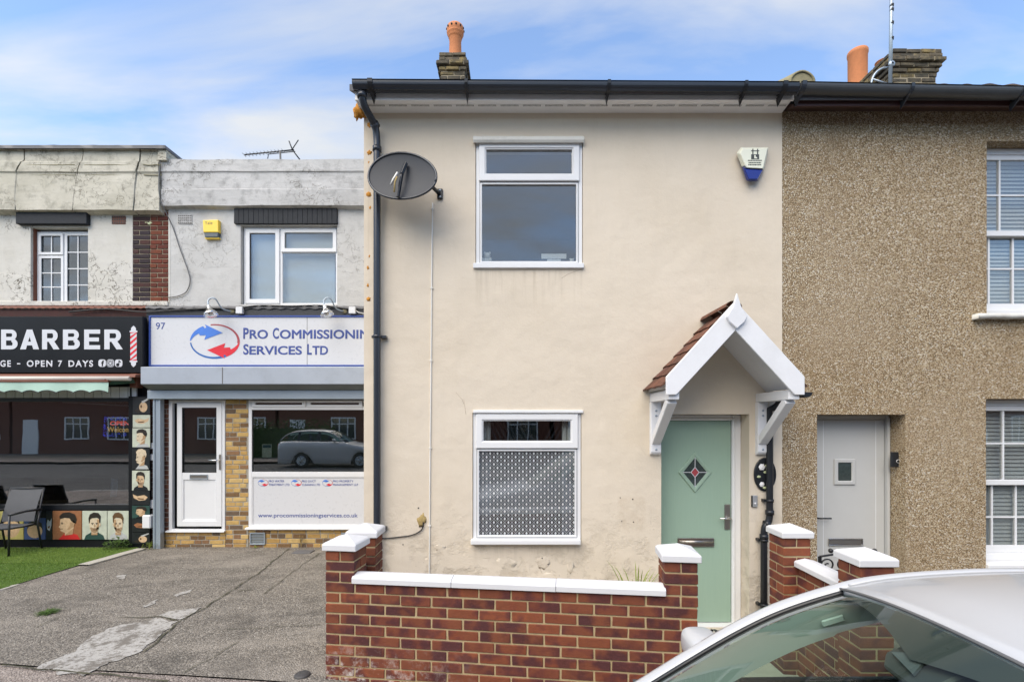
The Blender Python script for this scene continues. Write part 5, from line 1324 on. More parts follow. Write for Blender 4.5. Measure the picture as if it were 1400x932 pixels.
# the parapet has cracked right through: separate lumps with open joints
PYY = S-.14
CRK = [[(20,290),(20,262),(22,240),(27,225),(33,219),(33,200)], [(98,290),(101,258),(104,241),(110,224),(113,215),(113,200)], [(181,290),(183,260),(186,238),(190,222),(192,200)]]
def crack_x(pts, wd):
    P_ = sorted((hz(b, PYY), hx(a, PYY)) for a, b in pts)
    def f(z):
        z = max(P_[0][0], min(P_[-1][0], z))
        for (za, xa_), (zb_, xb_) in zip(P_, P_[1:]):
            if za <= z <= zb_: x_ = xa_+(xb_-xa_)*(z-za)/(zb_-za); break
        return x_ + .012*mnoise.noise((z*9, x_, 0)) + wd*(.6+.7*abs(mnoise.noise((z*4, x_, 2))))
    return f
STP = tuple((t, .02 if .60 < t < .80 else (.012 if t > .985 else 0)) for t in (0,.08,.16,.24,.32,.40,.48,.54,.60,.62,.70,.78,.80,.82,.90,.98,1))
edges = [None] + CRK + [None]
for k in range(4):
    L_ = crack_x(edges[k], .012) if edges[k] else None; R_ = crack_x(edges[k+1], -.012) if edges[k+1] else None
    parapet(bar, BX0, sx(225), hz(291, S-.10), hz(204, S-.135), S-.10+(.004*k if k % 2 else 0), M['parapet_cream'], 30, steps=STP, xl=L_, xr=R_)
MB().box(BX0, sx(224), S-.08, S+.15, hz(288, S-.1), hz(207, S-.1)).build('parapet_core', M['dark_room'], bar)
mb = MB(); mb.grid(lambda u, v: (BX0+(sx(238)-BX0)*u, S-.20+.5*v, hz(198.5, S-.2)+.008*mnoise.noise((u*30, v*3, 0))), 50, 2); mb.grid(lambda u, v: (BX0+(sx(238)-BX0)*u, S-.20+.002*mnoise.noise((u*30,0,0)), hz(198.5, S-.2)-.05*v), 50, 1)
mb.grid(lambda u, v: (sx(238), S-.20+.75*u, hz(198.5, S-.2)-.05*v), 4, 1); mb.grid(lambda u, v: (sx(225)+(sx(238)-sx(225))*u, S-.2+.75*v, hz(198.5, S-.2)-.05), 2, 2)
mb.build('parapet_felt', M['lead_flashing'], bar)
MB().box(sx(226), sx(237), S-.16, S+.6, sz(226), hz(204.5, S-.16)).build('parapet_return', M['parapet_cream'], bar)
MB().box(BX0, sx(225), S+.2, 13, 1.0, sz(225)).build('flat_roof', M['slate_roof'], bar)
for q in (226, 239):
    for xa_, xb_ in ((-8, 30), (38, 108), (116, 186), (196, 222)): MB().tube([(hx(a, S-.14), S-.131-(.02 if q < 235 else 0), hz(q+1.2*mnoise.noise((a*.11, 0, q)), S-.14)) for a in range(xa_, xb_, 5)], .006, 5).build('parapet_crack', M['moss_stone'], bar)
# lintel, window
l2 = MB().prism([(sx(27.5), sz(308.5)), (sx(124), sz(308.5)), (sx(124), sz(290)), (sx(27.5), sz(290.5))], S-.075, S+.06).build('lintel', M['lintel_black'], bar, bevel=.008)
def georgian(box, y, lab, parent):
    x0, x1, z0, z1 = box
    wn = MB().ring(x0+.01, x1-.004, z0+.004, z1-.03, y, y+.07, .05).build('window', M['upvc'], parent, bevel=.005); wn['label'] = lab
    xm = x0+(x1-x0)*.50
    MB().box(xm-.025, xm+.025, y+.001, y+.069, z0+.05, z1-.08).build('mullion', M['upvc'], wn, bevel=.004)
    zt_ = z1-.03-(z1-z0)*.30
    MB().ring(x0+.045, xm-.01, zt_-.01, z1-.06, y-.018, y-.001, .045).build('sash', M['upvc'], wn, bevel=.005)
    MB().ring(x0+.045, xm-.01, z0+.04, zt_-.02, y-.010, y-.001, .045).build('sash', M['upvc'], wn, bevel=.005)
    MB().ring(xm+.01, x1-.035, z0+.04, z1-.06, y-.010, y-.001, .04).build('sash', M['upvc'], wn, bevel=.005)
    MB().box(x0+.08, x1-.07, y+.010, y+.014, z0+.08, z1-.1).build('pane', M['window_glass'], wn)
    a0, a1 = x0+.09, xm-.055
    for xx in ((a0+a1)/2, xm+.05+(x1-.075-xm-.05)/2): MB().box(xx-.008, xx+.008, y-.002, y+.008, z0+.085, z1-.105).build('glazing_bar', M['upvc'], wn)
    for k in (1, 2):
        zz_ = z0+.085+(zt_-.07-z0-.085)*k/3; MB().box(a0, a1, y-.001, y+.007, zz_-.008, zz_+.008).build('glazing_bar', M['upvc'], wn)
    for k in (1, 2, 3):
        zz_ = z0+.08+(z1-.10-z0-.08)*k/4; MB().box(xm+.05, x1-.075, y-.001, y+.007, zz_-.008, zz_+.008).build('glazing_bar', M['upvc'], wn)
    room(parent, x0-.3, x1+.3, z0-.3, z1+.1, S+.23, S+2.2, M['dark_room'])
    return wn
georgian(BW, S+.09, 'first floor window with small square panes', bar); georgian((-10.6, -9.4, sz(417), sz(311)), S+.09, 'first floor window beyond the frame', bar)
for a in (sx(37.5), BW[1]): pass
MB().box(BW[0]-.02, BW[0]+.012, S+.04, S+.16, BW[2], BW[3]).build('reveal_board', M['rust_red'], bar)
air_brick(bar, sx(153.5), sx(172), sz(306.5), sz(295.5), S-.002, M['rust_red'], M['cable_black'], 6, 3)
# two-tone brick pilaster
xs2 = sx(205.5)
MB().box(BP0+.004, BP1-.008, S+.004, S+.15, ZF+.03, sz(289)).build('mortar', M['dark_mortar'], bar)
nrow = round((sz(289)-sz(412))/.076); pt = (sz(289)-sz(412))/nrow
for i in range(nrow):
    z = sz(289)-(i+.5)*pt
    cuts_l = [BP0, xs2] if i % 2 else [BP0, BP0+.105, xs2]; cuts_r = [xs2, xs2+.11, BP1-.008] if i % 2 else [xs2, BP1-.105, BP1-.008]
    for cuts, m_ in ((cuts_l, 'blackened_brick'), (cuts_r, 'orange_red_brick')):
        for a, b in zip(cuts, cuts[1:]): brick(bar, ((a+b)/2, S+.045, z), round(b-a-.010, 3), .10, pt-.012, M[m_], worn=1.5)
lump('mortar_smear', (sx(203), S-.002, sz(305)), .05, M['leaf_cream'], bar, (1.1,.15,.5), 31, .7)
MB().box(BX0, BP1, S-.03, S+.1, sz(418.5), sz(412)).build('string_course', M['shop_cream_render'], bar, bevel=.01)
# flashing and brick band over the sign
mb = MB(); mb.box(BX0, sx(203), S-.03, S+.2, sz(433), sz(424)); mb.build('fascia_band', M['blackened_brick'], bar)
mb = MB(); mb.grid(lambda u, v: (BX0+(sx(203)-BX0)*u, S-.06+.07*v, sz(420)+.008*math.sin(u*330)*(1-v)+.02*v), 200, 1); mb.grid(lambda u, v: (BX0+(sx(203)-BX0)*u, S-.06, sz(420)+.008*math.sin(u*330)-.03*v), 200, 1); mb.build('flashing', M['rust_red'], bar)
# black sign
by = S-.16
bs = MB().box(BX0+.4, hx(195, by), by, by+.10, hz(509.5, by), hz(432.5, by)).build('fascia_sign', M['sign_black'], bar, bevel=.006); bs['label'] = 'glossy black barber sign with silver letters and striped pole'
def bt(body, a, b, c, d, m_='letter_silver', **k): return text_mesh('lettering', body, M[m_], bs, hx(a, by), hx(b, by), hz(d, by), hz(c, by), by, .004, **k)
# heavy block capitals
def heavy(ch, x0, w_, z0, h):
    t = .30; pieces = []
    def q(pts): pieces.append(pts)
    def bowl(cx, cz, ro, rz, ri, riz, a0=-90, a1=90, n_=12):
        for k in range(n_):
            t0, t1 = R(a0+(a1-a0)*k/n_), R(a0+(a1-a0)*(k+1)/n_)
            q([(cx+ro*math.cos(t0), cz+rz*math.sin(t0)), (cx+ro*math.cos(t1), cz+rz*math.sin(t1)), (cx+ri*math.cos(t1), cz+riz*math.sin(t1)), (cx+ri*math.cos(t0), cz+riz*math.sin(t0))])
    if ch in 'BRE': q([(0,0),(t,0),(t,1),(0,1)])
    if ch == 'E':
        for a_, b_ in ((0,.21),(.40,.60),(.79,1)): q([(t,a_),(.97 if a_ != .40 else .90,a_),(.97 if a_ != .40 else .90,b_),(t,b_)])
    if ch in 'BR':
        c_ = .60; bz0 = .45 if ch == 'B' else .38
        q([(t,.81),(c_,.81),(c_,1),(t,1)]); q([(t,bz0),(c_,bz0),(c_,bz0+.18),(t,bz0+.18)])
        m__ = (1+bz0)/2; bowl(c_, m__, .33, 1-m__, .06, .81-m__)
    if ch == 'B':
        q([(t,0),(.62,0),(.62,.19),(t,.19)]); q([(t,.45),(.62,.45),(.62,.56),(t,.56)]); bowl(.62, .28, .37, .28, .07, .09)
    if ch == 'R': q([(.40,.38),(.70,.44),(1.04,0),(.68,0)])
    if ch == 'A':
        q([(-.04,0),(.29,0),(.62,1),(.34,1)]); q([(1.04,0),(.71,0),(.38,1),(.66,1)]); q([(.24,.20),(.76,.20),(.70,.39),(.30,.39)])
    m__ = MB()
    for k, p_ in enumerate(pieces): m__.add([(x0+a_*w_, by-.006-.00004*k, z0+b_*h) for a_, b_ in p_], [tuple(range(len(p_)))])
    m__.build('letter', M['letter_silver'], bs)
for ch_, xa_, xb_ in (('B',2,25),('A',29,53),('R',58,81),('B',86.5,110),('E',115.5,138),('R',143,167.5)):
    heavy(ch_, hx(xa_, by), hx(xb_, by)-hx(xa_, by), hz(477.5, by), hz(450.5, by)-hz(477.5, by))
for w_, a_, b_, c_, d_ in (('GE',.5,15.2,492.5,501.5),('-',23.5,28,496.4,498),('OPEN',36.8,71.8,492.5,501.5),('7',79.5,85.2,492.7,501.4),('DAYS',93.8,127.5,492.5,501.5)): bt(w_, a_, b_, c_, d_, bold=.03, spacing=1.25)
# three social icons
for k in range(3):
    c = hx(139.8+k*11.3, by), hz(496.3, by); e = .058
    m_ = MB(); pts = []
    for q in range(16):
        t = R(q*22.5+11.25); cx_, cz_ = math.cos(t), math.sin(t); f_ = (abs(cx_)**4+abs(cz_)**4)**-.25; pts.append((c[0]+e*f_*cx_, c[1]+e*f_*cz_))
    m_.prism(pts, by-.003, by); ic = m_.build('icon', M['letter_silver'], bs)
    if k == 0: text_mesh('icon_mark', 'f', M['sign_black'], bs, c[0]-.012, c[0]+.030, c[1]-.05, c[1]+.042, by-.003, .001, bold=.05)
    elif k == 1:
        for r0, r1 in ((.030, .020),):
            m2 = MB()
            for q in range(16):
                t, u_ = R(q*22.5), R((q+1)*22.5); m2.add([(c[0]+r0*math.cos(t), by-.004, c[1]+r0*math.sin(t)), (c[0]+r0*math.cos(u_), by-.004, c[1]+r0*math.sin(u_)), (c[0]+r1*math.cos(u_), by-.004, c[1]+r1*math.sin(u_)), (c[0]+r1*math.cos(t), by-.004, c[1]+r1*math.sin(t))], [(0,1,2,3)])
            m2.ring(c[0]-.045, c[0]+.045, c[1]-.045, c[1]+.045, by-.0042, by-.0035, .009); m2.build('icon_mark', M['sign_black'], bs)
    else:
        m2 = MB(); m2.box(c[0]-.002, c[0]+.012, by-.0042, by-.003, c[1]-.028, c[1]+.044); m2.lathe([(.0,.0042),(.026,.0042)], (c[0]-.014, by, c[1]-.026), 12, (0,-1,0)); m2.prism([(c[0]+.012, c[1]+.044), (c[0]+.036, c[1]+.018), (c[0]+.034, c[1]+.004), (c[0]+.010, c[1]+.022)], by-.0043, by-.003); m2.build('icon_mark', M['sign_black'], bs)
# printed barber pole: white column, red stripes, silver caps
pc, pw = hx(182.8, by), .050; pz0, pz1 = hz(493, by), hz(454, by)
MB().box(pc-pw, pc+pw, by-.004, by, pz0, pz1).build('pole_column', M['sign_white'], bs)
k = pz0-.10; m_ = MB()
def clip(z): return max(pz0+.002, min(pz1-.002, z))
while k < pz1:
    m_.add([(pc-pw, by-.0052, clip(k)), (pc+pw, by-.0052, clip(k+.085)), (pc+pw, by-.0052, clip(k+.127)), (pc-pw, by-.0052, clip(k+.042))], [(0,1,2,3)]); k += .088
m_.build('pole_stripe', M['logo_red'], bs)
for z_, s_ in ((pz1, 1), (pz0, -1)):
    m_ = MB(); m_.prism([(pc-.06, z_), (pc+.06, z_), (pc+.06, z_+s_*.018), (pc+.038, z_+s_*.03), (pc+.038, z_+s_*.06), (pc+.018, z_+s_*.085), (pc, z_+s_*.10), (pc-.018, z_+s_*.085), (pc-.038, z_+s_*.06), (pc-.038, z_+s_*.03), (pc-.06, z_+s_*.018)], by-.005, by); m_.build('pole_cap', M['letter_silver'], bs)
MB().box(hx(196, S), sx(207), S-.02, S+.1, sz(509), sz(432)).build('gap_board', M['painted_black_brickwork'], bar)
# awning wound in: cassette, roller, hanging scalloped valance and folded arm
aw = thing('awning', 'pale green retracted awning with scalloped valance below the barber sign', 'awning', (-8, S-.4, sz(520)))
ay = S-.30
MB().prismx([(S-.05, sz(511)), (ay-.02, hz(512, ay)), (ay-.04, hz(516, ay)), (S-.05, sz(516.5))], BX0+.5, hx(187, ay)).build('cassette', M['rust_red'], aw, bevel=.004)
MB().tube([(BX0+.5, ay-.03, hz(518, ay)), (hx(180, ay), ay-.03, hz(517.5, ay))], .035, 12).build('roller', M['canvas_cream'], aw)
mb = MB(); vx0, vx1 = BX0+.5, hx(147, ay-.08); ns = 190
def val(u, v):
    x = vx0+(vx1-vx0)*u; ph = (vx1-x)/.262; bot = hz(536.5, ay-.08)+.035*abs(math.sin(math.pi*ph))**.8*1.0
    return (x, ay-.08+.010*math.sin(x*9)*v+.02*(1-v), hz(521, ay-.08)+(bot-hz(521, ay-.08))*v)
mb.grid(val, ns, 6); mb.build('valance', M['canvas_green'], aw, recalc=False)
mb = MB(); mb.tube([val(k/ns, 1) for k in range(ns+1)], .006, 5); mb.build('valance_trim', M['grey_gutter'], aw)
MB().box(vx0, vx1, ay-.075, ay-.03, hz(522.5, ay), hz(520, ay)).build('front_bar', M['rust_red'], aw)
MB().bar((hx(147, ay), ay-.05, hz(521, ay)), (hx(188, S-.1), S-.1, hz(513, S-.1)), .05, .05).build('folding_arm', M['rust_red'], aw)
MB().box(hx(181, S-.1), hx(191, S-.1), S-.16, S-.02, hz(530, S-.1), hz(511, S-.1)).build('end_bracket', M['rust_red'], aw, bevel=.01)
mb = MB(); mb.add([(hx(149, ay), ay-.03, hz(521, ay)), (hx(180, ay), ay+.02, hz(516, ay)), (hx(181, ay), ay+.06, hz(523, ay)), (hx(149, ay), ay+.02, hz(526, ay))], [(0,1,2,3)]); mb.build('loose_canvas', M['green_print'], aw)
# shopfront: leaded transom lights, big window, stall riser and posters
bz1 = sz(529); bzt = sz(544); bzb = sz(690)
WXR = sx(181)
fr = MB(); fr.box(BX0, WXR, S-.02, S+.06, bzt-.055, bzt); fr.box(BX0, WXR, S-.03, S+.10, bzb-.07, bzb+.012); fr.box(WXR-.03, WXR, S-.02, S+.06, bzb, bz1)
fr = fr.build('shopfront_frame', M['black_plastic'], bar, bevel=.005)
k = BX0+.05
while k < WXR-.05:
    MB().box(k+.004, k+.131, S-.012, S+.010, bzt+.004, bz1-.0).build('leaded_pane', M['poster_white'], fr); k += .139
MB().box(BX0, WXR, S+.004, S+.03, bzt, bz1+.02).build('leading', M['cable_black'], fr)
bwn = MB().box(BX0+.02, WXR-.03, S+.02, S+.026, bzb+.012, bzt-.055).build('window_pane', M['dark_glass'], bar)
mb = MB(); mb.tube([(sx(82), S+.05, sz(549)), (WXR-.03, S+.05, sz(555))], .012, 6); mb.tube([(sx(100), S+.05, sz(548)), (WXR-.03, S+.05, sz(550))], .008, 6); mb.build('blind_cord', M['cable_white'], bar)
room(bar, BX0, WXR, zbase, sz(500), S+.12, S+4.5, M['dark_room'])
MB().box(BX0+.3, WXR-.1, S+.10, S+.5, bzb-.05, bzb).build('window_shelf', M['counter_brown'], bar)
# things seen dimly inside: barber chairs and a coat
def inner_chair(X, Y, lab):
    t = thing('barber_chair', lab, 'chair', (X, Y, zbase))
    MB().box(X-.27, X+.27, Y-.3, Y+.25, .38, .50).build('seat', M['sling_fabric'], t, bevel=.03); MB().box(X-.27, X+.27, Y+.25, Y+.38, .45, 1.12).build('backrest', M['sling_fabric'], t, bevel=.04)
    for s_ in (-1, 1): MB().box(X+s_*.31-.035, X+s_*.31+.035, Y-.25, Y+.25, .62, .68).build('armrest', M['chrome'], t, bevel=.01)
    MB().lathe([(.28,zbase),(.28,zbase+.04),(.06,zbase+.07),(.06,.40)], (X, Y, 0), 20).build('pedestal', M['chrome'], t)
inner_chair(-7.35, S+1.5, 'black barber chair seen dimly behind the shop window'); inner_chair(-9.4, S+1.7, 'second barber chair deep inside the dark shop')
tw_ = MB(); tw_.grid(lambda u, v: (sx(133)+.10*u+.02*math.sin(v*3), S+.24+.03*math.sin(u*9), sz(682)+(sz(636)-sz(682))*v), 10, 6)
tag(tw_.build('towel', M['towel_blue'], recalc=False), 'pale blue towel hanging inside the barber window', 'towel')
# posters of haircuts
PJ = {}
def poster(px0, px1, py0, py1, y, bg, hair, skin, cloth, style, flip=1, hair_y=0):
    x0, x1, z0, z1 = hx(px0, y), hx(px1, y), hz(py1, y), hz(py0, y); W_, H_ = x1-x0, z1-z0; cx, cz = (x0+x1)/2, (z0+z1)/2
    po = MB().box(x0, x1, y, y+.012, z0, z1).build('poster', M[bg], bar)
    def P(pts, m_, k, nm):
        q = [(x0+W_*(.5+flip*(a-.5)), z0+H_*b) for a, b in pts]; MB().prism(q, y-.0012*k, y-.0012*(k-1)-.0002).build(nm, M[m_], po)
    def ell(a, b, ra, rb, t0=0, t1=360, n_=18): return [(a+ra*math.cos(R(t0+(t1-t0)*k/n_)), b+rb*math.sin(R(t0+(t1-t0)*k/n_))) for k in range(n_+(0 if t1-t0 == 360 else 1))]
    if style == 'head':
        P([(.08,.0),(.92,.0),(.86,.14),(.66,.24),(.62,.3),(.38,.3),(.34,.24),(.14,.14)], cloth, 1, 'printed_collar')
        P([(.38,.16),(.63,.16),(.64,.42),(.36,.42)], skin, 2, 'printed_neck')
        P([(.30,.50),(.32,.36),(.40,.26),(.50,.23),(.60,.27),(.68,.38),(.70,.52),(.71,.74),(.30,.74)], skin, 3, 'printed_face')
        P([(.28,.56),(.26,.74),(.32,.88),(.48,.95),(.66,.93),(.76,.82),(.74,.60),(.70,.58),(.69,.72),(.60,.77),(.42,.75),(.33,.70),(.31,.58)], hair, 4, 'printed_hair')
        P([(.38,.555),(.47,.565),(.47,.59),(.38,.58)], hair, 5, 'printed_brow'); P([(.56,.565),(.64,.555),(.64,.58),(.56,.59)], hair, 5, 'printed_brow')
        P([(.43,.335),(.58,.335),(.56,.36),(.45,.36)], 'hair_brown_print', 5, 'printed_mouth'); P(ell(.73,.52,.03,.06), skin, 4, 'printed_ear')
        P([(.58,.30),(.68,.40),(.70,.55),(.695,.70),(.60,.70),(.62,.55),(.585,.45)], 'skin_shade_print', 4, 'printed_shade'); P([(.33,.40),(.36,.44),(.44,.40),(.50,.41),(.57,.40),(.66,.44),(.69,.42),(.62,.28),(.50,.225),(.39,.27)], 'beard_print', 4, 'printed_beard')
        P(ell(.425,.535,.026,.014,0,360,8), 'hair_print', 5, 'printed_eye'); P(ell(.60,.535,.026,.014,0,360,8), 'hair_print', 5, 'printed_eye'); P([(.50,.54),(.53,.54),(.555,.455),(.49,.445)], 'skin_shade_print', 5, 'printed_nose'); P([(.38,.16),(.63,.16),(.63,.25),(.50,.21),(.39,.25)], 'skin_shade_print', 5, 'printed_shade')
    elif style == 'side':
        P([(.2,.0),(.95,.0),(.86,.16),(.66,.22),(.4,.2)], cloth, 1, 'printed_collar')
        P([(.42,.14),(.70,.18),(.74,.46),(.44,.40)], skin, 2, 'printed_neck')
        P([(.26,.50),(.21,.44),(.26,.40),(.28,.30),(.42,.24),(.54,.30),(.74,.46),(.78,.60),(.72,.76),(.30,.78),(.26,.64)], skin, 3, 'printed_face')
        P([(.26,.72),(.24,.82),(.36,.93),(.58,.96),(.78,.88),(.84,.70),(.80,.56),(.74,.58),(.64,.66),(.60,.74),(.44,.76)], hair, 4, 'printed_hair')
        P(ell(.64,.54,.04,.07), 'skin_shade_print', 5, 'printed_ear'); P([(.60,.36),(.74,.46),(.78,.60),(.73,.66),(.66,.62),(.60,.48),(.50,.34)], 'skin_shade_print', 4, 'printed_shade'); P([(.29,.57),(.37,.575),(.37,.595),(.29,.59)], 'hair_print', 5, 'printed_brow'); P(ell(.335,.545,.022,.012,0,360,8), 'hair_print', 5, 'printed_eye'); P([(.27,.36),(.36,.365),(.36,.385),(.27,.38)], 'hair_brown_print', 5, 'printed_mouth'); P([(.42,.14),(.70,.18),(.73,.40),(.60,.30)], 'skin_shade_print', 3, 'printed_shade')
    elif style == 'tool':
        P([(.1,.2),(.35,.05),(.9,.8),(.95,.95),(.8,.9)], 'hair_print', 1, 'printed_clippers'); P(ell(.62,.42,.24,.30), skin, 2, 'printed_head'); P([(.5,.75),(.95,.98),(.98,.9),(.6,.66)], 'grey_print', 3, 'printed_comb')
        P(ell(.50,.46,.05,.09), 'hair_brown_print', 3, 'printed_shadow')
    elif style == 'hand':
        P([(.1,.55),(.3,.7),(.7,.62),(.95,.75),(.9,.5),(.6,.3),(.25,.35)], skin, 1, 'printed_hand'); P([(.3,.45),(.7,.5),(.62,.4),(.34,.38)], 'hair_brown_print', 2, 'printed_shadow')
    elif style == 'down':
        P(ell(.5,.40,.36,.34), skin, 1, 'printed_face'); P([(.14,.45),(.18,.75),(.5,.92),(.82,.78),(.88,.46),(.78,.6),(.5,.68),(.22,.6)], hair, 2, 'printed_hair')
    return po
pyy = S-.045
MB().box(BX0, sx(182), S-.03, S+.15, zbase-.1, bzb-.071).build('stall_riser', M['sign_black'], bar)
bt0, bb0 = 698, 737
poster(72, 111.5, bt0, bb0, pyy, 'brick_print', 'hair_print', 'skin_print', 'red_print', 'side', 1)
poster(112.5, 146, bt0, bb0, pyy, 'pale_print', 'hair_print', 'skin_pale_print', 'green_print', 'head', 1)
poster(147, 177, bt0, bb0, pyy, 'pale_print', 'hair_brown_print', 'skin_pale_print', 'grey_print', 'head', -1)
poster(33, 62, bt0+10, bb0, pyy, 'interior_blue', 'hair_print', 'skin_print', 'black_print', 'down', 1)
poster(63, 71, bt0, bb0, pyy, 'black_print', 'hair_print', 'grey_print', 'black_print', 'hand', 1)
poster(-2, 32, bt0, bb0, pyy, 'yellow_print', 'hair_print', 'skin_print', 'green_print', 'down', -1)
poster(-40, -4, bt0, bb0, pyy, 'pale_print', 'hair_print', 'skin_print', 'black_print', 'head', 1)
py3 = S-.085
MB().box(sx(180.5), sx(207), S-.07, S+.12, zbase-.05, sz(542)).build('poster_column', M['sign_black'], bar)
poster(181.5, 205, 543, 566, py3, 'black_print', 'hair_print', 'skin_print', 'black_print', 'tool')
poster(181.5, 205, 567, 584, py3, 'pale_print', 'hair_print', 'skin_print', 'black_print', 'hand')
poster(181, 205, 585, 611, py3, 'pale_print', 'hair_print', 'skin_pale_print', 'grey_print', 'side')
poster(180.5, 204.5, 612, 641, py3, 'black_print', 'skin_pale_print', 'skin_pale_print', 'grey_print', 'side', 1)
poster(180.5, 204.5, 643, 670, py3, 'pale_print', 'hair_print', 'skin_print', 'black_print', 'head', -1)
poster(180.5, 204.5, 670.5, 690, py3, 'black_print', 'hair_print', 'skin_print', 'black_print', 'hand', -1)
poster(180.5, 204.5, 691, 708, py3, 'green_print', 'hair_print', 'skin_print', 'black_print', 'side', 1)
poster(180.5, 204.5, 709, 727, py3, 'black_print', 'hair_print', 'brick_print', 'black_print', 'hand', 1)
poster(180.5, 204.5, 728, 743, py3, 'black_print', 'hair_print', 'skin_print', 'black_print', 'tool', 1)
# strip of brown brick between the two shopfronts with small boxes and a cable
brick_panel(bar, sx(205)+.02, sx(222)-.004, zbase, sz(536), S-.003, M['brown_brick'], M['grey_mortar'])
for a, b, c, d in ((206.5,213.5,605,613),(206,213,620.5,629),(205.5,212.5,682.5,694)):
    MB().box(sx(a), sx(b), S-.045, S, sz(d), sz(c)).build('switch_box', M['upvc'], bar, bevel=.006)
MB().box(sx(202), sx(213.5), S-.13, S-.0, sz(720), sz(702)).build('meter_box', M['upvc'], bar, bevel=.015)
cable('wall_cable', [(sx(a), S-.02, sz(b)) for a, b in [(206,534),(207,560),(206,600),(205,640),(206,672),(204,684)]], .008, M['rust_red'], 'thin rusty red cable running down beside the poster column')
# lit window sign
led = thing('led_sign', 'lit red and yellow open sign with blue dots inside the barber window', 'sign', (sx(160), S+.05, sz(597)))
ly0 = S+.032
MB().box(sx(137), sx(181)-.035, ly0+.01, ly0+.04, sz(598), sz(567)).build('panel', M['sign_black'], led)
def lt(body, a, b, c, d, m_): return text_mesh('lettering', body, M[m_], led, sx(a), sx(b), sz(d), sz(c), ly0+.009, .003, bold=.02)
lt('OPEN', 147.5, 174.5, 575.5, 581.5, 'led_red'); lt('Welcome', 143.5, 180, 583.2, 590.5, 'led_yellow')
dots = MB(); rr_ = random.Random(5)
for k in range(120):
    e = rr_.random(); a = rr_.uniform(138.5, 176)
    if e < .38: b = rr_.uniform(569, 574)
    elif e < .72: b = rr_.uniform(592, 596.5)
    else: b = rr_.uniform(569, 596); a = rr_.uniform(138.5, 143)
    dots.box(sx(a)-.006, sx(a)+.006, ly0+.006, ly0+.0095, sz(b)-.006, sz(b)+.006)
dots.build('blue_lights', M['led_blue'], led)

# ------------------------------------------------------------------ porch canopy over the green door
pc_ = thing('porch_canopy', 'white timber gabled porch canopy with clay tiles over the green door', 'canopy', (1.905, FY, 1.58))
PX, PF, PA = 1.905, 4.11, R(47.6); ta = math.tan(PA); AZ = 2.94
ww_ = M['white_wood']
for s_ in (-1, 1):
    q = [(0, AZ), (s_*.59, AZ-.59*ta), (s_*.59, 2.14), (s_*.505, 2.14), (0, AZ-.252)]
    MB().prism([(PX+a, b) for a, b in q], PF+(.0 if s_ < 0 else .002), PF+.028).build('barge_board', ww_, pc_, bevel=.004)
    # sloping lining and rafters' edge
    MB().prism([(PX+s_*.004, AZ-.075), (PX+s_*.575, AZ-.075-.571*ta), (PX+s_*.575, AZ-.115-.571*ta), (PX+s_*.004, AZ-.115)], PF+.029, FY+.002).build('soffit_board', ww_, pc_, bevel=.002)
    # wall post, arm and brace
    xa = PX+s_*.515; x0_, x1_ = xa-.05, xa+.05
    MB().prismx([(FY-.055, 2.10), (FY-.055, 1.62), (FY-.04, 1.60), (FY+.001, 1.585), (FY+.001, 2.10)], x0_, x1_).build('wall_post', ww_, pc_, bevel=.005)
    MB().box(x0_+.004, x1_-.004, PF+.03, FY, 2.101, 2.185).build('bracket_arm', ww_, pc_, bevel=.004)
    MB().bar((xa, PF+.10, 2.098), (xa, FY-.04, 1.72), .085, .07).build('brace', ww_, pc_, bevel=.005)
    for zz_ in (2.02, 1.97, 1.645): MB().lathe([(0,.005),(.010,.004),(.012,0)], (xa, FY-.055, zz_), 10, (0,-1,0)).build('screw_cap', M['galvanised'], pc_)
    # clay tiles lapped from eave to ridge
    sl = .595/math.cos(PA); rows = 6; dn_ = Vector((s_*math.cos(PA), 0, -math.sin(PA))); nn = Vector((s_*math.sin(PA), 0, math.cos(PA)))
    for r_ in range(rows):
        lo_ = sl*(rows-r_)/rows + .035; hi_ = lo_ - sl/rows - .06
        for k in range(3):
            ya = PF+.034+(FY-PF-.036)*k/3; yb2 = PF+.034+(FY-PF-.036)*(k+1)/3-.002
            base_ = Vector((PX, 0, AZ-.058))
            a = base_ + dn_*lo_ + nn*.022; b = base_ + dn_*max(hi_, .0) + nn*.003
            o = MB(); th = nn*.015; j = rnd.uniform(-.004, .004)
            def cr(p, y_, kk): return Vector((p.x, y_, p.z)) + nn*kk
            ys_ = [ya, ya+(yb2-ya)*.33, ya+(yb2-ya)*.66, yb2]; bow = [0, .006, .006, 0]
            top_ = [cr(a, y_, bw+j) for y_, bw in zip(ys_, bow)] + [cr(b, y_, bw) for y_, bw in zip(ys_, bow)]
            bot_ = [v - th for v in top_]
            fs = [(i, i+1, i+5, i+4) for i in range(3)] + [(8+i, 12+i, 13+i, 9+i) for i in range(3)] + [(i, 8+i, 9+i, i+1) for i in range(3)] + [(4+i, 5+i, 13+i, 12+i) for i in range(3)] + [(0,4,12,8), (3,11,15,7)]
            o.add(top_+bot_, fs); o.build('roof_tile', M['roof_clay_tile'], pc_)
MB().prism([(PX+a, b) for a, b in [(0, 3.0), (.035, 2.885), (.085, 2.80), (.062, 2.755), (0, 2.70), (-.062, 2.755), (-.085, 2.80), (-.035, 2.885)]], PF-.028, PF-.001).build('finial', ww_, pc_, bevel=.004)
for k in range(3):
    ya = PF+.034+.19*k; m_ = MB(); m_.grid(lambda u, v: (PX+.07*math.cos(math.pi*u), ya+.186*v, AZ-.045+.055*math.sin(math.pi*u)), 8, 1); m_.build('ridge_tile', M['roof_clay_tile'], pc_)
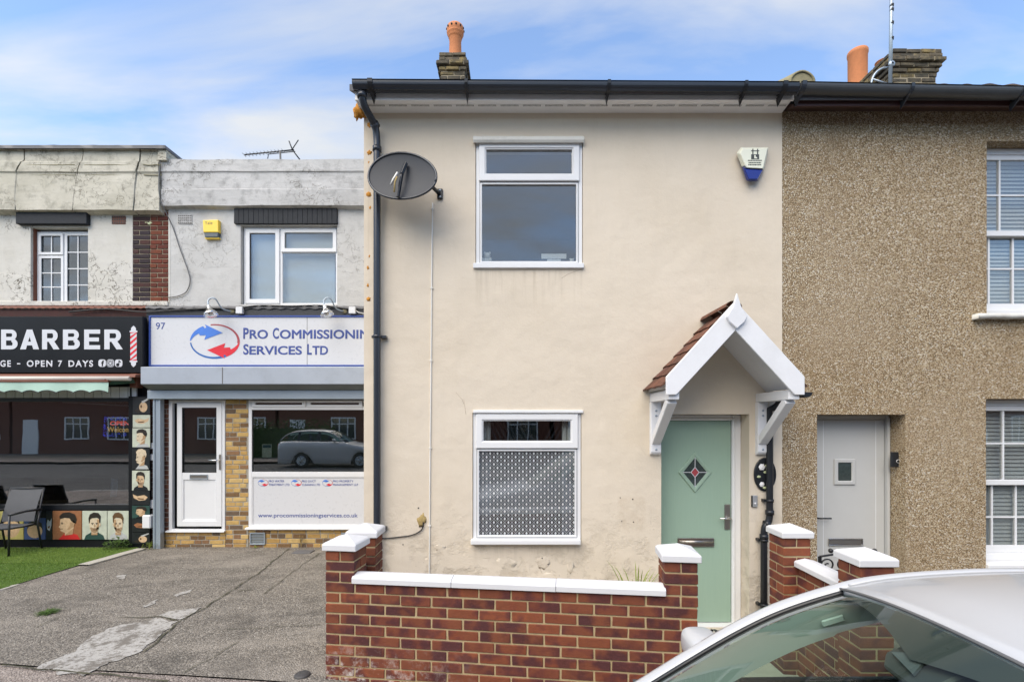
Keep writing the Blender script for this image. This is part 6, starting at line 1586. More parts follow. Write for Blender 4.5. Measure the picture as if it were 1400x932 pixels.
# its little gutter and the black downpipe beside the door
gxx = PX+.635; m_ = MB()
m_.grid(lambda u, v: (gxx-.045*math.cos(math.pi*u), PF+.04+(FY-PF-.05)*v, 2.165-.045*math.sin(math.pi*u)), 10, 1); m_.grid(lambda u, v: (gxx-.039*math.cos(math.pi*u), PF+.04+(FY-PF-.05)*v, 2.165-.039*math.sin(math.pi*u)), 10, 1)
m_.add([(gxx-.045*math.cos(math.pi*k/10), PF+.04, 2.165-.045*math.sin(math.pi*k/10)) for k in range(11)], [list(range(11))])
m_.build('porch_gutter', M['black_plastic'], pc_)
yy = FY-.055; xd = hx(1052.3, yy); xl = hx(1044.5, yy)
P1 = [Vector((gxx, FY-.12, 2.13)), Vector((gxx, FY-.12, 2.10))] + bend((gxx, FY-.12, 2.10), (gxx, FY-.11, 2.06), (xd, yy, 2.03)) + [Vector((xd, yy, 1.9))] + bend((xd, yy, hz(700, yy)), (xd, yy, hz(713, yy)), ((xd+xl)/2, yy, hz(716, yy))) + bend(((xd+xl)/2, yy, hz(716, yy)), (xl, yy, hz(718, yy)), (xl, yy, hz(732, yy))) + [Vector((xl, yy, -.18))]
rp = pipe(house, P1, .031, M['black_plastic'], [((xd, yy, hz(700, yy)), (0,0,1)), ((xl, yy, hz(733, yy)), (0,0,1)), (((xd+xl)/2, yy, hz(716, yy)), (1,0,.2))], 'downpipe')
for xx, q in ((xd, 684), (xl, 738), (xl, 826)):
    z = hz(q, yy); m2 = MB(); m2.lathe([(.032,-.012),(.038,-.012),(.038,.012),(.032,.012)], (xx, yy, z), 18); m2.box(xx-.055, xx-.028, yy+.004, FY+.002, z-.012, z+.012); m2.build('pipe_clip', M['black_plastic'], rp)
# black oval plaque with white roses
pl = thing('plaque', 'black oval plaque with white roses behind the downpipe', 'plaque', (hx(1043), FY, hz(671)))
c = (hx(1045), hz(648)); m_ = MB(); m_.prism([(c[0]+.108*math.cos(R(k*12)), c[1]+.163*math.sin(R(k*12))) for k in range(30)], FY-.022, FY+.001); m_.build('plate', M['black_plastic'], pl, bevel=.006)
for (qx, qz, r_) in ((1040, 638, .032), (1040, 661.5, .024), (1050, 660, .02)):
    for k in range(6):
        t = R(k*60); lump('rose_petal', (hx(qx)+math.cos(t)*r_*.5, FY-.024, hz(qz)+math.sin(t)*r_*.5), r_*.55, M['rose_white'], pl, (1,.35,1), k, .2, (8,6))
    lump('rose_heart', (hx(qx), FY-.028, hz(qz)), r_*.45, M['rose_white'], pl, (1,.4,1), 3, .2, (8,6))
for (qx, qz) in ((1047,636),(1048,641),(1045,645),(1049,647),(1036,651),(1044,666)): lump('leaf', (hx(qx), FY-.023, hz(qz)), .017, M['leaf_cream'], pl, (1.2,.2,.7), qx, .2, (8,6))
# door bell
db_ = thing('doorbell', 'small silver door bell beside the green door', 'doorbell', (hx(1031), FY, hz(692)))
MB().box(hx(1027.5), hx(1034.8), FY-.02, FY+.001, hz(692.5), hz(676.5)).build('casing', M['bell_silver'], db_, bevel=.005)
MB().lathe([(0,.006),(.008,.006),(.010,.002),(.010,0)], (hx(1031.3), FY-.02, hz(687.5)), 12, (0,-1,0)).build('button', M['rose_white'], db_)
MB().box(hx(1026.8), hx(1028.2), FY-.018, FY+.001, hz(692), hz(677)).build('side_strip', M['black_plastic'], db_)

# ------------------------------------------------------------------ satellite dish
ds = thing('satellite_dish', 'dark grey oval satellite dish on the cream wall', 'satellite dish', (hx(600), FY, hz(265)))
dcY = FY-.30; dc = Vector((hx(549.5, dcY), dcY, hz(240.5, dcY)))
nd = Vector((-.22, -.93, .16)).normalized()
ux = Vector((1, -.10, -.33)); ux = (ux - nd*ux.dot(nd)).normalized(); uy = nd.cross(ux); uy = -uy if uy.z < 0 else uy
def dish(u, v, off=0.0):
    t = 2*math.pi*u; r = v; a_ = .350*r*math.cos(t); b_ = .226*r*math.sin(t)
    b_ *= 1 + .06*math.cos(t)*(-1)
    return dc + ux*a_ + uy*b_ + nd*(-.035*(1-r*r)+off)
m_ = MB(); m_.grid(lambda u, v: dish(u, v), 56, 12); m_.grid(lambda u, v: dish(u, v, -.006), 56, 12)
bowl = m_.build('bowl', M['dish_grey'], ds, recalc=False)
MB().tube([dish(k/56, 1) for k in range(57)], .011, 8).build('rim', M['grey_gutter'], bowl)
vz_ = (Vector((0,0,1)) - nd*nd.z).normalized(); vx_ = vz_.cross(nd); vx_ = -vx_ if vx_.x < 0 else vx_
def dloc(p, q, n_=0.0): return dc + vx_*p + vz_*q + nd*n_
MB().bar(dloc(.03,.125,.0), dloc(.005,.0,.02), .034, .03).build('mount_block', M['black_plastic'], ds, bevel=.004)
MB().bar(dloc(.008,.04,.012), dloc(-.006,-.235,.03), .026, .026).build('feed_arm', M['black_plastic'], ds, bevel=.004)
MB().tube([dloc(-.02,.0,.05), dloc(-.05,-.07,.06), dloc(-.075,-.115,.05)], .009, 8).build('loose_cable', M['cable_white'], ds)
MB().tube([dloc(-.015,-.05,.06), dloc(-.03,-.10,.062), dloc(-.028,-.2,.064)], .008, 8).build('loose_cable', M['putty'], ds)
for p, q in ((-.06,-.005),(.045,0),(-.045,-.16),(.04,-.155),(-.05,.055)): MB().lathe([(0,.006),(.011,.005),(.012,0)], dloc(p, q, -.045), 10, tuple(nd)).build('bolt', M['black_plastic'], ds)
bx_ = hx(600, FY-.03); bz_ = hz(264, FY-.03)
MB().box(bx_-.02, bx_+.035, FY-.02, FY+.001, bz_-.05, bz_+.05).build('wall_bracket', M['black_plastic'], ds, bevel=.005)
for q in (-.032, .032): MB().lathe([(0,.008),(.010,.006),(.010,0)], (bx_+.012, FY-.02, bz_+q), 8, (0,-1,0)).build('bracket_bolt', M['galvanised'], ds)
MB().tube([(bx_, FY-.02, bz_), (bx_-.06, FY-.14, bz_+.02), dc - nd*.075], .019, 10).build('support_arm', M['black_plastic'], ds)
MB().lathe([(.02,-.03),(.07,-.02),(.09,.0),(.0,.0)], dc - nd*.06, 16, tuple(nd)).build('back_plate', M['black_plastic'], ds)
cond = cable('wall_conduit', [(hx(591.5), FY-.006, hz(278)), (hx(590.5), FY-.006, hz(360)), (hx(589.3), FY-.006, hz(520)), (hx(588), FY-.006, hz(640)), (hx(587), FY-.006, hz(800))], .0075, M['cable_white'], 'thin cream cable clipped down the wall below the satellite dish')
for q in (286, 394, 493, 612, 718): MB().box(hx(591.3-(q-278)*.009)-.012, hx(591.3-(q-278)*.009)+.014, FY-.016, FY+.001, hz(q)-.005, hz(q)+.005).build('cable_clip', M['cable_white'], cond)
cable('phone_cable', [(hx(a), FY-.012, hz(b)) for a, b in [(517,735),(530,735),(548,733),(562,731),(572,727),(578,721),(579,713)]], .006, M['cable_black'], 'black cable from the putty patch to the brick pier')

# ------------------------------------------------------------------ alarm box on the cream wall
al = thing('alarm_box', 'cream and blue tapered alarm box high on the cream wall', 'alarm', (hx(1027), FY, hz(247)))
def A(pts, y): return [(hx(a, y), hz(b, y)) for a, b in pts]
yb_ = FY-.085
MB().prism(A([(1008,212),(1016,205),(1046,205),(1041,231),(1035,246),(1021,246)], FY), FY-.035, FY+.001).build('back_box', M['alarm_blue'], al, bevel=.006)
m_ = MB(); o_ = A([(1006.8,209.5),(1013.0,201.2),(1051.5,201.2),(1044.8,232.5),(1018,230.5),(1013.8,227.5)], FY-.04); i_ = A([(1012,210),(1015.5,203.5),(1049.5,203.5),(1043,230.5),(1021.5,229.5),(1019,226)], yb_)
n_ = len(o_); m_.add([(x_, FY-.036, z_) for x_, z_ in o_]+[(x_, yb_, z_) for x_, z_ in i_], [list(range(n_-1,-1,-1)), list(range(n_, 2*n_))]+[(k, (k+1)%n_, n_+(k+1)%n_, n_+k) for k in range(n_)]); m_.build('cover', M['alarm_cream'], al, bevel=.004)
m_ = MB(); o_ = A([(1013.8,227.7),(1018,230.8),(1044.6,232.7),(1036.3,247.6),(1021,247.6)], FY-.04); i_ = A([(1017,229),(1021,231.5),(1042.5,232.8),(1035.5,245),(1024,245)], yb_+.006)
n_ = len(o_); m_.add([(x_, FY-.036, z_) for x_, z_ in o_]+[(x_, yb_+.006, z_) for x_, z_ in i_], [list(range(n_-1,-1,-1)), list(range(n_, 2*n_))]+[(k, (k+1)%n_, n_+(k+1)%n_, n_+k) for k in range(n_)]); m_.build('lens', M['alarm_blue'], al, bevel=.004)
def ab(a, b, c, d, nm='printed_emblem', m2='print_dark'): MB().box(hx(a, yb_), hx(b, yb_), yb_-.0015, yb_+.001, hz(d, yb_), hz(c, yb_)).build(nm, M[m2], al)
ab(1027, 1037.8, 211.2, 218); ab(1028.5, 1030, 203.8, 211); ab(1035, 1036.5, 203.8, 211); ab(1026.8, 1038, 206, 207)
MB().prism([(hx(a, yb_), hz(b, yb_)) for a, b in [(1031,212.3),(1033,212.3),(1033,214.8),(1035,215.2),(1035,217),(1031,217)]], yb_-.0025, yb_-.0014).build('printed_emblem', M['alarm_cream'], al)
# three lines of small print, too small to read
for q, a, b in ((219.6, 1022.5, 1041.5), (222.6, 1023.5, 1040.5), (225.4, 1023, 1041)):
    k = a; rr_ = random.Random(int(q*10))
    while k < b:
        w_ = rr_.uniform(1.2, 2.6); ab(k, min(b, k+w_), q-.7, q+.7, 'small_print'); k += w_+.5

# ------------------------------------------------------------------ patio chair on the turf
ch = thing('patio_chair', 'dark grey sling patio armchair on the artificial turf', 'chair', (-7.58, 7.24, gz(-7.5, 7.3)+.014), R(3))
CM = WM[ch.name]
def cb(name, mat, fn, bevel=.003): m_ = MB(); fn(m_); return m_.build(name, M[mat], ch, bevel=bevel, matrix=CM)
def ctube(name, pts, r=.0125, mat='chair_frame'): return MB().tube(pts, r, 10).build(name, M[mat], ch, matrix=CM)
for s_ in (-1, 1):
    x_ = s_*.265
    ctube('leg', [(x_, -.25, 0), (x_, -.245, .40), (x_, -.24, .60)] , .014); ctube('leg', [(x_, .27, 0), (x_, .20, .40), (x_, .25, .60)], .014)
    MB().tube([(x_, -.25, .61), (x_, .0, .625), (x_, .26, .61)], .018, 10).build('armrest', M['chair_frame'], ch, matrix=CM)
    ctube('back_post', [(x_*.93, .17, .40), (x_*.93, .26, .62), (x_*.93, .33, .93)], .013); ctube('seat_rail', [(x_*.93, -.24, .41), (x_*.93, .0, .395), (x_*.93, .18, .40)], .013)
ctube('cross_bar', [(-.25, .33, .93), (.25, .33, .93)]); ctube('cross_bar', [(-.25, -.245, .41), (.25, -.245, .41)]); ctube('cross_bar', [(-.25, .17, .395), (.25, .17, .395)], .010)
m_ = MB(); m_.grid(lambda u, v: (-.235+.47*u, .175+(.325-.175)*v-.02*math.sin(math.pi*v)+.012*math.sin(math.pi*u), .44+.48*v), 8, 8); m_.grid(lambda u, v: (-.235+.47*u, .181+(.331-.175)*v-.02*math.sin(math.pi*v)+.012*math.sin(math.pi*u), .44+.48*v), 8, 8); m_.build('backrest', M['sling_fabric'], ch, matrix=CM)
m_ = MB(); m_.grid(lambda u, v: (-.235+.47*u, -.24+.42*v, .412-.025*math.sin(math.pi*u)-.012*math.sin(math.pi*v)), 8, 8); m_.grid(lambda u, v: (-.235+.47*u, -.24+.42*v, .406-.025*math.sin(math.pi*u)-.012*math.sin(math.pi*v)), 8, 8); m_.build('seat', M['sling_fabric'], ch, matrix=CM)
ch2 = ch.copy(); COL.objects.link(ch2); put(ch2, Matrix.Translation((-8.42, 7.30, gz(-8.4, 7.3)+.014)) @ Matrix.Rotation(R(12), 4, 'Z')); ch2['label'] = 'dark patio chair cut by the left edge of the picture'
for o in list(ch.children):
    c_ = o.copy(); COL.objects.link(c_); put(c_, WM[ch2.name] @ CM.inverted() @ WM[o.name], ch2)

# ------------------------------------------------------------------ iron gate in the neighbour's garden
ga = thing('iron_gate', 'black wrought iron gate with scrolls behind the dividing wall', 'gate', (2.95, 4.18, -.25))
gY = 4.18; gx0, gx1, gzb, gzt = 2.665, 3.24, -.12, .745
for xx in (gx0, gx1): MB().box(xx-.012, xx+.012, gY-.008, gY+.008, gzb-.05, gzt+(.0 if xx == gx0 else .0)).build('stile', M['iron'], ga)
for zz_ in (gzb, .35, .62): MB().box(gx0+.012, gx1-.012, gY-.007, gY+.007, zz_-.01, zz_+.01).build('rail', M['iron'], ga)
for k in range(1, 6): xx = gx0+(gx1-gx0)*k/6; MB().box(xx-.006, xx+.006, gY-.006, gY+.006, gzb+.01, .61).build('bar', M['iron'], ga)
def spiral(cx, cz, r, t0, turns, sgn, r0=.012, n_=34): return [(cx+sgn*(r0+(r-r0)*k/n_)*math.cos(t0+turns*6.283*k/n_), gY, cz+(r0+(r-r0)*k/n_)*math.sin(t0+turns*6.283*k/n_)) for k in range(n_+1)]
for k, (cx, cz, s_) in enumerate([(2.735,.67,1),(2.865,.67,-1),(3.00,.67,1),(3.13,.67,-1),(2.735,.48,-1),(2.86,.48,1),(3.00,.48,-1),(3.13,.48,1)]):
    MB().tube(spiral(cx, cz, .065, 1.2, 1.4, s_), .007, 6).build('scroll', M['iron'], ga)
arch = [(gx0+(gx1-gx0)*k/20, gY, gzt+.03*math.sin(math.pi*k/20)) for k in range(21)]
MB().tube(arch, .009, 8).build('top_rail', M['iron'], ga)
for xx in (2.76, 2.95, 3.14): lump('ball_finial', (xx, gY, gzt+.05), .020, M['iron'], ga, (1,1,1), 0, 0)

# ------------------------------------------------------------------ plants
def tuft(name, lab, base, n_, h, spread, wd, mat, seed, droop=.5, cat='plant'):
    r = random.Random(seed); m_ = MB()
    for k in range(n_):
        a = r.uniform(0, 6.283); hh = h*r.uniform(.55, 1); sp_ = spread*r.uniform(.3, 1); w_ = wd*r.uniform(.7, 1.2); b0 = Vector(base)+Vector((r.uniform(-1,1), r.uniform(-1,1), 0))*spread*.12
        d = Vector((math.cos(a), math.sin(a), 0)); s_ = Vector((-d.y, d.x, 0)); vs = []; nn_ = 7
        for i in range(nn_):
            t = i/(nn_-1); p = b0 + d*sp_*t**1.6 + Vector((0,0,hh*(t-droop*.55*t**3))); ww2 = w_*(1-t)**.6*.5+.0004
            vs += [p - s_*ww2, p + s_*ww2]
        m_.add(vs, [(2*i, 2*i+1, 2*i+3, 2*i+2) for i in range(nn_-1)], True)
    return tag(m_.build(name, M[mat], recalc=False), lab, cat)
tuft('grass_plant', 'spiky yellow-green plant growing behind the white coping', (hx(866, 4.3), 4.3, gz(1.1, 4.3)+.02), 40, .98, .34, .026, 'leaf_lime', 4, .45)
g0 = gpt(66, 838); m_ = tuft('weed', 'low green weed growing through the tarmac', (g0.x, g0.y, g0.z), 170, .035, .13, .012, 'leaf_green', 8, .5)
def leafy(name, lab, base, n_, h, r0, seed, mat='leaf_green', lw=.02):
    r = random.Random(seed); m_ = MB(); b = Vector(base)
    for k in range(n_):
        a = r.uniform(0, 6.283); rr = r0*math.sqrt(r.random()); z = h*r.random()*(1-.6*rr/r0); p = b+Vector((math.cos(a)*rr, math.sin(a)*rr*.7, z+.005))
        d = Vector((math.cos(a), math.sin(a)-.4, r.uniform(-.2,.7))).normalized()*lw*r.uniform(.7,1.5); s_ = d.cross(Vector((r.uniform(-.3,.3), r.uniform(-.3,.3), 1))).normalized()*lw*.45
        m_.add([p, p+d*.5+s_, p+d, p+d*.5-s_], [(0,1,2,3)])
    for k in range(7):
        a = r.uniform(0, 6.283); m_.tube([b, b+Vector((math.cos(a)*r0*.5, math.sin(a)*r0*.4, h*.75))], [.003,.0015], 5)
    return tag(m_.build(name, M[mat], recalc=False), lab, 'weed')
g0 = Vector((hx(163, 7.58), 7.58, gz(-6.2, 7.58)+.012)); leafy('weed', 'leafy weed at the foot of the poster wall', (g0.x, g0.y-.04, g0.z), 260, .20, .19, 2, 'leaf_green', .032)
g0 = Vector((hx(204, 7.55), 7.55, gz(-5.7, 7.55))); leafy('weed', 'pale green weed beside the grey shutter guide', (g0.x, g0.y, g0.z), 130, .14, .12, 3, 'leaf_lime', .014)
g0 = Vector((0, 0, gz(-3.4, 7.6))); leafy('dead_weed', 'dry orange weed on the brick plinth under the shop window', (sx(413), S-.03, g0.z), 60, .25, .06, 6, 'putty', .016)
g0 = Vector((sx(353), 7.66, gz(-4, 7.66))); leafy('weed', 'tiny yellow weed at the floor vent', (g0.x, g0.y-.02, g0.z), 25, .03, .05, 7, 'leaf_lime', .02)

# ------------------------------------------------------------------ parked car, facing left, windscreen nearest the picture's lower edge
car = thing('parked_car', 'white car parked at the kerb facing left, seen over its windscreen', 'car', (1.6, 1.08, -.16))
YC = 1.08
RAIL = [(.20,1.80,.76),(.33,1.775,.86),(.477,1.75,.967),(.625,1.72,1.079),(.768,1.69,1.183),(.905,1.663,1.266),(1.07,1.637,1.335),(1.227,1.62,1.377),(1.455,1.603,1.402),(1.70,1.59,1.412),(2.1,1.585,1.41),(2.5,1.59,1.385),(2.85,1.61,1.32),(3.1,1.64,1.20),(3.28,1.68,1.02)]
def cat_(P, n_=6):
    P = [Vector(p) for p in P]; Q = []
    for i in range(len(P)-1):
        for k in range(n_):
            t_ = k/n_; p0, p1, p2, p3 = P[max(i-1,0)], P[i], P[i+1], P[min(i+2, len(P)-1)]
            Q.append(.5*((2*p1)+(-p0+p2)*t_+(2*p0-5*p1+4*p2-p3)*t_**2+(-p0+3*p1-3*p2+p3)*t_**3))
    return Q+[P[-1]]
RL = cat_(RAIL)
def at_x(x):
    for a, b in zip(RL, RL[1:]):
        if a.x <= x <= b.x: return a.lerp(b, (x-a.x)/(b.x-a.x))
    return RL[-1] if x > RL[-1].x else RL[0]
def mir(p): return Vector((p[0], 2*YC-p[1], p[2]))
ft = 0.0
def strip(name, mat, fnA, fnB, pts, parent=car, both=True, th=None, n_=1):
    for s_ in ((0, 1) if both else (0,)):
        m_ = MB(); q = []
        for p in pts: q.append((fnA(p), fnB(p)))
        if s_: q = [(mir(a), mir(b)) for a, b in q]
        m_.grid(lambda u, v: q[round(u*(len(q)-1))][0].lerp(q[round(u*(len(q)-1))][1], v), len(q)-1, n_); m_.build(name, M[mat], parent)
V = Vector
# roof panel, crowned and bowed at the front
RX0, RX1 = 1.10, 3.02
def roofp(u, v, off=0.0):
    w_ = 2*v-1; x = RX0 - .085*(1-w_*w_) + (RX1-RX0+.085*(1-w_*w_)+.05*(1-w_*w_))*u
    e = at_x(x if x > RX0 else RX0); half = e.y-.022-YC
    fx = max(0, min(1, (x-.98)/.5)); crown = (.070+.020*(1-fx))*(1-w_*w_)
    base_ = at_x(x) if x >= RX0 else at_x(RX0)
    zz_ = base_.z + .004 + crown - (0 if x >= RX0 else (RX0-x)*.15)
    return V((x, YC+w_*half, zz_+off))
m_ = MB(); m_.grid(lambda u, v: roofp(u, v), 44, 20); m_.grid(lambda u, v: roofp(u, v, -.03), 44, 20)
m_.grid(lambda u, v: roofp(0, u, -.03*v), 20, 1); m_.build('roof', M['car_paint'], car)
# roof rails and pillars: painted outer skin
for s_ in (0, 1):
    f_ = (lambda p: mir(p)) if s_ else (lambda p: p)
    prof = [(.010,-.040),(.022,-.012),(.016,.006),(.0,.012),(-.018,.010),(-.030,.002),(-.034,-.012),(-.03,-.03)]   # (outwards y, up z)
    m_ = MB(); pts = RL
    m_.grid(lambda u, v: f_(pts[round(u*(len(pts)-1))] + V((0, prof[round(v*7)][0], prof[round(v*7)][1]))), len(pts)-1, 7); m_.build('roof_rail', M['car_paint'], car)
    # black drip seal between rail and glass
    seal = [f_(p + V((.0, -.034, -.006))) for p in RL if p.x < 1.13]; MB().tube(seal, .008, 8).build('windscreen_seal', M['car_black'], car)
    seal = [f_(p + V((.0, -.026, .009))) for p in RL if p.x >= 1.12 and p.x < 3.0]; MB().tube(seal, .005, 6).build('roof_channel', M['car_paint'], car)
MB().tube([roofp(0, k/20, -.002)+V((-.004,0,0)) for k in range(21)], .0045, 6).build('roof_edge_seal', M['cable_grey'], car)
# windscreen between the rails
def wsp(u, v, off=0.0):       # u across, v from base to roof
    w_ = 2*u-1; x = .24+(1.085-.24)*v; e = at_x(x); half = e.y-.04-YC
    bow = (.085+.10*(1-v))*(1-w_*w_)
    sl_ = .62
    return V((x-bow, YC+w_*half, e.z-.006 + .088*(1-w_*w_)*(.3+.7*v) + (.0) - bow*.0)) + V((-.55*off, 0, .83*off))
m_ = MB(); m_.grid(lambda u, v: wsp(u, v), 24, 24); m_.build('windscreen', M['car_glass'], car, recalc=False)
# black ceramic band along its top with the sensor housing in the middle
def frit(u0, u1, v0f, v1, name, n_=24, off=-.006, nv=5):
    m_ = MB(); m_.grid(lambda u, v: wsp(u0+(u1-u0)*u, v0f(u0+(u1-u0)*u)+(v1-v0f(u0+(u1-u0)*u))*v, off), n_, nv); return m_.build(name, M['car_frit'], car, recalc=False)
def v0f(u):
    c_ = abs(u-.5)*2; return .985-.105*(1-c_)**2
frit(.012, .988, v0f, 1.0, 'sunshade_band', 40)
m_ = MB(); hp = [wsp(.535,.835,-.02), wsp(.465,.83,-.02), wsp(.43,.87,-.02), wsp(.43,.96,-.02), wsp(.57,.96,-.02), wsp(.57,.87,-.02)]
m_.add([p for p in hp]+[p+V((.05,0,-.045)) for p in hp], [tuple(range(6)), tuple(range(11,5,-1))]+[(k,(k+1)%6,6+(k+1)%6,6+k) for k in range(6)]); m_.build('mirror_housing', M['car_frit'], car, bevel=.006)
m_ = MB(); tp = [wsp(.55,.875,-.012), wsp(.50,.925,-.012), wsp(.47,.855,-.012)]; m_.add([p for p in tp]+[p+V((.004,0,-.006)) for p in tp], [(0,1,2),(5,4,3)]+[(k,(k+1)%3,3+(k+1)%3,3+k) for k in range(3)]); m_.build('sensor_window', M['lead_flashing'], car)
# inside: pale pillar trims, head lining, grab handle
PT = [p for p in RL if .30 < p.x < 2.9]
strip('pillar_trim', 'car_trim', lambda p: p+V((.015,-.030,-.028)), lambda p: p+V((.085+.02*(p.x<1),-.012,-.125)), [p for p in PT if p.x < 1.62], n_=2)
strip('head_lining_side', 'car_trim', lambda p: p+V((0,-.034,-.03)), lambda p: p+V((0,-.012,-.12)), [p for p in PT if p.x >= 1.6], n_=2)
m_ = MB(); m_.grid(lambda u, v: roofp(.015+.985*u, .03+.94*v, -.045), 24, 10); m_.build('head_lining', M['car_trim'], car)
hpos = at_x(1.02)+V((.05,-.035,-.075))
m_ = MB(); dx = (at_x(1.12)-at_x(.92)).normalized(); m_.obox(hpos, dx*.036, V((0,.004,0)), V((-dx.z,0,dx.x))*.012); m_.build('airbag_badge', M['car_trim'], car, bevel=.006)
# side glass, B and C pillars, belt line
BELT = .945
def belt(x): return V((x, 1.785+.02*math.sin(max(0, min(1, (x+.2)/3.4))*3.1), BELT-.03*max(0, 1.0-x)*.4+.03*max(0, x-1.4)*.5))
sg = [p for p in RL if .62 < p.x < 2.98]
strip('side_glass', 'car_glass', lambda p: p+V((.0,.004,-.035)), lambda p: belt(p.x), sg, n_=4)
for x0_, x1_ in ((1.50,1.60),(2.42,2.50)):
    strip('door_pillar', 'car_black', lambda p: at_x(p)+V((0,.008,-.034)), lambda p: belt(p+.0)+V((0,.006,0)), [x0_, (x0_+x1_)/2, x1_], n_=3)
    strip('pillar_trim', 'car_seat', lambda p: at_x(p)+V((0,-.03,-.04)), lambda p: belt(p)+V((0,-.05,0)), [x0_-.02, (x0_+x1_)/2, x1_+.02], n_=3)
strip('belt_trim', 'car_black', lambda x: belt(x)+V((0,.006,.006)), lambda x: belt(x)+V((0,-.012,-.012)), [.45+.1*k for k in range(27)])
strip('door_card', 'car_seat', lambda x: belt(x)+V((0,-.03,-.006)), lambda x: belt(x)+V((0,-.09,-.55)), [.45+.1*k for k in range(27)])
m_ = MB(); m_.grid(lambda u, v: (lambda a: V((a.x+.06, YC+(a.y-.03-YC)*(2*u-1), a.z))) (RL[-1].lerp(at_x(3.02), v)) + V((.10*(1-(2*u-1)**2), 0, .02*(1-(2*u-1)**2))), 14, 8); m_.build('rear_window', M['car_glass'], car)
# lower body lofted along the car
ZG = -.20
prof = {  # x: (half width at sill, half width at waist, waist z, top half width, top z)
 -.98: (.60,.62,.36,.55,.44), -.90: (.74,.76,.46,.66,.58), -.72: (.80,.83,.52,.72,.68), -.45: (.82,.86,.56,.74,.745), -.1: (.83,.87,.60,.76,.80), .18: (.83,.87,.62,.78,.84),
 .45: (.83,.875,.63,.715,.93), 1.2: (.83,.88,.64,.715,.945), 2.2: (.83,.88,.65,.72,.96), 2.9: (.82,.87,.66,.70,.97), 3.2: (.80,.84,.64,.66,.96), 3.32: (.74,.78,.58,.62,.90), 3.36: (.66,.70,.50,.58,.80)}
xs = sorted(prof); xs_f = []
for a, b in zip(xs, xs[1:]): xs_f += [a+(b-a)*k/4 for k in range(4)]
xs_f.append(xs[-1])
def pr(x):
    for a, b in zip(xs, xs[1:]):
        if a <= x <= b: t = (x-a)/(b-a); t = t*t*(3-2*t)*.5+t*.5; return [p+(q-p)*t for p, q in zip(prof[a], prof[b])]
    return prof[xs[-1]]
WHEELS = (-.32, 2.25); WR = .315
def sect(x):
    s_, w_, wz, th, tz = pr(x); zb = ZG+.17
    for wx in WHEELS:                       # wheel arches cut up into the flanks
        d = abs(x-wx)
        if d < WR+.05: zb = max(zb, ZG+.31+math.sqrt((WR+.05)**2-d*d))
    zb = min(zb, wz-.02)
    return [(s_-.02, zb), (s_, zb+.02), (s_+.35*(w_-s_), zb+(wz-zb)*.4), (w_, wz), (w_-.012, wz+(tz-wz)*.35), (w_+(th-w_)*.35, wz+(tz-wz)*.78), (th, tz)]
for s_ in (-1, 1):
    m_ = MB(); m_.grid(lambda u, v: (xs_f[round(u*(len(xs_f)-1))], YC+s_*sect(xs_f[round(u*(len(xs_f)-1))])[round(v*6)][0], sect(xs_f[round(u*(len(xs_f)-1))])[round(v*6)][1]), len(xs_f)-1, 6); m_.build('body_side', M['car_paint'], car)
xb = [x for x in xs_f if x <= .33]
def bon(u, v, x0=None):
    x = xb[round(u*(len(xb)-1))]; th, tz = pr(x)[3], pr(x)[4]; w_ = 2*v-1; return (x-.10*(1-w_*w_), YC+w_*th, tz+.05*(1-w_*w_)*min(1, (x+1.1)*1.2))
m_ = MB(); m_.grid(bon, len(xb)-1, 12); m_.build('bonnet', M['car_paint'], car)
m_ = MB(); m_.grid(lambda u, v: (lambda P: (P[0], P[1], P[2]-v*.42-.02))(bon(0, u)), 12, 5); m_.build('front_bumper', M['car_paint'], car)
m_ = MB(); m_.box(-1.10, -1.06, YC-.33, YC+.33, .02, .20); m_.build('grille', M['car_black'], car, bevel=.02)
m_ = MB(); m_.box(-1.112, -1.10, YC-.26, YC+.26, .22, .31); m_.build('number_plate', M['plate_white'], car)
m_ = MB(); m_.grid(lambda u, v: (.12+.20*v, YC+(2*u-1)*.76, .845+.02*v), 6, 1); m_.build('scuttle', M['car_black'], car)
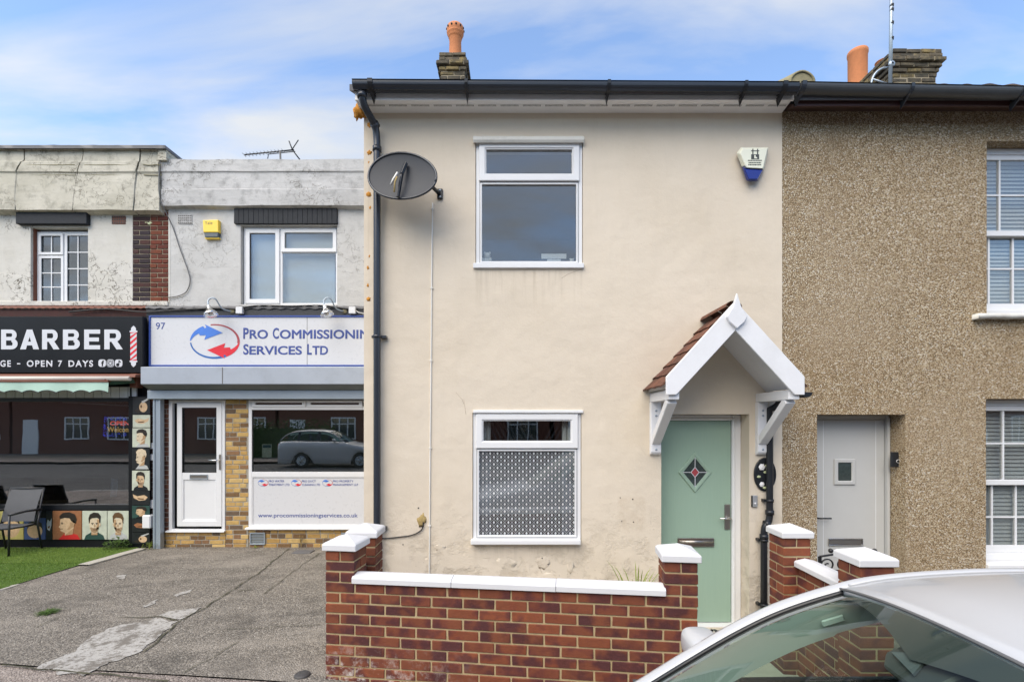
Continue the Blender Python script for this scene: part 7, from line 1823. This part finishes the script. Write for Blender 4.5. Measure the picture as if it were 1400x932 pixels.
for s_ in (-1, 1):
    m_ = MB(); m_.grid(lambda u, v: (-.97+.22*u, YC+s_*(.52+.22*u+.02*v), .42+.10*u+.12*v), 5, 3); m_.build('headlight', M['headlamp'], car)
    m_ = MB(); m_.box(3.33, 3.375, YC+s_*.66, YC+s_*.52, .55, .85); m_.build('tail_light', M['lamp_red'], car, bevel=.015)
    se = lambda t: math.copysign(abs(t)**.62, t)
    m_ = MB(); m_.grid(lambda u, v: (.775+.072*se(math.sin(math.pi*v))*se(math.cos(2*math.pi*u))*(1 if math.cos(2*math.pi*u) < 0 else .95), YC+s_*(.885+.098*se(math.cos(math.pi*v))), .992+.058*se(math.sin(math.pi*v))*se(math.sin(2*math.pi*u))), 32, 20); m_.build('wing_mirror', M['car_paint'], car)
    m_ = MB(); m_.grid(lambda u, v: (.838+.016*v, YC+s_*(.885+.088*se(math.cos(2*math.pi*u))), .992+.049*se(math.sin(2*math.pi*u))), 28, 1); m_.build('mirror_surround', M['car_black'], car)
    m_ = MB(); m_.tube([(.85, YC+s_*.70, .93), (.80, YC+s_*.83, .95)], .022, 8); m_.build('mirror_stalk', M['car_black'], car)
    m_ = MB(); m_.lathe([(0,.002),(.05,.002),(.055,0)], (.8535, YC+s_*.885, .992), 20, (1,0,.05)); m_.build('mirror_glass', M['headlamp'], car)
    for wx in WHEELS:
        wc = V((wx, YC+s_*.76, ZG+.31)); ax = (0, s_, 0)
        wh = MB().lathe([(.20,-.09),(.295,-.09),(.31,-.06),(.312,.06),(.295,.09),(.215,.095),(.20,.07)], wc, 36, ax).build('wheel', M['tyre'], car)
        MB().lathe([(0,.075),(.05,.085),(.06,.07),(.18,.085),(.205,.09),(.205,-.05),(.0,-.05)], wc, 30, ax).build('rim', M['galvanised'], wh)
        for k in range(5):
            t = k*1.2566; d = V((math.cos(t), 0, math.sin(t))); MB().bar(wc+V((0,s_*.085,0))+d*.03, wc+V((0,s_*.092,0))+d*.19, .05, .02).build('spoke', M['chrome'], wh)
m_ = MB(); m_.grid(lambda u, v: (3.30+.06*math.sin(math.pi*u)*1.0, YC+(2*u-1)*.66, ZG+.2+(BELT-ZG-.2)*v), 10, 5); m_.build('tailgate', M['car_paint'], car)
m_ = MB(); m_.box(-.6, 3.2, YC-.74, YC+.74, ZG+.17, ZG+.24); m_.build('floor_pan', M['car_black'], car)
m_ = MB(); m_.prismx([(YC-.70, .55), (YC+.70, .55), (YC+.68, .84), (YC-.68, .84)], .30, .62); m_.build('dashboard', M['car_seat'], car, bevel=.04)
for s_ in (-1, 1):
    st_ = MB().box(1.25, 1.75, YC+s_*.40-.24, YC+s_*.40+.24, .20, .38).build('seat', M['car_seat'], car, bevel=.05)
    MB().obox((1.86, YC+s_*.40, .68), (.06,0,.02), (0,.23,0), (.09,0,.32)).build('seat_back', M['car_seat'], st_, bevel=.04)
    MB().obox((2.0, YC+s_*.40, 1.10), (.05,0,.01), (0,.12,0), (.02,0,.08)).build('headrest', M['car_seat'], st_, bevel=.03)
MB().box(2.35, 2.85, YC-.62, YC+.62, .25, .78).build('rear_seat', M['car_seat'], car, bevel=.06)
sw = MB().tube([(.78+.06*math.cos(t), YC-.38+.18*math.sin(t), .80+.17*math.cos(t)) for t in [k*6.2832/28 for k in range(29)]], .014, 8); sw.build('steering_wheel', M['car_black'], car)
m_ = MB(); m_.tube([wsp(.46,.04,.012), wsp(.74,.10,.012), wsp(.93,.14,.012)], .009, 6); m_.tube([wsp(.05,.03,.012), wsp(.3,.08,.012), wsp(.48,.11,.012)], .009, 6); m_.build('wiper', M['car_black'], car)
r0 = roofp(.20, .78)
MB().tube([V((1.645,1.50,1.425)), V((1.70,1.50,1.436)), V((1.9,1.50,1.46))], [.012,.012,.004], 8).build('roof_aerial_base', M['galvanised'], car)

# ------------------------------------------------------------------ far side of the road, seen only in the glass
def far_house(x0, x1, yf, h, lab, n_w, rend=False):
    t = thing('opposite_house', lab, 'house', ((x0+x1)/2, yf, 0), group='houses across the road seen in the windows')
    m_ = MB(); m_.box(x0, x1, yf-7, yf, -.4, h); m_.build('wall', M['shop_grey_render' if rend else 'opposite_brick'], t)
    m_ = MB(); m_.prismx([(yf+.3, h), (yf-3.5, h+2.4), (yf-7.3, h)], x0-.02, x1-.02); m_.build('roof', M['slate_roof'], t)
    wd = (x1-x0)/n_w
    for k in range(n_w):
        for z0 in (.9, 3.4):
            xa, xb_ = x0+wd*k+wd*.22, x0+wd*(k+1)-wd*.22
            if k == 0 and z0 < 2:
                d = MB().box(xa+.1, xa+1.0, yf, yf+.05, -.1, 2.1).build('door', M['upvc'], t); continue
            f_ = MB().ring(xa, xb_, z0, z0+1.35, yf, yf+.06, .07); n3 = 3
            for q in range(1, n3): f_.box(xa+(xb_-xa)*q/n3-.03, xa+(xb_-xa)*q/n3+.03, yf, yf+.055, z0+.07, z0+1.28)
            f_.box(xa+.07, xb_-.07, yf, yf+.054, z0+.92, z0+.98)
            w_ = f_.build('window', M['upvc'], t); MB().box(xa+.07, xb_-.07, yf+.01, yf+.02, z0+.07, z0+1.28).build('pane', M['diamond_glass'], w_)
far_house(-46, -38.2, -13.5, 5.4, 'brown brick house far along the road reflected in the barber window', 3)
far_house(-38, -30.2, -13.5, 5.6, 'taller brown brick house reflected in the barber window', 3)
far_house(-30, -22.2, -13.5, 5.4, 'brown brick house with white door reflected in the barber window', 3)
far_house(18.2, 26, -13.5, 5.3, 'brown brick house reflected in the sash windows', 3)
far_house(26.2, 34, -13.5, 5.3, 'last brown brick house reflected in the sash windows', 3)
far_house(-22, -14.2, -13.5, 5.4, 'brown brick house reflected at the left of the barber window', 3)
far_house(-14, -6.2, -13.5, 5.4, 'brown brick house across the road reflected in the barber window', 3)
far_house(-6, 1.8, -13.5, 5.2, 'brown brick house across the road reflected in the shop window', 3)
far_house(2, 9.8, -13.5, 5.2, 'brown brick house reflected in the windows of the cream house', 3)
far_house(10, 18, -13.5, 5.3, 'brown brick house across the road behind the parked car', 3, True)
r = random.Random(3); m_ = MB()
for k in range(2600):
    p = V((r.uniform(-14.4, -9.6), r.uniform(-11.2, -10.2), r.uniform(.1, 1.9+.25*math.sin(k)))); d = V((r.uniform(-1,1), r.uniform(-1,1), r.uniform(-.4,1))).normalized()*.11; s_ = d.cross(V((r.uniform(-1,1),.3,r.uniform(-1,1)))).normalized()*.06
    m_.add([p, p+d*.5+s_, p+d, p+d*.5-s_], [(0,1,2,3)])
m_.box(-14.2, -9.8, -11.0, -10.4, .0, 1.6)
tag(m_.build('hedge', M['hedge_leaf'], recalc=False), 'green garden hedge across the road reflected in the shop window', 'hedge')

# a second car of the same kind parked across the road, mirrored in the shop glass
def copy_tree(o, parent, T):
    c = o.copy(); COL.objects.link(c); put(c, T @ WM[o.name], parent)
    for ch_ in list(o.children): copy_tree(ch_, c, T)
    return c
new_m = Matrix.Translation((-8.6, -6.55, gz(-8, 3.4)-.13+.04)) @ Matrix.Rotation(math.pi, 4, 'Z')
car2 = copy_tree(car, None, new_m @ WM[car.name].inverted())
car2['label'] = 'white car parked across the road, seen mirrored in the shop window'
